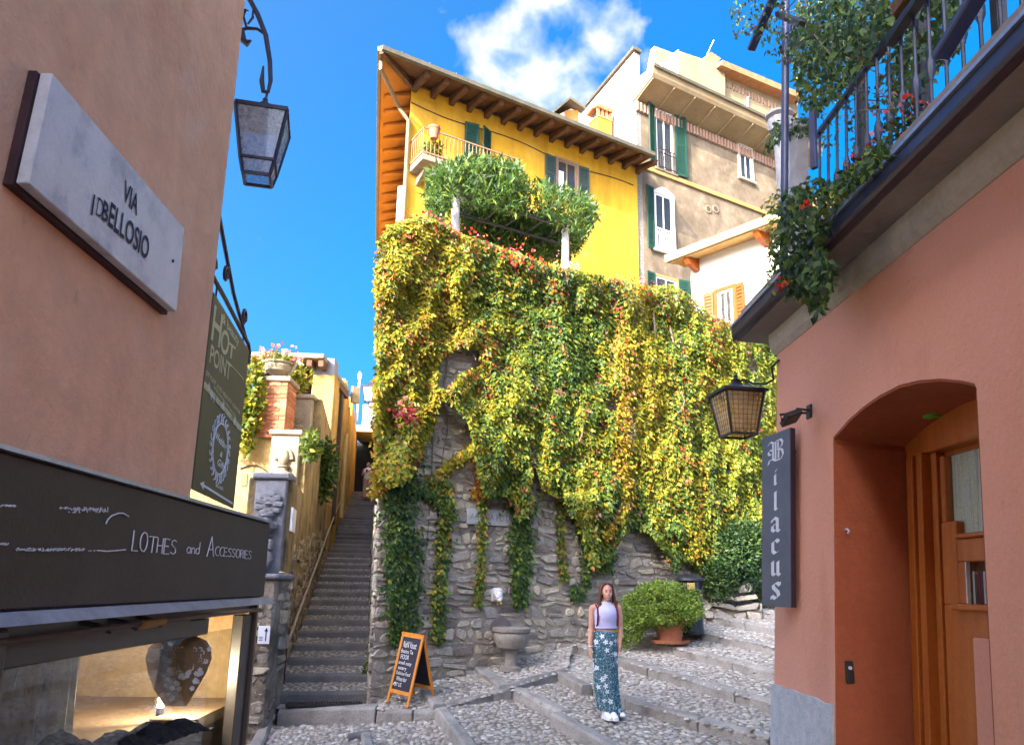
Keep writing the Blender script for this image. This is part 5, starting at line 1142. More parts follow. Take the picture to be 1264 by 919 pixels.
# lantern hung from the corner
YLr = 5.35; c = at_y(909, 487, YLr); rl2 = thing('house_lantern', 'black iron lantern with amber wired glass hung off the pink house corner', 'lantern', tuple(c))
lantern(rl2, c, .285, .30, MAT['amber_glass'], MAT['iron_blk'], roof=True, wires=True, ang=R(8), thick=.016)
MB().tube([RH.P(.06, RH.uv(960, 447)[1], .01), RH.P(-.02, RH.uv(960, 452)[1], .03), at_y(955, 468, 5.0), at_y(945, 474, 5.15), at_y(930, 473, 5.25), at_y(918, 468, 5.3), at_y(911, 472, YLr), at_y(909, 479, YLr)], .008, 7).build('bracket', MAT['iron_blk'], rl2, smooth=True)
# ------------------------------------------------------------------ yellow house
p = at_y(498, 300, 25.0); p.z = 0
YH = Pl(p, UD)
SD = Vector((-0.148, 0.989, 0)).normalized()                 # its side runs away from us
yh = thing('yellow_house', 'bright yellow house with deep timber eaves above the creeper wall', 'house', tuple(YH.P(5, 6.75, -3)))
YU = YH.uv(788, 300)[0]; YT = (YH.uv(502, 104)[1] + YH.uv(787, 207)[1]) / 2
def back(u, v, d): return YH.P(u, v, 0) + SD * d
z0 = 6.2
mb = MB(); mb.hexa([YH.P(0, z0), YH.P(YU, z0), back(YU, z0, 14), back(0, z0, 14), YH.P(0, YT), YH.P(YU, YT), back(YU, YT, 14), back(0, YT, 14)]); mb.build('wall', MAT['yellow'], yh)
OV, OVS = 1.4, 1.0
SN = Vector((-SD.y, SD.x, 0))                                # outwards from the side wall
def ev(u, o, v): return YH.P(u, v, o)
e0 = YH.P(-1.75, YT - .2, OV); OVS = (e0 - YH.P(0, YT, 0)).dot(SN)
e1 = YH.P(YU - .3, YT - .2, OV); e2 = e0 + SD * 16
inn0, inn1 = YH.P(0, YT + .12, 0), YH.P(YU + .25, YT + .12, 0)
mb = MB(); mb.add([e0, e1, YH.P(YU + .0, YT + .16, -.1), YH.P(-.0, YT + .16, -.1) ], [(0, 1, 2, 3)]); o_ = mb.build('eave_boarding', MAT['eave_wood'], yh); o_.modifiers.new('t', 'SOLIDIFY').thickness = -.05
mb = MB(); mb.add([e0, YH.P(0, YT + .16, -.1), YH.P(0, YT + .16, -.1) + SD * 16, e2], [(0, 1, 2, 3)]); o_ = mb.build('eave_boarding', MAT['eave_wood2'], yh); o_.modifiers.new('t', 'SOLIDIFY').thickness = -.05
# gutter and roof edge
mb = MB(); mb.prism([e0 + Vector((0, 0, d)) + YH.n * o for o, d in ((.02, -.06), (.13, -.03), (.14, .12), (.02, .16))], e1 - e0); mb.build('front_gutter', MAT['roof_edge'], yh)
mb = MB(); mb.prism([e0 + Vector((0, 0, d)) + SN * o for o, d in ((.02, -.06), (.13, -.03), (.14, .12), (.02, .16))], e2 - e0); mb.build('side_gutter', MAT['pipe'], yh)
rp = YH.P(YU / 2, YT + 3.0, 0) + SD * 7
ra, rb_ = YH.P(3.5, YT + 2.6, 0) + SD * 6.5, YH.P(YU + .25, YT + 2.6, 0) + SD * 6.5
for poly in ([e0 + Vector((0, 0, .17)), e1 + Vector((0, 0, .17)), rb_, ra], [e2 + Vector((0, 0, .17)), e0 + Vector((0, 0, .17)), ra, ra + SD * 8]):
    mb = MB(); mb.add(poly, [(0, 1, 2, 3)]); o_ = mb.build('roof_slope', MAT['tile'], yh); o_.modifiers.new('t', 'SOLIDIFY').thickness = .05
for i in range(11):
    c = e0.lerp(e1, (i + .7) / 11.5) + Vector((0, 0, .2)); MB().lathe([(0, -.05), (.05, 0), (0, .08)], c, 6).build('snow_guard', MAT['roof_edge'], yh)
nb = 15
for i in range(nb):
    u = .1 + (YU - .1) * i / (nb - 1); mb = MB()
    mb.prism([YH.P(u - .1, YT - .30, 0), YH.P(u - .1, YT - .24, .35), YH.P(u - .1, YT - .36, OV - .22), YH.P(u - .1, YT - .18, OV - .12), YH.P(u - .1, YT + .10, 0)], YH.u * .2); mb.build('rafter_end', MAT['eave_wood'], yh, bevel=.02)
for i in range(15):
    d = .55 + i * .95; A = YH.P(0, YT - .06, 0) + SD * d; mb = MB()
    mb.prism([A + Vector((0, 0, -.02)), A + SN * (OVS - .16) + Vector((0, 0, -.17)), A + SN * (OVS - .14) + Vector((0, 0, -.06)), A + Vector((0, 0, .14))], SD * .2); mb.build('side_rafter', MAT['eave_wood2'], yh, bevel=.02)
mb = MB(); A = YH.P(0, YT - .05, 0); mb.bar(A, e0 + Vector((0, 0, -.02)), .16, .22); mb.build('hip_rafter', MAT['eave_wood'], yh)
# downpipe at the corner
dp = [e0 + SD * .5 + Vector((0, 0, -.05)), e0 + SD * .5 + Vector((0, 0, -.35)), YH.P(-.1, YT - 1.1, .1) + SN * .35, YH.P(-.1, YT - 1.6, .12), YH.P(-.1, 6.5, .12)]
MB().tube(dp, .075, 8).build('downpipe', MAT['pipe'], yh, smooth=True)
def shutter(pl, u0, u1, v0, v1, o, mat, parent, ang=0.0, hinge='l', nsl=11):
    """louvred leaf: stiles, rails and slats; ang opens it off the wall about its hinge"""
    hu = u0 if hinge == 'l' else u1; s = 1 if hinge == 'l' else -1
    def P_(u, v, oo): d = (u - hu) * s; return pl.P(hu, v, o) + pl.u * (s * d * math.cos(ang) - s * oo * math.sin(ang)) + pl.n * (d * math.sin(ang) + oo * math.cos(ang))
    def bx(mb, a, b, c, d, e, f): mb.hexa([P_(a, c, f), P_(b, c, f), P_(b, c, e), P_(a, c, e), P_(a, d, f), P_(b, d, f), P_(b, d, e), P_(a, d, e)])
    w = u1 - u0; t = .05; st = .17 * w
    lf_ = bpy.data.objects.new('shutter', None); COL.objects.link(lf_); lf_.parent = parent; base = pl.P(u0, v0, o); lf_.location = base - wloc(parent)
    mb = MB(); bx(mb, u0, u0 + st, v0, v1, 0, t); mb.build('stile', mat, lf_); mb = MB(); bx(mb, u1 - st, u1, v0, v1, 0, t); mb.build('stile', mat, lf_)
    for a, b in ((v0, v0 + .12), ((v0 + v1) / 2 - .05, (v0 + v1) / 2 + .05), (v1 - .12, v1)):
        mb = MB(); bx(mb, u0 + st, u1 - st, a, b, .003, t - .003); mb.build('rail', mat, lf_)
    mb = MB(); bx(mb, u0 + st, u1 - st, v0, v1, .012, .016); mb.build('back_sheet', mat, lf_)
    for h0, h1 in ((v0 + .12, (v0 + v1) / 2 - .05), ((v0 + v1) / 2 + .05, v1 - .12)):
        n = max(3, int((h1 - h0) / .1))
        for i in range(n):
            a = h0 + (h1 - h0) * (i + .15) / n; b = h0 + (h1 - h0) * (i + .85) / n
            mb = MB(); mb.hexa([P_(u0 + st, a, t - .005), P_(u1 - st, a, t - .005), P_(u1 - st, a, t - .018), P_(u0 + st, a, t - .018), P_(u0 + st, b, .028), P_(u1 - st, b, .028), P_(u1 - st, b, .017), P_(u0 + st, b, .017)]); mb.build('slat', mat, lf_)
    return lf_
def window(pl, u0, u1, v0, v1, parent, fm='win_wood', deep=.25, trim=None, open_=False, panes=2, glass='glass', back_m='dark_room'):
    w_ = bpy.data.objects.new('window', None); COL.objects.link(w_); w_.parent = parent; w_.location = pl.P(u0, v0, 0) - wloc(parent)
    # shallow box standing for the opening: reveal, room behind, frame, panes
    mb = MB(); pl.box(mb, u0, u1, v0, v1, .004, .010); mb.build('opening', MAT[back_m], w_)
    t = .07; tr = MAT[trim or 'band']
    for a, b, c, d in ((u0 - .10, u0, v0, v1), (u1, u1 + .10, v0, v1), (u0 - .10, u1 + .10, v1, v1 + .10)):
        mb = MB(); pl.box(mb, a, b, c, d, .004, .09); mb.build('surround', tr, w_)
    mb = MB(); pl.box(mb, u0 - .16, u1 + .16, v0 - .10, v0, .004, .15); mb.build('sill', tr, w_)
    for a, b, c, d in ((u0, u0 + t, v0, v1), (u1 - t, u1, v0, v1), (u0 + t, u1 - t, v0, v0 + t), (u0 + t, u1 - t, v1 - t, v1)):
        mb = MB(); pl.box(mb, a, b, c, d, .012, .05); mb.build('frame', MAT[fm], w_)
    iw = u1 - u0 - 2 * t
    for i in range(panes):
        a = u0 + t + iw * i / panes; b = a + iw / panes
        mb = MB(); pl.box(mb, a + .03, b - .03, v0 + t + .02, v1 - t - .02, .016, .020); mb.build('pane', MAT[glass], w_)
        for q in (a, b - .03):
            mb = MB(); pl.box(mb, q, q + .03, v0 + t, v1 - t, .013, .04); mb.build('sash', MAT[fm], w_)
    return w_
cb_l = MB(); cb_l.tube([YH.P(u, YT - .75 - .10 * math.sin(u * 1.1) - .02 * u, .03) for u in [x * .5 for x in range(22)]], .018, 5); cb_l.build('cable', MAT['iron_blk'], yh)
# balcony
bo = 1.15
B0 = YH.uv(519, 237, bo); B1 = YH.uv(642, 230, bo); bz = YH.uv(528, 205, bo)[1]
bu0 = YH.uv(521, 200, bo)[0]; bu1 = YH.uv(641, 215, bo)[0]; rt = (YH.uv(528, 158, bo)[1] + YH.uv(641, 197, bo)[1]) / 2; fz = rt - 1.02
bal = thing('balcony', 'small balcony with thin rusty railing on the yellow house', 'balcony', tuple(YH.P((bu0 + bu1) / 2, fz, 0)))
mb = MB(); YH.box(mb, bu0, bu1, fz - .22, fz, .02, bo); mb.build('slab', MAT['carved_w'], bal, bevel=.02)
rs = M('rusty_rail', [(0.22, 0.12, 0.06), (0.32, 0.19, 0.10)], 4, .7)
for nm, v in (('hand_rail', rt), ('foot_rail', fz + .08)):
    mb = MB(); mb.bar(YH.P(bu0, v, bo - .03), YH.P(bu1, v, bo - .03), .045); mb.build(nm, rs, bal)
    mb = MB(); mb.bar(YH.P(bu0 + .02, v, .03), YH.P(bu0 + .02, v, bo - .06), .045); mb.build(nm, rs, bal)
nbl = 26
for i in range(nbl + 1):
    u = bu0 + .02 + (bu1 - bu0 - .04) * i / nbl; mb = MB(); mb.bar(YH.P(u, fz, bo - .03), YH.P(u, rt, bo - .03), .022); mb.build('baluster', rs, bal)
for i in range(1, 7):
    mb = MB(); q = bo * i / 7; mb.bar(YH.P(bu0 + .02, fz, q), YH.P(bu0 + .02, rt, q), .022); mb.build('baluster', rs, bal)
for u in (bu0 + .3, bu1 - .4):
    mb = MB(); mb.prism([YH.P(u, fz - .22, .01), YH.P(u, fz - .22, bo * .8), YH.P(u, fz - .62, .01)], YH.u * .12); mb.build('bracket', MAT['carved_w'], bal)
pc_ = YH.P(bu0 + .35, rt - .42, bo + .12); t = thing('balcony_pot', 'terracotta wall pot hung on the balcony railing', 'pot', tuple(pc_))
MB().lathe([(0, 0), (.13, 0), (.2, .36), (.22, .36), (.22, .44), (.18, .44), (.16, .36), (0, .36)], pc_, 14).build('pot', MAT['terracotta'], t, smooth=True)
pb_ = YH.P(bu0 + .45, fz, bo - .35); t = thing('balcony_planter', 'brown planter with green leaves at the balcony end', 'planter', tuple(pb_))
mb = MB(); YH.box(mb, bu0 + .15, bu0 + 1.0, fz + .002, fz + .22, bo - .5, bo - .2); mb.build('trough', MAT['terracotta'], t, bevel=.02)
BALC = (bu0, bu1, fz, bo)
# balcony door shutters (green-grey), window with open shutters
ds = thing('balcony_shutters', 'pair of dark green louvred shutters behind the balcony railing', 'shutters', tuple(YH.P(YH.uv(580, 200)[0], fz, 0)))
a = YH.uv(573, 155)[0]; b = YH.uv(589, 156)[0]; c = YH.uv(604, 160)[0]; vtop = YH.uv(581, 154)[1]
shutter(YH, a, b, fz, vtop, .06, MAT['green_sh'], ds, R(10), 'l'); shutter(YH, b + .04, b + .04 + (c - b) * .95, fz, vtop - .05, .06, MAT['green_sh'], ds, R(28), 'r')
wi = thing('yellow_house_window', 'open window with grey green shutters folded back on the yellow wall', 'window', tuple(YH.P(YH.uv(700, 220)[0], YH.uv(700, 250)[1], 0)))
s1 = (YH.uv(671, 190)[0], YH.uv(685, 195)[0]); s2 = (YH.uv(713, 207)[0], YH.uv(725, 212)[0]); wt = (YH.uv(678, 192)[1] + YH.uv(719, 208)[1]) / 2; wb_ = wt - 1.65
w_ = window(YH, s1[1] + .06, s2[0] - .06, wb_, wt - .02, wi, 'win_wood', trim='win_wood')
shutter(YH, s1[0], s1[1], wb_, wt, .05, MAT['grey_sh'], wi, R(4), 'r'); shutter(YH, s2[0], s2[1], wb_, wt, .05, MAT['grey_sh'], wi, R(4), 'l')
mb = MB(); YH.box(mb, s1[1] + .14, s1[1] + .42, wb_ + .1, wt - .5, .022, .03); mb.build('net_curtain', MAT['white_wood'], w_)
# side shutter seen edge-on
c = YH.P(0, 0, 0) + SD * 1.2; zt_ = at_y(490, 228, c.y).z; zb_ = at_y(488, 276, c.y).z
ss = thing('side_shutter', 'pale grey shutter standing open off the hidden side of the yellow house', 'shutter', (c.x, c.y, zb_))
mb = MB(); mb.bar(Vector((c.x, c.y, zb_)) + SN * .03, Vector((c.x, c.y, zt_)) + SN * .03, .06, .5, SN); mb.v = [v for v in mb.v]
mb = MB(); A = Vector((c.x, c.y, zb_)); mb.hexa([A, A + SN * .30 + SD * .15, A + SN * .30 + SD * .2, A + SD * .05] + [v + Vector((0, 0, zt_ - zb_)) for v in (A, A + SN * .30 + SD * .15, A + SN * .30 + SD * .2, A + SD * .05)]); mb.build('leaf', M('pale_shutter', [(0.13, 0.17, 0.17), (0.18, 0.22, 0.22)], 3, .6), ss, bevel=.01)
mb = MB(); mb.hexa([A + SN * .05 + SD * .0 + Vector((0, 0, .1)), A + SN * .26 + SD * .11 + Vector((0, 0, .1)), A + SN * .26 + SD * .10 + Vector((0, 0, .1)), A + SN * .05 - SD * .01 + Vector((0, 0, .1))] + [v + Vector((0, 0, zt_ - zb_ - .1)) for v in (A + SN * .05, A + SN * .26 + SD * .11, A + SN * .26 + SD * .10, A + SN * .05 - SD * .01)]); mb.build('inner_panel', MAT['grey_sh'], ss)
# chimney and dormer on the roof
cd = 3.4; c = YH.at(741, 165, -3.2); ch = thing('chimney', 'ochre chimney with little tiled cap on the yellow house roof', 'chimney', tuple(c))
hw = .38; up_ = Vector((0, 0, 1)); zt_ = YH.at(741, 152, -3.2).z; zc_ = YH.at(741, 140, -3.2).z
mb = MB(); mb.hexa([c + YH.u * a * hw + YH.n * b * hw + up_ * (z - c.z) for z in (c.z - 2.2, zt_) for a, b in ((-1, 1), (1, 1), (1, -1), (-1, -1))]); mb.build('stack', MAT['yellow'], ch)
mb = MB(); mb.hexa([c + YH.u * a * hw * 1.12 + YH.n * b * hw * 1.12 + up_ * (z - c.z) for z in (zt_, zt_ + .1) for a, b in ((-1, 1), (1, 1), (1, -1), (-1, -1))]); mb.build('collar', MAT['brick'], ch)
for a in (-1, -.33, .33, 1):
    mb = MB(); q = c + YH.u * a * hw * .95 + YH.n * hw * .95; mb.hexa([q + YH.u * x * .07 + YH.n * y * .1 + up_ * (z - c.z) for z in (zt_ + .1, zc_) for x, y in ((-1, 0), (1, 0), (1, -1), (-1, -1))]); mb.build('vent_pier', MAT['brick'], ch)
mb = MB(); mb.hexa([c + YH.u * a * hw * .7 + YH.n * b * hw * .7 + up_ * (z - c.z) for z in (zt_ + .1, zc_) for a, b in ((-1, 1), (1, 1), (1, -1), (-1, -1))]); mb.build('flue', MAT['dark'], ch)
for i in range(6):
    q = c + YH.u * ((i - 2.5) / 2.5 * hw * 1.1); mb = MB(); mb.tube([q + YH.n * hw * 1.25 + up_ * (zc_ - c.z + .02), q + up_ * (zc_ - c.z + .16), q - YH.n * hw * 1.25 + up_ * (zc_ - c.z + .02)], .10, 8); mb.build('cap_tile', MAT['tile'], ch, smooth=True)
c = YH.at(703, 140, -6.0); dm = thing('dormer', 'small tiled dormer peeping over the yellow house roof', 'dormer', tuple(c))
mb = MB(); A = [YH.at(x, y, -6.0) for x, y in ((688, 165), (722, 165), (722, 142), (705, 134), (688, 142))]; mb.prism(A, -YH.n * 2); mb.build('cheek_wall', MAT['white'], dm)
for (x0, y0, x1, y1) in ((683, 139, 704, 122), (704, 122, 723, 135)):
    mb = MB(); a, b = YH.at(x0, y0, -5.6), YH.at(x1, y1, -5.6); mb.prism([a, b, b + Vector((0, 0, .14)), a + Vector((0, 0, .14))], -YH.n * 2.6); mb.build('roof_pitch', MAT['roof_edge'], dm)
mb = MB(); mb.hexa([YH.at(x, y, o) for o in (-5.95, -5.99) for x, y in ((698, 150), (714, 150), (714, 136), (698, 136))]); mb.build('pane', MAT['eave_wood2'], dm)

# ------------------------------------------------------------------ grey weathered house
GO = -.06
GH = Pl(YH.P(0, 0, GO), UD)
gh = thing('weathered_house', 'tall weathered grey beige house with stained cornice and green shutters', 'house', tuple(GH.P(15, 6.75, -3)))
gu0 = YU + .06; gu1 = GH.uv(990, 200)[0]; GT = (GH.uv(790, 120)[1] + GH.uv(930, 190)[1]) / 2
def gback(u, v, d): return GH.P(u, v, 0) + SD * d
mb = MB(); mb.hexa([GH.P(gu0, z0), GH.P(gu1, z0), gback(gu1, z0, 12), gback(gu0, z0, 12), GH.P(gu0, GT), GH.P(gu1, GT), gback(gu1, GT, 12), gback(gu0, GT, 12)]); mb.build('wall', MAT['greyhouse'], gh)
# white party wall on its left flank
SP = Pl(GH.P(gu0 - .004, 0, 0), -SD)                        # faces left
q = [SP.uv(x, y) for x, y in ((782, 66), (716, 142))]; zb_ = YT - 1
mb = MB(); S_ = lambda d, z: GH.P(gu0 - .012, z, 0) + SD * d
d1 = -q[1][0]; zt0 = q[0][1]; zt1 = q[1][1]
mb.prism([S_(0.0, 14), S_(d1 + 6, 14), S_(d1 + 6, zt1 + (zt1 - zt0) / max(.1, d1) * 6), S_(d1, zt1), S_(0, zt0)], GH.u * .3); mb.build('party_wall', MAT['white'], gh)
mb = MB(); mb.prism([S_(-.15, zt0 + .0) - GH.u * .12, S_(d1 + 6, zt1 + (zt1 - zt0) / max(.1, d1) * 6) - GH.u * .12, S_(d1 + 6, zt1 + (zt1 - zt0) / max(.1, d1) * 6 + .16) - GH.u * .12, S_(-.15, zt0 + .16) - GH.u * .12], GH.u * .5); mb.build('verge', MAT['roof_edge'], gh)
# cornice
co = 1.25; cb0 = (GH.uv(783, 108, co)[1] + GH.uv(930, 170, co)[1]) / 2
ct = (GH.uv(790, 76, co)[1] + GH.uv(945, 146, co)[1]) / 2
mb = MB(); mb.prism([GH.P(gu0 - .05, v, o) for o, v in ((-.2, GT - .02), (.05, GT - .02), (co - .08, ct - .45), (co, ct - .30), (co + .06, ct), (-.2, ct + .1))], GH.u * (gu1 - gu0 + .05)); mb.build('cornice', MAT['cornice'], gh)
mb = MB(); mb.prism([GH.P(gu0 - .08, v, o) for o, v in ((co - .05, ct + .11), (co + .14, ct - .05), (co + .16, ct + .08), (co - .02, ct + .2))], GH.u * (gu1 - gu0 + .08)); mb.build('gutter', MAT['roof_edge'], gh)
npn = 9
for i in range(npn + 1):
    u = gu0 + (gu1 - gu0) * i / npn; mb = MB(); mb.prism([GH.P(u, v, o) for o, v in ((.04, GT - .10), (co - .09, ct - .53), (co - .09, ct - .47), (.04, GT - .02))], GH.u * .06); mb.build('soffit_rib', MAT['cornice'], gh)
nd = 56
mb = MB(); GH.box(mb, gu0, gu1, GT - .62, GT - .10, .003, .03); mb.build('frieze', MAT['greyhouse'], gh)
for i in range(nd):
    u = gu0 + (gu1 - gu0) * i / nd; mb = MB(); mb.prism([GH.P(u, GT - .58, .031), GH.P(u + .09, GT - .58, .031), GH.P(u + .09, GT - .14, .031), GH.P(u, GT - .14, .031)], GH.n * .10); mb.build('dentil', MAT['dentil'], gh)
sv = (GH.uv(800, 206)[1] + GH.uv(925, 258)[1]) / 2
mb = MB(); GH.box(mb, gu0, gu1, sv - .12, sv + .1, .003, .10); mb.build('string_course', MAT['band'], gh, bevel=.02)
# windows: french window with two shutters; lower french window with one; small one right; lowest
def gx(x, y): return GH.uv(x, y)
fw = thing('upper_french_window', 'open French window between green shutters under the stained cornice', 'window', tuple(GH.P(gx(825, 160)[0], sv, 0)))
v1g = (gx(801, 130)[1] + gx(845, 148)[1]) / 2; v0g = sv + .18
window(GH, gx(808, 150)[0], gx(829, 160)[0], v0g, v1g - .05, fw, 'white_wood', trim='greyhouse')
shutter(GH, gx(797, 140)[0], gx(807, 145)[0], v0g, v1g, .06, MAT['green_sh'], fw, R(14), 'r'); shutter(GH, gx(831, 150)[0], gx(844, 155)[0], v0g, v1g, .06, MAT['green_sh'], fw, R(6), 'l')
def guard(pl, u0, u1, v0, h, parent, mat, o=.18, n=8):
    for v in (v0 + h, v0 + .06, v0 + h * .8):
        mb = MB(); mb.bar(pl.P(u0, v, o), pl.P(u1, v, o), .035); mb.build('guard_rail', mat, parent)
    for i in range(n + 1):
        u = u0 + (u1 - u0) * i / n; mb = MB(); mb.bar(pl.P(u, v0, o), pl.P(u, v0 + h, o), .025); mb.build('guard_bar', mat, parent)
guard(GH, gx(808, 150)[0], gx(829, 160)[0], v0g, .95, fw, MAT['iron_blk'])
lw = thing('lower_french_window', 'arched French window with one green shutter and blue reflecting pane', 'window', tuple(GH.P(gx(815, 260)[0], gx(815, 310)[1], 0)))
v1g = gx(808, 236)[1]; v0g = gx(810, 308)[1]
window(GH, gx(807, 250)[0], gx(829, 260)[0], v0g, v1g - .1, lw, 'white_wood', trim='white')
ax = MB(); uu = [gx(806, 250)[0] + (gx(831, 250)[0] - gx(806, 250)[0]) * i / 8 for i in range(9)]; ax.prism([GH.P(u, v1g + .0 + .28 * math.sin(PI * i / 8), .004) for i, u in enumerate(uu)], GH.n * .1); ax.build('arch_head', MAT['white'], lw)
shutter(GH, gx(796, 250)[0], gx(805.5, 255)[0], v0g - .1, v1g + .1, .06, MAT['green_sh'], lw, R(8), 'r')
guard(GH, gx(807, 250)[0], gx(829, 260)[0], v0g, .95, lw, MAT['white_pl'])
sw = thing('small_window', 'small shutterless window with pale surround on the weathered wall', 'window', tuple(GH.P(gx(920, 200)[0], gx(920, 225)[1], 0)))
window(GH, gx(912, 200)[0], gx(927, 205)[0], gx(918, 221)[1], gx(918, 182)[1], sw, 'white_wood', trim='cream')
bw = thing('lowest_window', 'window with green shutters just clearing the creeper top', 'window', tuple(GH.P(gx(825, 350)[0], gx(825, 375)[1], 0)))
window(GH, gx(808, 350)[0], gx(835, 355)[0], gx(820, 385)[1], gx(820, 344)[1], bw, 'white_wood', trim='band')
shutter(GH, gx(796, 345)[0], gx(807, 345)[0], gx(820, 385)[1], gx(800, 336)[1], .06, MAT['green_sh'], bw, R(8), 'r'); shutter(GH, gx(836, 350)[0], gx(848, 352)[0], gx(820, 385)[1], gx(842, 347)[1], .06, MAT['green_sh'], bw, R(8), 'l')
for x in (874, 883):
    c = GH.at(x, 258, .01); MB().tube([c - GH.n * .01, c + GH.n * .03], .2, 14).build('vent_ring', MAT['cornice'], gh); MB().tube([c + GH.n * .031, c + GH.n * .035], .13, 14).build('vent_hole', MAT['dark_room'], gh)
# roof terrace parapets and penthouse, set back
PO = -1.2; PH = Pl(GH.P(0, 0, PO), UD)
ph = thing('roof_parapet', 'rain streaked roof parapet and penthouse on the weathered house', 'parapet', tuple(PH.P(14, ct, 0)))
def pquad(pts, o0, d, nm, mat): mb = MB(); A = [PH.at(x, y, o0) for x, y in pts]; mb.prism(A, PH.n * -d); return mb.build(nm, mat, ph)
streak = M('streaked_parapet', [(0.24, 0.185, 0.10), (0.34, 0.27, 0.15)], 1.2, .9, stretch=(1.5, 1.5, .25), fine=.1)
pquad([(838, 120), (895, 145), (895, 82), (838, 63)], 0, .3, 'parapet_wall', streak)
pquad([(836, 120), (838, 120), (838, 61), (836, 62)], .0, 1.6, 'parapet_end', MAT['white'])
pquad([(800, 100), (838, 118), (838, 68), (808, 57)], -1.4, .3, 'parapet_wall', streak)
pquad([(895, 150), (985, 190), (985, 125), (895, 84)], -.3, 4, 'penthouse_wall', streak)
pquad([(892, 100), (895, 101), (895, 160), (892, 158)], -.1, .2, 'penthouse_pilaster', MAT['band'])
a = [PH.at(x, y, .35) for x, y in ((890, 80), (990, 122), (990, 115), (892, 74))]; mb = MB(); mb.prism(a, PH.n * -4.5); mb.build('penthouse_roof', MAT['tile'], ph)
for i in range(22):
    x = 897 + i * 4.0; y = 97 + i * 1.9; c = PH.at(x, y + 3, -.29); mb = MB(); mb.bar(c, c + Vector((0, 0, -.38)), .1, .1); mb.build('penthouse_dentil', MAT['dentil'], ph)
a = [PH.at(x, y, -2.0) for x, y in ((864, 76), (878, 64), (890, 72), (880, 86))]; mb = MB(); mb.prism(a, PH.n * -1.2); mb.build('skylight_hood', MAT['cornice'], ph)
mb = MB(); mb.tube([PH.at(870, 74, -2.4), PH.at(881, 50, -2.4)], .03, 6); mb.build('aerial', MAT['white_pl'], ph)
for x, y in ((923, 150), (953, 165)):
    mb = MB(); mb.bar(PH.at(x, y, -.2), PH.at(x, y - 30, -.2), .07); mb.build('pipe', MAT['white_wood'], ph)

# ------------------------------------------------------------------ small white house with orange shutters
wd = Vector((-0.62, 0.785, 0)).normalized()
wc = at_y(852, 320, 21.5); wc.z = 0
WH = Pl(wc, -wd)                                             # u comes towards us on the right
wh = thing('white_house', 'small bright white house with orange shutters and timber eave', 'house', tuple(WH.P(2, 6.75, -1)))
wt_ = (WH.uv(860, 322)[1] + WH.uv(935, 290)[1]) / 2; U1 = 6.5
mb = MB(); WH.box(mb, 0, U1, 6.2, wt_, -5, 0); mb.build('wall', MAT['white'], wh)
mb = MB(); mb.prism([WH.P(-.35, v, o) for o, v in ((-.2, wt_ - .02), (.1, wt_ - .02), (.62, wt_ - .12), (.62, wt_ - .02), (-.2, wt_ + .1))], WH.u * (U1 + .35)); mb.build('eave_soffit', MAT['band'], wh)
mb = MB(); mb.prism([WH.P(-.4, v, o) for o, v in ((.50, wt_ - .08), (.70, wt_ - .10), (.74, wt_ + .12), (.2, wt_ + .32), (-3, wt_ + 1.3), (-3, wt_ + 1.2))], WH.u * (U1 + .4)); mb.build('roof_edge', MAT['cornice'], wh)
for u in (.25, 2.6, 5.0):
    mb = MB(); mb.prism([WH.P(u - .09, wt_ - .42, .002), WH.P(u - .09, wt_ - .30, .45), WH.P(u - .09, wt_ - .12, .6), WH.P(u - .09, wt_ - .02, .002)], WH.u * .18); mb.build('eave_bracket', MAT['orange_sh'], wh, bevel=.02)
ow = thing('white_house_window', 'white framed window with open orange shutters on the white house', 'window', tuple(WH.P(WH.uv(898, 370)[0], WH.uv(898, 400)[1], 0)))
ua, ub = WH.uv(887, 375)[0], WH.uv(906, 365)[0]; va = WH.uv(897, 405)[1]; vb = (WH.uv(889, 363)[1] + WH.uv(906, 353)[1]) / 2
window(WH, ua, ub, va, vb, ow, 'white_wood', trim='orange_sh', panes=2)
shutter(WH, WH.uv(872, 380)[0], ua - .12, va, vb + .05, .06, MAT['orange_sh'], ow, R(12), 'r'); shutter(WH, ub + .12, WH.uv(921, 360)[0], va, vb + .05, .06, MAT['orange_sh'], ow, R(6), 'l')
# ------------------------------------------------------------------ garden pergola columns on the terrace
TG = Pl(at_y(563, 265, 17.0), UD); COLS = []
for (x, ya, yb, lb) in ((563, 240, 300, 'pale stone garden column holding up the left end of the green canopy'), (698, 283, 335, 'pale stone garden column holding up the right end of the green canopy')):
    a = TG.at(x, ya); b = TG.at(x, yb); t = thing('garden_column', lb, 'column', (a.x, a.y, 6.75), 'columns of the garden pergola'); r = .105
    MB().lathe([(r * 1.1, 0), (r * 1.1, .1), (r, .14), (r * .92, a.z - 6.75 - .12), (r * 1.12, a.z - 6.75 - .10), (r * 1.12, a.z - 6.75 - .05), (r * .9, a.z - 6.75 - .05), (r * .9, a.z - 6.75)], (a.x, a.y, 6.75), 18).build('shaft', MAT['pale_stone'], t, smooth=True)
    MB().lathe([(r * 1.25, 0), (r * 1.25, .09)], (a.x, a.y, 6.70), 18).build('base', MAT['pale_stone'], t); COLS.append(a)
pgm = thing('garden_pergola', 'thin dark iron pergola frame under the garden canopy', 'pergola', tuple(COLS[0]))
dv_ = (COLS[1] - COLS[0]); dv_.z = 0; A0 = COLS[0] + Vector((0, 0, .02)); A1 = COLS[1]; A1 = Vector((A1.x, A1.y, A0.z))
for o in (0, -.9, -1.8, -2.6):
    mb = MB(); mb.bar(A0 - TG.n * -o - TG.u * .4, A1 - TG.n * -o + TG.u * .4, .05); mb.build('beam', MAT['iron_blk'], pgm)
for i in range(6):
    c = A0.lerp(A1, i / 5) + Vector((0, 0, .05)); mb = MB(); mb.bar(c + TG.n * .3, c - TG.n * 2.9, .035); mb.build('cross_bar', MAT['iron_blk'], pgm)
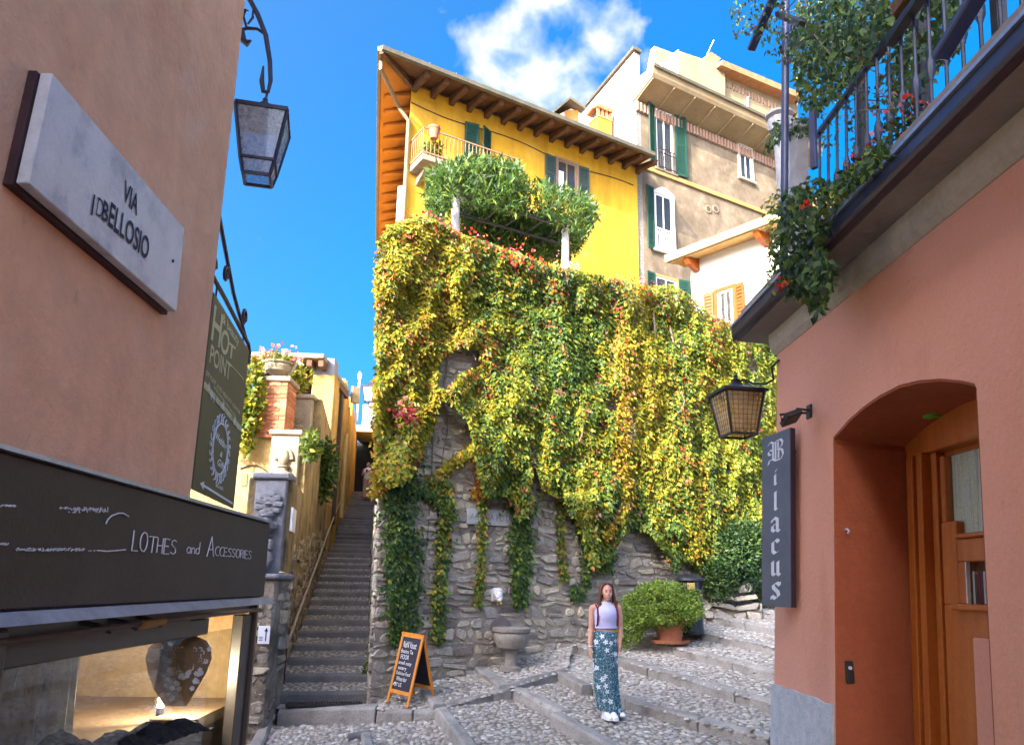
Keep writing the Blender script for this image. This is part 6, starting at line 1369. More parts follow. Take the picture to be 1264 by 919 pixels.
# ------------------------------------------------------------------ foliage
NR = np.random.default_rng(3)
def leaf_cloud(name, P, Nn, Ax, L, Cc, mat, parent=None, asp=.55, fold=.25):
    """one small folded leaf (two triangles) per row"""
    P = np.asarray(P, float); Nn = np.asarray(Nn, float); Ax = np.asarray(Ax, float); L = np.asarray(L, float)[:, None]; n = len(P)
    Ax = Ax / (np.linalg.norm(Ax, axis=1, keepdims=True) + 1e-9); S = np.cross(Nn, Ax); S /= (np.linalg.norm(S, axis=1, keepdims=True) + 1e-9); Nn = np.cross(Ax, S)
    W = L * asp * .5
    V = np.stack([P, P + Ax * L * .42 + S * W + Nn * W * fold, P + Ax * L, P + Ax * L * .42 - S * W + Nn * W * fold], 1).reshape(-1, 3)
    off = np.array(wloc(parent)) if parent is not None else np.zeros(3); V = V - off
    b = (np.arange(n) * 4)[:, None]; T = np.concatenate([b + np.array([[0, 1, 2]]), b + np.array([[0, 2, 3]])], 1).reshape(-1, 3)
    me = bpy.data.meshes.new(name); me.vertices.add(len(V)); me.vertices.foreach_set('co', V.ravel())
    me.loops.add(T.size); me.loops.foreach_set('vertex_index', T.ravel().astype(np.int32)); me.polygons.add(len(T))
    me.polygons.foreach_set('loop_start', (np.arange(len(T)) * 3).astype(np.int32)); me.update(calc_edges=True)
    ca = me.color_attributes.new('col', 'FLOAT_COLOR', 'POINT'); C4 = np.concatenate([np.asarray(Cc, float), np.ones((n, 1))], 1); ca.data.foreach_set('color', np.repeat(C4, 4, 0).ravel())
    me.materials.append(mat); o = bpy.data.objects.new(name, me); COL.objects.link(o)
    if parent is not None: o.parent = parent
    return stuff(o)
def pick(cols, w, n):
    cols = np.array(cols); w = np.array(w, float); idx = NR.choice(len(cols), n, p=w / w.sum()); return cols[idx] * NR.uniform(.75, 1.25, (n, 1))
YEL, LIME, GRN, DKG, ORA, RED, PNK = (.36, .275, .022), (.22, .25, .026), (.09, .15, .025), (.035, .075, .022), (.36, .14, .022), (.26, .035, .022), (.29, .15, .11)
def sample(poly, n, rng=random):
    xs_ = [a for a, _ in poly]; ys = [b for _, b in poly]; out = []
    while len(out) < n:
        x, y = rng.uniform(min(xs_), max(xs_)), rng.uniform(min(ys), max(ys))
        if inside(x, y, poly): out.append((x, y))
    return out
nzv = lambda a, b, c=0.0: noise.noise(Vector((a, b, c)))
def lump(u, v): return .60 * nzv(u * .85, v * .42, 1) + .42 * nzv(u * 2.1, v * 1.2, 5) + .24 * nzv(u * 4.5, v * 3.2, 9)
def creeper_points(pxs, base=.20, amp=.42, thick=.10, gap=None, top_z=WTOP, pl=WL):
    P, Nn, Ax, L, keep = [], [], [], [], []
    for x, y in pxs:
        u, v = pl.uv(x, y, .2)
        if gap is not None and nzv(u * 1.7, v * .75, 21) + .5 * nzv(u * 4.2, v * 2.2, 31) < gap - (.3 if x < 650 else 0.06): continue
        s = base + amp * lump(u, v); e = .05
        du = amp * (lump(u + e, v) - lump(u - e, v)) / (2 * e); dv2 = amp * (lump(u, v + e) - lump(u, v - e)) / (2 * e)
        o = max(.03, s - random.random() ** 2 * (thick + .12)); p_ = pl.at(x, y, o)
        nrm = (pl.n - pl.u * du * .8 - pl.v * dv2 * .8).normalized() * 1.0 + Vector((random.gauss(0, .45), random.gauss(0, .45), .35 + random.gauss(0, .45)))
        ax = -pl.v * random.uniform(.35, 1.1) + pl.n * random.uniform(0, .7) + pl.u * random.gauss(0, .55)
        P.append(p_); Nn.append(nrm.normalized()); Ax.append(ax); L.append(.038 + .075 * random.random() ** 1.6); keep.append((x, y, u, v))
    return P, Nn, Ax, L, keep
CREEP = [(463, 330), (468, 296), (480, 278), (505, 268), (530, 268), (552, 276), (572, 289), (600, 297), (640, 312), (668, 324), (700, 330), (735, 336), (770, 345), (800, 352), (830, 350), (850, 362), (880, 388), (905, 400), (930, 378), (950, 385), (1010, 400), (1010, 720), (960, 660), (935, 650), (900, 665), (885, 690), (862, 705), (848, 690), (832, 705), (812, 668), (792, 650), (770, 655), (752, 690), (728, 700), (716, 650), (695, 615), (672, 605), (655, 630), (640, 640), (628, 612), (600, 612), (588, 575), (583, 530), (570, 505), (545, 490), (535, 520), (520, 560), (505, 590), (480, 600), (466, 585)]
HOLE = [[(542, 444), (560, 428), (590, 426), (594, 448), (568, 460), (552, 480), (540, 476)], [(545, 345), (575, 335), (580, 400), (545, 440), (530, 400)]]
px0 = [q for q in sample(CREEP, 150000) if not inside(*q, HOLE[0])]
P, Nn, Ax, L, K = creeper_points(px0, base=.30, amp=.46, thick=.14, gap=-.46)
Cc = np.zeros((len(P), 3))
r1 = NR.random(len(P))
PAL = np.array([YEL, LIME, GRN, DKG, ORA, RED, PNK])
for i, (x, y, u, v) in enumerate(K):
    a = nzv(u * .9, v * .28, 40) + .35 * nzv(u * 2.4, v * 1.2, 44); b = nzv(u * 1.3, v * .5, 60)
    yl = a + (.26 if x < 540 else 0) + (.10 if 560 < x < 640 else 0) - (.22 if 650 < x < 760 and y < 480 else 0) + (.12 if x > 850 else 0)
    w = [max(.08, .34 + .8 * yl), .42, max(.08, .28 - .5 * yl), max(.03, .13 - .5 * yl), .13 + (.12 if y < 345 else 0) + max(0, b * .8 - .08) + (.10 if x < 560 and y < 480 else 0), .03 + max(0, b - .3) * .6, .06]
    if x > 850: w[0] *= .6; w[1] *= 1.8
    c = np.cumsum(w); rn = min(.999, max(0., .5 + .75 * nzv(u * 5.5, v * 4.5, 77) * .6 + (r1[i] - .5) * .62)); k = int(np.searchsorted(c, rn * c[-1])); Cc[i] = PAL[min(k, 6)] * random.uniform(.75, 1.25)
vine = thing('wall_creeper', 'great curtain of yellow green autumn creeper cascading over the stone wall', 'creeper', tuple(WL.P(5, WTOP, 0)))
leaf_cloud('leaves', P, Nn, Ax, L, Cc, MAT['leaf'], vine)
# woody stems behind the leaves, a few showing
sm = MB(); rs_ = random.Random(17)
for i in range(30):
    u = rs_.uniform(.1, 10.5); v = WTOP - rs_.uniform(0, .6); pts = []; ln = rs_.uniform(1.5, 4.6); nseg = 12
    for k in range(nseg + 1):
        pts.append(WL.P(u + .25 * nzv(u, k * .35, i), v - ln * k / nseg, .02 + .06 * (nzv(u * 3, k * .5, i + 9) + .6)))
    sm.tube(pts, [.022 * (1 - .7 * k / nseg) for k in range(nseg + 1)], 5)
for (pts, r) in (([(720, 520), (719, 535), (715, 545), (718, 538)], .012), ([(842, 485), (845, 495), (842, 505), (836, 510)], .012), ([(632, 480), (640, 492), (650, 505)], .01), ([(765, 660), (768, 668), (762, 678)], .01)):
    sm.tube([WL.at(x, y, .42) for x, y in pts], r, 5)
stuff(sm.build('stems', MAT['stem'], vine, smooth=True))

def strand(label, path, halfw, n, cols, w, base=.12, name='hanging_creeper', pl=WL, size=(.06, .10), group='creeper strands hanging down the wall', amp=.10):
    px = []
    for _ in range(n):
        s = random.random() * (len(path) - 1); k = int(s); f = s - k; hw = halfw * (1.15 - .55 * (s / (len(path) - 1))) if halfw > 12 else halfw
        a, b = path[k], path[k + 1]; y_ = a[1] + (b[1] - a[1]) * f
        wob = 1 + .45 * nzv(y_ * .045, path[0][0] * .1, 3); px.append((a[0] + (b[0] - a[0]) * f + random.gauss(0, hw * .5 * wob), y_ + random.gauss(0, 3)))
    P, Nn, Ax, L, K = creeper_points(px, base, amp, .06, pl=pl); L = [random.uniform(*size) for _ in L]
    q = pl.at(*path[-1]); t = thing(name, label, 'creeper', tuple(q), group)
    leaf_cloud('leaves', P, Nn, Ax, L, pick(cols, w, len(P)), MAT['leaf'], t)
    MB().tube([pl.at(x, y, .05) for x, y in path], .012, 5).build('stem', MAT['stem'], t, smooth=True)
strand('thick dark green creeper strand hanging down to behind the sandwich board', [(496, 560), (492, 620), (498, 690), (497, 740), (495, 790)], 24, 3000, [DKG, GRN, LIME], [5, 5, .6])
strand('bushy green creeper spray crossing from the thick strand to the thin one', [(505, 600), (528, 608), (548, 618), (556, 640)], 14, 1000, [DKG, GRN, LIME], [4, 5, 1])
strand('thin yellowing creeper strand left of the water plaque', [(536, 590), (550, 600), (547, 660), (542, 730), (540, 790)], 9, 1300, [GRN, DKG, YEL, LIME, ORA], [5, 3, 2, 2, .6])
strand('yellow creeper tendril slanting across the bare stones', [(536, 592), (555, 572), (578, 558), (592, 545)], 7, 520, [YEL, LIME, ORA, GRN], [5, 3, 1, 1])
strand('orange red creeper trail above the water plaque', [(603, 520), (600, 560), (598, 600), (590, 612)], 12, 900, [ORA, YEL, RED, LIME], [5, 4, 2.0, 1])
strand('narrow creeper trail ending above the fountain mask', [(594, 600), (596, 650), (593, 700), (591, 745)], 5, 600, [GRN, YEL, ORA, LIME], [5, 1.5, 1, 2])
strand('dense green creeper strand right of the water plaque', [(644, 620), (643, 660), (643, 700), (641, 745)], 15, 2000, [DKG, GRN, LIME], [4, 6, 1.2])
strand('sparse creeper strand ending in a green tuft between plaque and woman', [(692, 600), (691, 650), (693, 690), (696, 715)], 5, 460, [GRN, YEL, PNK, LIME], [4, 2, 1, 2])
strand('slender creeper strand hanging just beside the woman', [(712, 630), (722, 670), (724, 725)], 6, 420, [DKG, GRN, LIME], [4, 4, 1])
strand('leafy creeper bunch above the woman', [(742, 640), (742, 680), (744, 702)], 18, 900, [DKG, GRN, LIME], [4, 5, 2])
strand('golden creeper column hanging highest on the wall middle', [(772, 420), (770, 500), (768, 560), (772, 620), (748, 660)], 13, 1900, [YEL, ORA, LIME, PNK], [6, 2.5, 2, .6], base=.42)
strand('golden creeper column left of the amber lantern', [(862, 560), (860, 620), (858, 690)], 12, 1200, [YEL, LIME, ORA], [5, 5, 1.0], base=.35)
strand('bright yellow fringe down the corner of the wall', [(470, 460), (470, 520), (468, 570), (466, 610)], 9, 1500, [YEL, ORA, LIME, RED], [6, 2, 2, .5], base=.16)
strand('small green tuft growing low on the rubble beside the woman', [(710, 725), (714, 735)], 8, 180, [DKG, GRN], [3, 4], base=.06)
# dark green creeper along the alley side of the wall
P, Nn, Ax, L = [], [], [], []
for i in range(3600):
    k = random.uniform(.2, 17) ; q = st_pt(k, -.05); zz = q.z + abs(random.gauss(0, .75)) - .05
    if nzv(k * .9, zz * 1.2, 2) < -.25: continue
    p_ = Vector((q.x, q.y, zz)) - ST_P * random.uniform(.0, .14)
    P.append(p_); Nn.append((-ST_P - ST_E * .5 + Vector((random.gauss(0, .4), random.gauss(0, .4), .4))).normalized()); Ax.append(Vector((random.gauss(0, .5), random.gauss(0, .5), -.8))); L.append(random.uniform(.07, .12))
t = thing('stair_creeper', 'dark green creeper creeping down the right edge of the alley stairs', 'creeper', tuple(st_pt(1, 0)))
leaf_cloud('leaves', P, Nn, Ax, L, pick([DKG, GRN, LIME], [5, 4, .6], len(P)), MAT['leaf'], t)
# flowers along the top of the wall
def flower_clump(label, pts, n, cols, w, spread=.12, size=(.035, .06), group='flowers along the top of the creeper', name='geranium_flowers', cat='flowers'):
    P, Nn, Ax, L = [], [], [], []
    for i in range(n):
        c = random.choice(pts); a = Vector((random.gauss(0, spread), random.gauss(0, spread), random.gauss(0, spread * .7)))
        P.append(c + a); Nn.append(Vector((random.gauss(0, .5), -1 + random.gauss(0, .5), random.gauss(.3, .5))).normalized()); Ax.append(Vector((random.gauss(0, 1), random.gauss(0, .4), random.gauss(0, 1)))); L.append(random.uniform(*size))
    t = thing(name, label, cat, tuple(pts[0]), group); leaf_cloud('petals', P, Nn, Ax, L, pick(cols, w, n), MAT['petal'], t, .9, .1)
REDF, PINKF, ORF = (.50, .018, .012), (.50, .16, .20), (.52, .09, .015)
for (label, pp, n) in (('red geranium clump beside the left garden column', [(520, 274), (535, 272), (545, 278)], 80), ('red and pink geraniums at the foot of the left garden column', [(552, 282), (580, 292), (594, 296)], 70),
     ('bright red geraniums spilling between the two garden columns', [(628, 312), (634, 318), (641, 322), (660, 322)], 130), ('orange red flowers below the weathered house', [(790, 352), (796, 358), (770, 350)], 70), ('few orange blooms over the creeper near the white house', [(850, 378), (885, 398), (900, 402)], 55)):
    flower_clump(label, [WL.at(x, y, .25) for x, y in pp], n, [REDF, ORF, PINKF], [6, 2, 1])
flower_clump('pale pink flowers at the foot of the right garden column', [TG.at(x, y, .15) for x, y in ((695, 326), (705, 330), (712, 335))], 110, [PINKF, (.55, .3, .33)], [3, 2], .14)
flower_clump('dark red autumn leaves low on the wall corner', [WL.at(x, y, .45) for x, y in ((498, 507), (503, 514))], 60, [RED, (.16, .02, .02), ORF], [4, 4, .2], .09, (.06, .09), cat='leaves', name='red_leaf_clump')

# garden canopy on the pergola: long narrow leaves
CAN = [(526, 238), (530, 214), (548, 203), (575, 196), (600, 193), (622, 199), (640, 201), (648, 222), (668, 226), (690, 230), (716, 238), (736, 256), (738, 268), (726, 288), (714, 300), (706, 288), (690, 276), (660, 262), (640, 268), (615, 262), (590, 256), (570, 246), (556, 248), (550, 272), (535, 278), (527, 262)]
UND = [(566, 246), (620, 258), (700, 272), (722, 290), (712, 312), (690, 322), (655, 320), (610, 304), (570, 290)]
P, Nn, Ax, L = [], [], [], []
for (poly, n, o0, o1) in ((CAN, 12500, -1.9, .45), (UND, 9500, -2.9, -1.2)):
    for x, y in sample(poly, n):
        o = random.uniform(o0, o1); q = TG.at(x, y, o)
        if nzv(q.x * 1.6, q.z * 1.6 + q.y * 1.1, 7) < (-.12 if poly is CAN else -.4): continue
        P.append(q); dn = -1 if poly is CAN and random.random() < .45 else 1
        Nn.append(Vector((random.gauss(0, .5), -.6 + random.gauss(0, .4), .8 + random.gauss(0, .4))).normalized()); Ax.append(Vector((random.gauss(0, .7), random.gauss(-.2, .6), random.gauss(.1, .7)))); L.append(random.uniform(.16, .32))
t = thing('pergola_canopy', 'leafy green canopy spreading over the garden pergola before the yellow house', 'canopy', tuple(TG.at(620, 300, -1)))
leaf_cloud('leaves', P, Nn, Ax, L, pick([(.085, .15, .02), (.055, .11, .02), (.16, .20, .025), (.03, .065, .018)], [4, 4, 1.5, 4], len(P)), MAT['leaf'], t, .22)
st_ = MB()
for x0, y0, x1, y1 in ((563, 260, 545, 215), (563, 255, 600, 215), (698, 285, 715, 255), (698, 285, 660, 250), (563, 270, 540, 300), (698, 290, 720, 262)):
    a, b = TG.at(x0, y0, -.1), TG.at(x1, y1, -.5); st_.tube([a, a.lerp(b, .5) + Vector((.05, .1, .1)), b], [.04, .03, .015], 6)
stuff(st_.build('branches', MAT['stem'], t, smooth=True))

# generic shrub
def shrub(name, label, cat, c, rad, n, cols, w, size, asp=.55, parent=None, group=None, bias=.55, drop=0.0, gap=-.5, lobes=0, seed=0):
    c = Vector(c); P, Nn, Ax, L = [], [], [], []; i = 0
    while len(P) < n and i < n * 4:
        i += 1; d = Vector((random.gauss(0, 1), random.gauss(0, 1), random.gauss(0, 1))).normalized()
        k = random.random() ** bias; bump_ = 1 + .22 * nzv(d.x * 2.2 + seed, d.y * 2.2, d.z * 2.2) + .12 * nzv(d.x * 6, d.y * 6, d.z * 6 + seed)
        q = Vector((d.x * rad[0], d.y * rad[1], d.z * rad[2])) * k * bump_
        if drop and q.z < -drop * rad[2]: continue
        if nzv(q.x * 5 / rad[0] * .5, q.y * 5 / rad[0] * .5, q.z * 5 / rad[2] * .5 + seed) < gap: continue
        P.append(c + q); Nn.append((d + Vector((random.gauss(0, .5), random.gauss(0, .5), .4 + random.gauss(0, .4)))).normalized()); Ax.append(d * .6 + Vector((random.gauss(0, .7), random.gauss(0, .7), random.gauss(0, .5)))); L.append(random.uniform(*size))
    t = parent or thing(name, label, cat, tuple(c - Vector((0, 0, rad[2]))), group)
    leaf_cloud('leaves', P, Nn, Ax, L, pick(cols, w, len(P)), MAT['leaf'], t, asp); return t
# dark shrub against the wall behind the bin
c = WL.at(920, 683, .5); t = shrub('dark_shrub', 'dark green shrub spilling down the wall behind the low stones', 'shrub', c, (.62, .42, .66), 4200, [DKG, GRN, (.03, .07, .03)], [5, 2, 3], (.06, .10))
c = WL.at(885, 715, .4); t = shrub('low_shrub', 'low dark shrub at the wall foot beside the bin', 'shrub', c, (.4, .3, .4), 1300, [DKG, GRN], [4, 2], (.05, .09))
c = WL.at(948, 735, .3); t = shrub('weed_clump', 'green weeds at the corner behind the grey sign', 'weeds', c, (.35, .3, .3), 700, [GRN, LIME, DKG], [4, 2, 2], (.05, .09))
# weeds at the stair foot
c = st_pt(1.2, .02, .05); shrub('stair_weeds', 'tuft of green weeds at the bottom right of the alley stairs', 'weeds', c, (.14, .2, .26), 420, [DKG, GRN, LIME], [3, 4, 1], (.05, .09))
# plants round the brick pier
c = at_y(305, 500, YB - .25); shrub('pier_creeper', 'yellow green creeper hanging left of the brick pier', 'creeper', c, (.30, .2, 1.0), 2400, [YEL, LIME, GRN], [3, 5, 3], (.09, .14), gap=-.3)
c = at_y(362, 468, 15.6); shrub('pier_succulent', 'yellow green leafy plant on top of the diamond pier', 'plant', c, (.32, .25, .38), 650, [YEL, LIME, GRN], [3, 4, 2], (.12, .2), .35)
c = lf(k_of_y(16.6), zpx(580, 398, 16.6)) + ST_P * .12; shrub('wall_fern', 'dark green hanging plant rooted on the ochre garden wall', 'plant', c, (.2, .3, .7), 1000, [DKG, GRN, LIME], [4, 4, 1], (.10, .16))
c = lf(k_of_y(12.7), zpx(552, 375, 12.9)) + ST_P * .1; shrub('wall_tuft', 'small green tuft beside the sunlit urn pier', 'plant', c, (.14, .3, .26), 380, [LIME, GRN, DKG], [3, 4, 1], (.08, .13))
flower_clump('pink and orange geraniums in the stone urn on the brick pier', [URN_TOP + Vector((x * .1, 0, .16)) for x in (-3, -1, 1, 3)], 170, [PINKF, ORF, (.75, .35, .55)], [3, 3, 2], .11, (.06, .1))
shrub('urn_plant', 'green leaves of the geraniums in the stone urn', 'plant', URN_TOP + Vector((0, 0, .06)), (.4, .36, .16), 420, [GRN, LIME], [3, 2], (.07, .11))
# balcony plant
bu0, bu1, fz_, bo_ = BALC; shrub('balcony_plant', 'light green plant at the end of the yellow house balcony', 'plant', YH.P(bu0 + .5, fz_ + .4, bo_ - .35), (.45, .3, .32), 420, [LIME, GRN], [3, 3], (.14, .22), .4)
# terrace of the pink house: trailing creeper and foliage overhead
def rh_leaves(label, poly, n, o0, o1, size, cols, w, gap, name='terrace_creeper', asp=.6, seed=0):
    P, Nn, Ax, L = [], [], [], []
    for x, y in sample(poly, n):
        o = random.uniform(o0, o1); q = RH.at(x, y, o)
        if nzv(q.y * 5 + seed, q.z * 5, q.x * 5) + .5 * nzv(q.y * 12, q.z * 12, q.x * 9 + seed) < gap: continue
        P.append(q); Nn.append((RH.n * .8 + Vector((random.gauss(0, .5), -.3 + random.gauss(0, .5), .3 + random.gauss(0, .5)))).normalized()); Ax.append(Vector((random.gauss(0, .5), random.gauss(0, .5), -.7 + random.gauss(0, .5)))); L.append(random.uniform(*size))
    q = RH.at(*poly[0], (o0 + o1) / 2); t = thing(name, label, 'creeper', tuple(q)); leaf_cloud('leaves', P, Nn, Ax, L, pick(cols, w, len(P)), MAT['leaf'], t, asp); return t
dk = [DKG, (.03, .065, .03), GRN]
rh_leaves('dark green creeper with red blooms trailing over the terrace corner', [(962, 240), (985, 228), (1012, 215), (1040, 235), (1032, 270), (1012, 300), (1030, 330), (1024, 360), (1012, 385), (1004, 392), (992, 360), (975, 368), (962, 350), (955, 310), (962, 280)], 2300, .16, .42, (.035, .06), dk + [LIME], [4, 2, 5, .8], -.2)
rh_leaves('thin golden edged trails hanging at the far side of the terrace corner', [(940, 250), (962, 230), (962, 330), (952, 372), (945, 340), (950, 300)], 320, .05, .35, (.03, .05), [YEL, LIME, GRN], [3, 2, 2], -.2)
rh_leaves('small leafy trail along the terrace kerb', [(1020, 230), (1090, 175), (1100, 190), (1040, 240)], 420, .2, .36, (.03, .05), [GRN, DKG, LIME], [4, 3, 1], -.3)
rh_leaves('dark foliage hanging from the terrace pergola', [(985, 0), (1090, -10), (1100, 20), (1075, 70), (1050, 100), (1010, 140), (985, 125), (975, 60)], 4600, -.6, .3, (.035, .06), dk + [LIME], [5, 3, 3, .6], -.22)
rh_leaves('thin leafy sprays reaching out past the navy pole', [(900, 0), (960, -10), (985, 20), (985, 70), (958, 75), (925, 40), (905, 45)], 620, -.1, .5, (.03, .05), dk + [(.10, .06, .07)], [4, 3, 3, 2], -.1)
rh_leaves('tangled foliage behind the terrace railing', [(1085, 40), (1150, -20), (1215, -30), (1180, 60), (1130, 120), (1100, 130)], 2000, -.9, -.1, (.04, .07), dk + [(.08, .09, .03)], [5, 3, 3, 2], -.2)
rh_leaves('sparse sunlit leaves between the terrace bars', [(1010, 130), (1090, 60), (1120, 120), (1060, 200), (1015, 190)], 520, -.7, .1, (.03, .05), dk + [PNK], [4, 3, 3, 1], -.05)
rh_leaves('leaf crown on the gadrooned urn', [(955, 150), (1000, 140), (1005, 165), (970, 172), (940, 190)], 380, -.2, .15, (.03, .05), dk, [4, 3, 3], -.3)
tw = MB(); rt_ = random.Random(31)
for i in range(26):
    x, y = rt_.uniform(980, 1100), rt_.uniform(-20, 110); o = rt_.uniform(-.5, .3); tw.tube([RH.at(x, y, o), RH.at(x + rt_.uniform(-25, 25), y + rt_.uniform(10, 35), o + .05), RH.at(x + rt_.uniform(-50, 50), y + rt_.uniform(25, 60), o)], .004, 4)
t = thing('vine_twigs', 'bare twining twigs among the terrace foliage', 'twigs', tuple(RH.at(1050, 50))); stuff(tw.build('twigs', MAT['stem'], t))
for (x, y, lab) in ((998, 252, 'red bloom in the creeper below the terrace pier'), (963, 352, 'red bloom at the low tip of the terrace creeper')):
    flower_clump(lab, [RH.at(x, y, .42)], 14, [REDF, ORF], [4, 1], .014, (.018, .028), 'red blooms on the terrace creeper', 'red_bloom', 'flower')
for i, (pc_, s_, pt) in enumerate(POTS):
    shrub('pot_plant', ['green geranium leaves in the larger terrace pot', 'green leaves in the smaller terrace pot', 'green leaves in the pot by the terrace rafter'][i], 'plant', pc_ + Vector((0, 0, .07)), (.11, .1, .10), 200, dk, [3, 2, 4], (.03, .05))
    flower_clump(['red geranium heads in the larger terrace pot', 'pink flower heads in the smaller terrace pot', 'red flower heads by the terrace rafter'][i], [pc_ + Vector((0, 0, .13))], 50, [[REDF, ORF], [PINKF, REDF], [REDF, PINKF]][i], [3, 1], .05, (.02, .035), 'terrace pot flowers', 'pot_flowers')
# ------------------------------------------------------------------ fountain on the wall
fu, _ = WL.uv(616, 810); fp = WL.P(fu, 0, .34); fz0 = G(fp.x, fp.y) + .11
ft = thing('wall_fountain', 'round granite drinking fountain basin on a pedestal against the rubble wall', 'fountain', (fp.x, fp.y, fz0))
s = (WL.at(640, 775, .3) - WL.at(593, 775, .3)).length / 2
s *= .84; zr = WL.at(616, 775, .34).z
bp_ = [(s * .40, zr - .30), (s * .74, zr - .27), (s * .94, zr - .17), (s * .98, zr - .09), (s * .92, zr - .06), (s * 1.03, zr - .045), (s * 1.05, zr - .0), (s * .98, zr + .012), (s * .86, zr), (s * .80, zr - .08), (s * .5, zr - .16), (0.01, zr - .18)]
MB().lathe([(r, z) for r, z in bp_], (fp.x, fp.y, 0), 32).build('basin', MAT['basin'], ft, smooth=True)
MB().lathe([(s * .52, fz0), (s * .52, fz0 + .05), (s * .36, fz0 + .07), (s * .34, zr - .34), (s * .44, zr - .305), (s * .42, zr - .295)], (fp.x, fp.y, 0), 24).build('pedestal', MAT['basin'], ft, smooth=True)
MB().lathe([(0, 0), (s * .8, 0), (s * .8, .01), (0, .01)], (fp.x, fp.y, zr - .10), 24).build('water', glass_mat('water', (.5, .5, .45)), ft)
mb = MB(); a0 = [(fu + .20 * math.cos(t_), zr - .02 + .17 * math.sin(t_)) for t_ in [PI * i / 10 for i in range(11)]]; WL.poly(mb, a0, .02, .036); mb.build('wet_stain_slab', MAT['darkwet'], ft, bevel=.015)
mu, mv = WL.uv(614, 737, .06); mm = MB()
mk_ = thing('fountain_mask', 'white marble lion mask spout on the wall above the basin', 'mask', tuple(WL.P(mu, mv)))
mb = MB(); WL.box(mb, mu - .095, mu + .095, mv - .06, mv + .12, .0, .05); mb.build('back_block', MAT['marble'], mk_, bevel=.02, seg=2)
def blob(mb, c, r, n=10): mb.lathe([(0, -r[2])] + [(math.cos(a) * r[0], math.sin(a) * r[2]) for a in [-PI / 2 + PI * i / 8 for i in range(1, 8)]] + [(0, r[2])], c, n, 1, r[1] / r[0])
mb = MB()
for (u, v, o, r) in ((0, .02, .08, (.075, .07, .08)), (0, -.03, .13, (.04, .04, .035)), (-.05, .07, .09, (.03, .03, .035)), (.05, .07, .09, (.03, .03, .035)), (-.03, .0, .12, (.028, .03, .025)), (.03, .0, .12, (.028, .03, .025)), (0, .10, .06, (.09, .05, .04))): blob(mb, WL.P(mu + u, mv + v, o), r)
mb.build('lion_face', MAT['marble'], mk_, smooth=True)
MB().tube([WL.P(mu + .01, mv - .06, .05), WL.P(mu + .01, mv - .07, .14), WL.P(mu + .012, mv - .10, .17)], .016, 8).build('spout', MAT['band'], mk_, smooth=True)
# plaque ACQUA POTABILE, partly under the creeper
r_ = WL.rect(578, 627, 660, 660, o=.05); c = WL.uv(577, 628, .05); d = WL.uv(655, 655, .05)
u0p, u1p = c[0], WL.uv(650, 640, .05)[0]; v1p = (WL.uv(600, 628, .05)[1]); v0p = v1p - .24
pq = thing('water_plaque', 'stone plaque lettered ACQUA POTABILE half covered by creeper', 'plaque', tuple(WL.P(u0p, v0p)))
mb = MB(); WL.box(mb, u0p, u1p, v0p, v1p, .0, .05); mb.build('slab', MAT['pale_stone'], pq, bevel=.004)
mb = MB(); text(mb, WL, 'ACQUA POTABILE', u0p + .05, v0p + .07, .10, .0525, u1p - u0p - .1); mb.build('lettering', MAT['carved'], pq)

# ------------------------------------------------------------------ sandwich board
P1 = gpt(477, 866, .085); P2 = gpt(504, 873, .085); PB = gpt(537, 864, .085) - P2
uu = (P2 - P1); bw_ = uu.length; uu.normalize(); topc = (P1 + P2) / 2 + PB * .5; Hb = 0.86
v_ = (PB * .5 + Vector((0, 0, Hb))); vb_ = (PB * -.5 + Vector((0, 0, Hb)))
sbd = thing('sandwich_board', 'orange framed chalk sandwich board with white handwriting on the cobbles', 'sandwich board', tuple((P1 + P2) / 2))
def board(P0, vv, front):
    pl = Pl(P0, uu, vv); h = vv.length; tk = .022
    for a, b in ((0, .04), (bw_ - .04, bw_)):
        mb = MB(); pl.box(mb, a, b, 0, h, -tk / 2, tk / 2); mb.build('frame_leg', MAT['timber'], sbd, bevel=.003)
    for a, b in ((.13, .18), (h - .055, h - .002)):
        mb = MB(); pl.box(mb, .041, bw_ - .041, a, b, -tk / 2, tk / 2); mb.build('frame_rail', MAT['timber'], sbd, bevel=.003)
    mb = MB(); pl.box(mb, .041, bw_ - .041, .181, h - .056, -.006, .006); pn = mb.build('chalk_panel', MAT['board'], sbd)
    return pl, h, pn
plf, hf, pn = board(P1, v_, True); board(P1 + PB, vb_, False)
lines = [('NoN Vouet', .085, .80, .06), ('Besitos Tia', .050, .72, .02), ('FlOOR', .058, .50, .06), ('small cozy', .045, .78, .02), ('eatery', .045, .5, .06), ('Delicious Food', .045, .84, .02), ('Wines bar', .055, .62, .1), ('BY US', .05, .4, .08)]
yv = hf - .11
for s_, h_, wd_, ind in lines:
    mb = MB(); yv -= h_ * .95; text(mb, plf, s_, .055 + ind * .3, yv, h_, .0075, (bw_ - .11) * wd_ * 1.02); mb.build('chalk_line', MAT['chalk'], pn); yv -= .024
mb = MB(); q = plf.P(.05, .25, .0075); mb.tube([plf.P(.052, .235, .008), plf.P(.075, .265, .008), plf.P(.098, .25, .008)], .006, 5); mb.build('chalk_star', MAT['petal'] if False else MAT['white_txt'], pn)
mb = MB(); mb.bar(P1 + v_ * .995 - uu * .01, P2 + v_ * .995 + uu * .01, .03, .02); mb.build('top_hinge', MAT['timber'], sbd, bevel=.003)

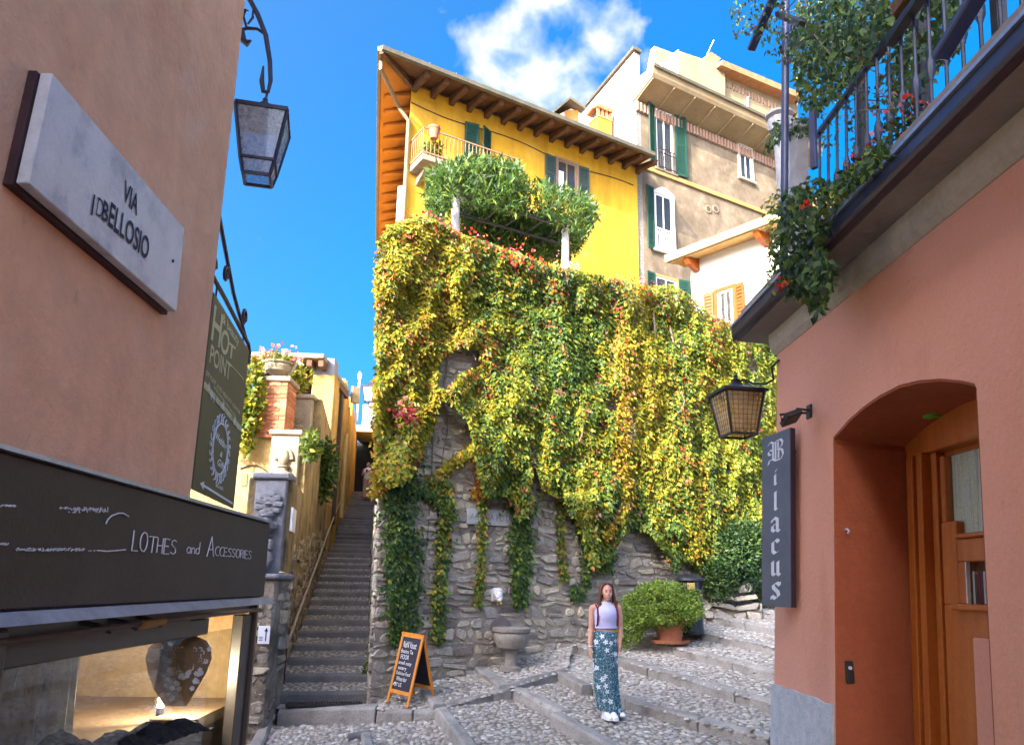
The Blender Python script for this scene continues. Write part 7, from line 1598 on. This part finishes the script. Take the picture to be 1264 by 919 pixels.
# ------------------------------------------------------------------ potted bush, bin, low stones
pc_ = gpt(827, 793, .10); k = (gpt(845, 793) - gpt(810, 793)).length / 2
pt_ = thing('terracotta_pot', 'big terracotta pot on a saucer holding the round green bush', 'pot', tuple(pc_))
MB().lathe([(k * 1.30, 0), (k * 1.42, .05), (k * 1.36, .05), (k * 1.2, .02), (0, .02)], pc_, 28).build('saucer', MAT['terracotta'], pt_, smooth=True)
hp = .42
MB().lathe([(0, .022), (k * .80, .022), (k * .98, hp * .55), (k * 1.04, hp * .60), (k * 1.02, hp * .66), (k * 1.08, hp * .78), (k * 1.18, hp * .80), (k * 1.18, hp), (k * 1.06, hp), (k * 1.0, hp * .86), (0, hp * .84)], pc_, 28).build('pot', MAT['terracotta'], pt_, smooth=True)
dpt = (pc_ - EYE).y; bc = at_y(819, 747, dpt); kx = dpt / 950
GREENS = [(.18, .28, .035), (.28, .36, .045), (.09, .17, .03), (.38, .32, .06)]
bsh = shrub('round_bush', 'round bright green bush growing in the big terracotta pot', 'bush', bc, (46 * kx, 42 * kx, 29 * kx), 15000, GREENS, [5, 4, 4, .7], (.03, .055), .5, bias=.30, gap=-.30, seed=4)
shrub('x', 'x', 'x', bc + Vector((-44 * kx, -.05, -22 * kx)), (22 * kx, 20 * kx, 26 * kx), 2600, GREENS, [5, 3, 4, .3], (.03, .055), .5, parent=bsh, bias=.4, gap=-.3, seed=8)
stm = MB()
for i in range(16):
    a = random.random() * 6.28; e = bc + Vector((math.cos(a) * .45, math.sin(a) * .4, random.uniform(-.1, .3))); stm.tube([pc_ + Vector((math.cos(a) * .08, math.sin(a) * .08, hp * .8)), pc_.lerp(e, .5) + Vector((0, 0, .15)), e], [.014, .01, .004], 5)
stuff(stm.build('branches', MAT['stem'], bsh))
bn = gpt(853, 782, .10); wbn = 30 * bn.y / 950 / 2 * 1.05; hbn = at_y(846, 708, bn.y).z - bn.z
bnt = thing('litter_bin', 'black domed litter bin standing behind the potted bush', 'litter bin', tuple(bn))
MB().lathe([(wbn * .98, 0), (wbn * 1.02, .06), (wbn * .96, .10), (wbn * 1.0, hbn * .68), (wbn * 1.06, hbn * .70), (wbn * 1.06, hbn * .73), (wbn * .8, hbn * .74)], bn, 28).build('body', MAT['bin'], bnt, smooth=True)
for i in range(5):
    a0_, a1_ = 2 * PI * i / 5 - .22, 2 * PI * i / 5 + .22; mb = MB()
    mb.loft([[bn + Vector((r * math.cos(a), r * math.sin(a), z)) for r, a in ((wbn * 1.0, a0_), (wbn * 1.0, a1_), (wbn * .9, a1_), (wbn * .9, a0_))] for z in (hbn * .735, hbn * .88)]); mb.build('hood_post', MAT['bin'], bnt)
MB().lathe([(wbn * .86, hbn * .74), (wbn * .86, hbn * .885)], bn, 20).build('inner_liner', MAT['dark'], bnt)
MB().lathe([(wbn * 1.04, hbn * .88), (wbn * 1.12, hbn * .89), (wbn * 1.10, hbn * .93), (wbn * .8, hbn * .985), (wbn * .35, hbn * 1.0), (0, hbn * 1.0)], bn, 28).build('dome', MAT['bin'], bnt, smooth=True)
mb = MB(); mb.bar(bn + Vector((-.09, -wbn * 1.03, hbn * .80)), bn + Vector((.03, -wbn * 1.06, hbn * .80)), .012, .10); mb.build('bin_label', MAT['band'], bnt)
lw0 = gpt(866, 764, .05); lw1 = gpt(942, 760, .05); lsw = thing('low_stone_wall', 'low tumbledown stone wall at the wall foot behind the bin', 'wall', tuple(lw0))
LS = Pl((lw0.x, lw0.y, lw0.z), (lw1 - lw0) * Vector((1, 1, 0))); Ll = ((lw1 - lw0) * Vector((1, 1, 0))).length; hL = [.15, .35, .62, .75, .55, .4, .25]
mb = MB(); LS.box(mb, .1, Ll, -.2, .2, -.5, -.06); mb.build('rubble_core', MAT['mortar'], lsw)
rz = random.Random(3)
for (u0, u1, v0, v1) in courses(0, Ll, 0, .62, (.13, .2), (.18, .42), rz, .012):
    um = (u0 + u1) / 2 / Ll * 6; ii = min(5, int(um)); hh = hL[ii] + (hL[ii + 1] - hL[ii]) * (um - ii)
    if v0 > hh: continue
    mb = MB(); stone_piece(mb, LS.P, u0, u1, v0, v1, rz, rz.uniform(.0, .06), .35); mb.build('stone', MAT['stone'], lsw)

# ------------------------------------------------------------------ people
def ring(c, rx, ry, n=24, fold=0, fa=0, ph=0): return [Vector((c[0] + (rx + fold * math.sin(fa * a + ph)) * math.cos(a), c[1] + (ry + fold * math.sin(fa * a + ph)) * math.sin(a), c[2])) for a in [2 * PI * i / n for i in range(n)]]
def ellip(mb, c, r, n=16, m=10):
    c = Vector(c); rings = []
    for j in range(m + 1):
        a = -PI / 2 + PI * j / m; k = max(.02, math.cos(a)); rings.append([c + Vector((r[0] * k * math.cos(2 * PI * i / n), r[1] * k * math.sin(2 * PI * i / n), r[2] * math.sin(a))) for i in range(n)])
    mb.loft(rings)
def limb(mb, pts, rad, n=12):
    mb.tube(pts, rad, n)
    for p_, r in zip(pts, rad): ellip(mb, p_, (r, r, r), 10, 6)
def hand(mb, w, d, side, s=1.0, curl=.35):
    """relaxed hand hanging from wrist w along d; thumb towards the front"""
    w = Vector(w); d = Vector(d).normalized(); f = Vector((0, -1, 0)); f = (f - d * f.dot(d)).normalized(); o = d.cross(f).normalized() * side
    mb.loft([[w + d * (t * .085 * s) + f * (a * wd) + o * (b * .013 * s) for a, b in ((-1, -.6), (-1, .6), (-.4, 1), (.4, 1), (1, .6), (1, -.6), (.4, -1), (-.4, -1))] for t, wd in ((-.1, .02 * s), (.3, .032 * s), (.75, .038 * s), (1.05, .036 * s))])
    inn = -o
    for i, (q, ln) in enumerate(((.028, .066), (.010, .075), (-.009, .070), (-.027, .054))):
        b = w + d * .082 * s + f * q * s; pts = [b, b + (d + inn * curl * .4).normalized() * ln * .42 * s]; pts.append(pts[-1] + (d + inn * curl * 1.1).normalized() * ln * .33 * s); pts.append(pts[-1] + (d + inn * curl * 1.9).normalized() * ln * .28 * s)
        mb.tube(pts, [.0090 * s, .0086 * s, .0078 * s, .0062 * s], 8)
    b = w + d * .022 * s + f * .026 * s; mb.tube([b, b + (d * .6 + f * .75 + inn * .25).normalized() * .034 * s, b + (d * .6 + f * .75 + inn * .25).normalized() * .034 * s + (d + f * .25 + inn * .4).normalized() * .036 * s], [.012 * s, .0105 * s, .007 * s], 8)
def finish(mb, name, mat, parent, voxel=.006, it=5):
    o = mb.build(name, mat, parent, smooth=True); r = o.modifiers.new('skin', 'REMESH'); r.mode = 'VOXEL'; r.voxel_size = voxel; r.use_smooth_shade = True
    sm_ = o.modifiers.new('soft', 'SMOOTH'); sm_.factor = .5; sm_.iterations = it; return o
wo = gpt(752, 884, .055); wt_h = 1.70
wm = thing('person', 'smiling woman in lilac crop top and long teal floral skirt on the cobbled steps', 'person', tuple(wo))
O = wo
def X(x, y, z): return O + Vector((x, y, z))
Z = lambda zy: (850 - zy) / 453.0
XX = lambda zx: (zx - 238) / 453.0
b = MB()
# torso, neck, head
b.loft([[X(0, 0, 0) + p_ for p_ in ring((XX(226), .0, z), rx, ry)] for z, rx, ry in ((.86, .165, .105), (.96, .170, .11), (1.05, .138, .092), (1.12, .128, .085), (1.22, .148, .10), (1.32, .158, .105), (1.385, .150, .085), (1.42, .095, .06), (1.45, .052, .052))])
limb(b, [X(XX(230), .005, 1.42), X(XX(236), -.005, 1.50)], [.055, .050])
hc = X(XX(239), -.02, 1.585)
ellip(b, hc + Vector((0, .012, .015)), (.074, .092, .098), 20, 14); ellip(b, hc + Vector((0, -.022, -.045)), (.058, .062, .066), 18, 10); ellip(b, hc + Vector((0, -.055, -.094)), (.024, .02, .02))
b.tube([hc + Vector((0, -.078, .012)), hc + Vector((0, -.096, -.018)), hc + Vector((0, -.103, -.030))], [.006, .008, .010], 8); ellip(b, hc + Vector((0, -.084, -.032)), (.014, .010, .008))
for s_ in (-1, 1):
    ellip(b, hc + Vector((s_ * .072, .008, -.012)), (.012, .02, .028)); ellip(b, hc + Vector((s_ * .034, -.052, -.028)), (.026, .020, .026))
# arms
arms = {-1: [(152, 228), (143, 290), (139, 350), (130, 405), (126, 455)], 1: [(312, 228), (320, 285), (323, 340), (317, 390), (309, 435)]}
for s_, pts in arms.items():
    P_ = [X(XX(x), .01 - .03 * (i > 2) - .02 * (i > 3), Z(y)) for i, (x, y) in enumerate(pts)]
    limb(b, P_, [.048, .042, .036, .031, .024]); limb(b, [X(XX(190 if s_ < 0 else 276), 0, Z(222)), P_[0]], [.055, .048]); hand(b, P_[-1], P_[-1] - P_[-2], s_ * -1)
# legs down to the ankles
for x0, x1, y1 in ((205, 224, 815), (252, 272, 815)): limb(b, [X(XX(x0), 0, .88), X(XX((x0 + x1) / 2), -.02, .48), X(XX(x1), 0, .10)], [.075, .05, .034])
body = finish(b, 'body', MAT['skin'], wm, .0055, 4)
# cropped knit top
tp_ = MB(); cx = XX(230)
rr_ = [(1.115, .148, .098), (1.125, .152, .104), (1.20, .158, .112), (1.27, .166, .128), (1.33, .166, .122), (1.38, .152, .10), (1.415, .108, .078), (1.45, .070, .066), (1.462, .062, .062)]
tp_.loft([[X(0, 0, 0) + p_ for p_ in ring((cx + .0, -.003 - (.012 if .9 < z < 1.36 and z > 1.2 else 0), z), rx, ry, 32, .002, 7, z * 9)] for z, rx, ry in rr_], cap=False)
o_ = tp_.build('crop_top', MAT['top'], wm, smooth=True); o_.modifiers.new('t', 'SOLIDIFY').thickness = .004; o_.modifiers.new('s', 'SUBSURF').render_levels = 1
tpb = MB(); tpb.loft([[X(0, 0, 0) + p_ for p_ in ring((cx, -.003, z), rx, ry, 32)] for z, rx, ry in ((1.112, .152, .102), (1.13, .154, .105))], cap=False); o_ = tpb.build('hem_band', MAT['top'], o_, smooth=True); o_.modifiers.new('t', 'SOLIDIFY').thickness = .008
# long skirt with folds and a floral print
m_, t_, bs_, oo = new_mat('teal_floral_cloth')
gm = t_.nodes.new('ShaderNodeNewGeometry'); mp = t_.nodes.new('ShaderNodeMapping'); mp.inputs['Scale'].default_value = (1, .55, 1); t_.links.new(gm.outputs['Position'], mp.inputs[0])
vo = t_.nodes.new('ShaderNodeTexVoronoi'); vo.inputs['Scale'].default_value = 10.5; t_.links.new(mp.outputs[0], vo.inputs['Vector'])
sb_ = t_.nodes.new('ShaderNodeVectorMath'); sb_.operation = 'MULTIPLY'; t_.links.new(mp.outputs[0], sb_.inputs[0]); sb_.inputs[1].default_value = (1, 1, 1)
df_ = t_.nodes.new('ShaderNodeVectorMath'); df_.operation = 'SUBTRACT'; t_.links.new(sb_.outputs[0], df_.inputs[0]); t_.links.new(vo.outputs['Position'], df_.inputs[1])
sp_ = t_.nodes.new('ShaderNodeSeparateXYZ'); t_.links.new(df_.outputs[0], sp_.inputs[0])
def mth(op, a, b_=None, c_=None):
    n = t_.nodes.new('ShaderNodeMath'); n.operation = op
    for i, x in enumerate((a, b_, c_)):
        if x is None: continue
        if isinstance(x, (int, float)): n.inputs[i].default_value = x
        else: t_.links.new(x, n.inputs[i])
    return n.outputs[0]
ang = mth('ARCTAN2', sp_.outputs[2], sp_.outputs[0]); pet = mth('MULTIPLY', mth('ABSOLUTE', mth('SINE', mth('MULTIPLY', ang, 2.5))), .22)
rad = mth('ADD', .13, pet); flw = mth('LESS_THAN', vo.outputs['Distance'], rad); ctr = mth('GREATER_THAN', vo.outputs['Distance'], .07)
n2_ = t_.nodes.new('ShaderNodeTexNoise'); n2_.inputs['Scale'].default_value = 17; n2_.inputs['Detail'].default_value = 1.0; n2_.inputs['Distortion'].default_value = 2.0; t_.links.new(mp.outputs[0], n2_.inputs['Vector'])
vn = mth('LESS_THAN', mth('ABSOLUTE', mth('SUBTRACT', n2_.outputs['Fac'], .5)), .014); wh_ = mth('MAXIMUM', mth('MULTIPLY', flw, ctr), vn)
t_.links.new(mixc(t_, (.012, .085, .115), (.62, .66, .68), wh_), bs_.inputs['Base Color']); bs_.inputs['Roughness'].default_value = .9
sk_ = MB(); sr = []
for z, xa, xb, ry in ((1.075, 168, 292, .098), (1.05, 160, 296, .104), (.97, 150, 298, .122), (.88, 146, 300, .128), (.74, 145, 299, .125), (.60, 148, 298, .12), (.45, 150, 300, .118), (.30, 158, 304, .118), (.18, 165, 312, .12), (.075, 172, 324, .12), (.05, 176, 326, .118)):
    fd = .010 * max(0, (1.0 - z)); c_ = (XX(xa) + XX(xb)) / 2; w_2 = (XX(xb) - XX(xa)) / 2
    sl = .02 if z > 1.0 else 0
    q = [X(0, 0, 0) + p_ for p_ in ring((c_, 0, z), w_2, ry, 56, fd, 9, z * 1.4)]
    if z < .2: q = [v - Vector((0, 0, 1)) * (.055 * max(0, (v.x - O.x - c_) / w_2) - .05 * max(0, -(v.x - O.x - c_) / w_2)) * (1 - z / .2) for v in q]
    if z > 1.0: q = [v + Vector((0, 0, 1)) * (.018 * -(v.x - O.x - c_) / w_2) for v in q]
    sr.append(q)
sk_.loft(sr, cap=False); o_ = sk_.build('long_skirt', m_, wm, smooth=True); o_.modifiers.new('t', 'SOLIDIFY').thickness = .004
# sneakers
for (x, y, yaw) in ((214, -.10, .1), (250, -.13, -.05), ):
    sh = MB(); c_ = X(XX(x), y, 0); prof = [(-.11, .036, .07), (-.05, .038, .085), (.02, .041, .072), (.07, .043, .052), (.115, .036, .038), (.135, .02, .026)]
    rings = []
    for d_, w_2, h_ in prof: rings.append([c_ + Matrix.Rotation(yaw, 3, 'Z') @ Vector((w_2 * math.cos(a), -d_, max(0.0, h_ * .5 + h_ * .5 * math.sin(a)))) for a in [2 * PI * i / 14 for i in range(14)]])
    sh.loft(rings); so = sh.build('sneaker', MAT['white_shoe'], wm, smooth=True)
    sl = MB(); sl.loft([[v * Vector((1, 1, 0)) + Vector((0, 0, O.z + z)) for v in (c_ + Matrix.Rotation(yaw, 3, 'Z') @ Vector((a * .044, -d_, 0)) for a, d_ in ((-.9, -.115), (.9, -.115), (1.0, .0), (1.04, .08), (.6, .135), (-.6, .135), (-1.04, .08), (-1.0, 0)))] for z in (-.012, .016)]); sl.build('sole', MAT['white_pl'], so)
sh = MB(); c_ = X(XX(308), -.05, 0); ellip(sh, c_ + Vector((0, -.02, .03)), (.04, .09, .034)); sh.build('sneaker', MAT['white_shoe'], wm, smooth=True)
# hair: a cap and long locks to the chest, parted
hr = MB(); ellip(hr, hc + Vector((0, .036, .036)), (.084, .090, .092), 20, 12); ellip(hr, hc + Vector((0, .06, -.06)), (.080, .055, .10), 16, 10); hair = finish(hr, 'hair', MAT['hair'], wm, .006, 3)
cut = MB()
lk = MB(); rl_2 = random.Random(9)
for i in range(78):
    s_ = -1 if i % 2 else 1; f = rl_2.random(); a = hc + Vector((s_ * (.004 + .03 * f), -.050 + .075 * f, .116 - .012 * f)); r1_ = hc + Vector((s_ * (.080 + .012 * rl_2.random()), -.028 + .10 * f, .02 + rl_2.uniform(-.02, .02)))
    r2_ = hc + Vector((s_ * (.094 + .022 * rl_2.random()), -.025 + .10 * f, -.09 + rl_2.uniform(-.02, .02))); e = hc + Vector((s_ * (.070 + .065 * rl_2.random()), -.055 + .10 * f, -.19 - .10 * rl_2.random()))
    lk.tube([a, a.lerp(r1_, .5) + Vector((s_ * .018, 0, .022)), r1_, r2_, r2_.lerp(e, .55) + Vector((s_ * rl_2.uniform(-.012, .02), 0, 0)), e], [.008, .012, .012, .012, .010, .003], 6)
stuff(lk.build('hair_locks', MAT['hair'], hair, smooth=True))
# face
for s_ in (-1, 1):
    e = MB(); ellip(e, hc + Vector((s_ * .028, -.071, .006)), (.010, .006, .005)); e.build('eye', MAT['dark'], body)
    e = MB(); e.tube([hc + Vector((s_ * .016, -.083, .022)), hc + Vector((s_ * .03, -.083, .027)), hc + Vector((s_ * .044, -.073, .022))], .0035, 5); e.build('eyebrow', MAT['hair'], body)
e = MB(); e.tube([hc + Vector((x, y, z)) for x, y, z in ((-.026, -.074, -.056), (-.013, -.084, -.064), (0, -.087, -.066), (.013, -.084, -.064), (.026, -.074, -.056))], [.003, .006, .007, .006, .003], 6); e.build('lips', M('lips', [(0.42, 0.13, 0.10)], 9, .5), body, smooth=True)
e = MB(); e.tube([hc + Vector((x, y, z)) for x, y, z in ((-.018, -.082, -.059), (0, -.090, -.063), (.018, -.082, -.059))], [.002, .0045, .002], 6); e.build('teeth', MAT['white_shoe'], body, smooth=True)
# maroon backpack straps, bracelets
for s_, x in ((-1, 172), (1, 292)):
    e = MB(); P_ = [X(XX(x - s_ * -6), -.02, Z(205)), X(XX(x), -.075, Z(225)), X(XX(x + s_ * 2), -.105, Z(270)), X(XX(x + s_ * 2), -.075, Z(320)), X(XX(x + s_ * 4), .03, Z(350))]
    e.tube(P_, [.012, .014, .014, .013, .012], 6); e.build('backpack_strap', MAT['maroon'], wm, smooth=True)
e = MB(); w_ = X(XX(128), -.04, Z(446)); e.loft([[w_ + Vector((.029 * math.cos(a), .029 * math.sin(a), z)) for a in [2 * PI * i / 16 for i in range(16)]] for z in (-.006, .006)]); e.build('bracelet', MAT['white_pl'], wm, smooth=True)
bk = MB(); bk.loft([[X(0, 0, 0) + p_ for p_ in ring((XX(230), .15, z), rx, ry, 20)] for z, rx, ry in ((1.05, .08, .03), (1.08, .12, .06), (1.25, .13, .075), (1.36, .10, .05), (1.39, .05, .02))]); bk.build('backpack', MAT['maroon'], wm, smooth=True)

wm.scale = (.93, .93, .93); wm.rotation_euler = (0, R(-.8), R(7))
# distant person coming down the stairs
kp = 31.5; fo = st_pt(kp, .30, .01); hpx_ = 1.62
dp_ = thing('person', 'distant person in white top and pinkish trousers descending the alley stairs', 'person', tuple(fo))
b = MB(); D = lambda x, y, z: fo + Vector((x, y, z))
for s_ in (-1, 1): limb(b, [D(s_ * .09, 0, .86), D(s_ * .10, -.05 * (s_ > 0), .47), D(s_ * .10, -.03, .09)], [.09, .06, .045]); ellip(b, D(s_ * .10, -.08, .04), (.045, .12, .045))
b.loft([[D(0, 0, 0) + p_ for p_ in ring((0, 0, z), rx, ry, 16)] for z, rx, ry in ((.82, .16, .11), (.95, .165, .11), (1.08, .14, .095), (1.25, .17, .11), (1.34, .15, .09), (1.40, .06, .055))])
limb(b, [D(0, 0, 1.38), D(0, -.01, 1.46)], [.05, .048]); ellip(b, D(0, -.01, 1.53), (.075, .09, .105))
limb(b, [D(-.18, 0, 1.31), D(-.24, -.02, 1.06), D(-.14, -.22, 1.10), D(-.10, -.26, 1.12)], [.048, .04, .032, .03]); limb(b, [D(.18, 0, 1.31), D(.24, -.02, 1.06), D(.14, -.22, 1.14), D(.10, -.26, 1.16)], [.048, .04, .032, .03])
hand(b, D(-.10, -.26, 1.12), (.6, -.4, .3), 1); hand(b, D(.10, -.26, 1.16), (-.6, -.4, .3), -1)
finish(b, 'body', MAT['skin'], dp_, .012, 4)
e = MB(); e.loft([[D(0, 0, 0) + p_ for p_ in ring((0, 0, z), rx, ry, 20)] for z, rx, ry in ((.88, .185, .125), (1.08, .165, .115), (1.25, .19, .13), (1.35, .165, .105), (1.40, .08, .07))], cap=False); e.build('white_top', MAT['white_shoe'], dp_, smooth=True)
pm_ = M('dusty_pink_cloth', [(0.42, 0.27, 0.22), (0.50, 0.34, 0.28)], 9, .9)
for s_ in (-1, 1):
    e = MB(); e.tube([D(s_ * .08, 0, .92), D(s_ * .10, -.03 * (s_ > 0), .48), D(s_ * .10, -.02, .10)], [.115, .085, .085], 14); e.build('trouser_leg', pm_, dp_, smooth=True)
e = MB(); ellip(e, D(0, .025, 1.56), (.086, .095, .10)); e.tube([D(0, .06, 1.58), D(0, .09, 1.42), D(0, .09, 1.28)], [.08, .085, .04], 10); e.build('hair', MAT['hair'], dp_, smooth=True)
e = MB(); e.box((fo.x - .04, fo.y - .36, fo.z + 1.14), (fo.x + .04, fo.y - .34, fo.z + 1.28)); e.build('phone', MAT['dark'], dp_)

# ------------------------------------------------------------------ fallen creeper leaves on the cobbles
P, Nn, Ax, L = [], [], [], []
for i in range(150):
    x, y = random.uniform(470, 955), random.uniform(790, 915)
    if x > 700 and y < 800: continue
    q = gpt(x, y, .10); P.append(q + Vector((0, 0, random.uniform(.0, .02)))); Nn.append(Vector((random.gauss(0, .3), random.gauss(0, .3), 1)).normalized()); Ax.append(Vector((random.gauss(0, 1), random.gauss(0, 1), .1))); L.append(random.uniform(.04, .08))
t = thing('fallen_leaves', 'scattered fallen yellow and brown leaves on the cobbled steps', 'leaves', tuple(P[0]))
leaf_cloud('leaves', P, Nn, Ax, L, pick([YEL, ORA, (.16, .09, .03), LIME], [3, 2, 4, 1], len(P)), MAT['leaf'], t)
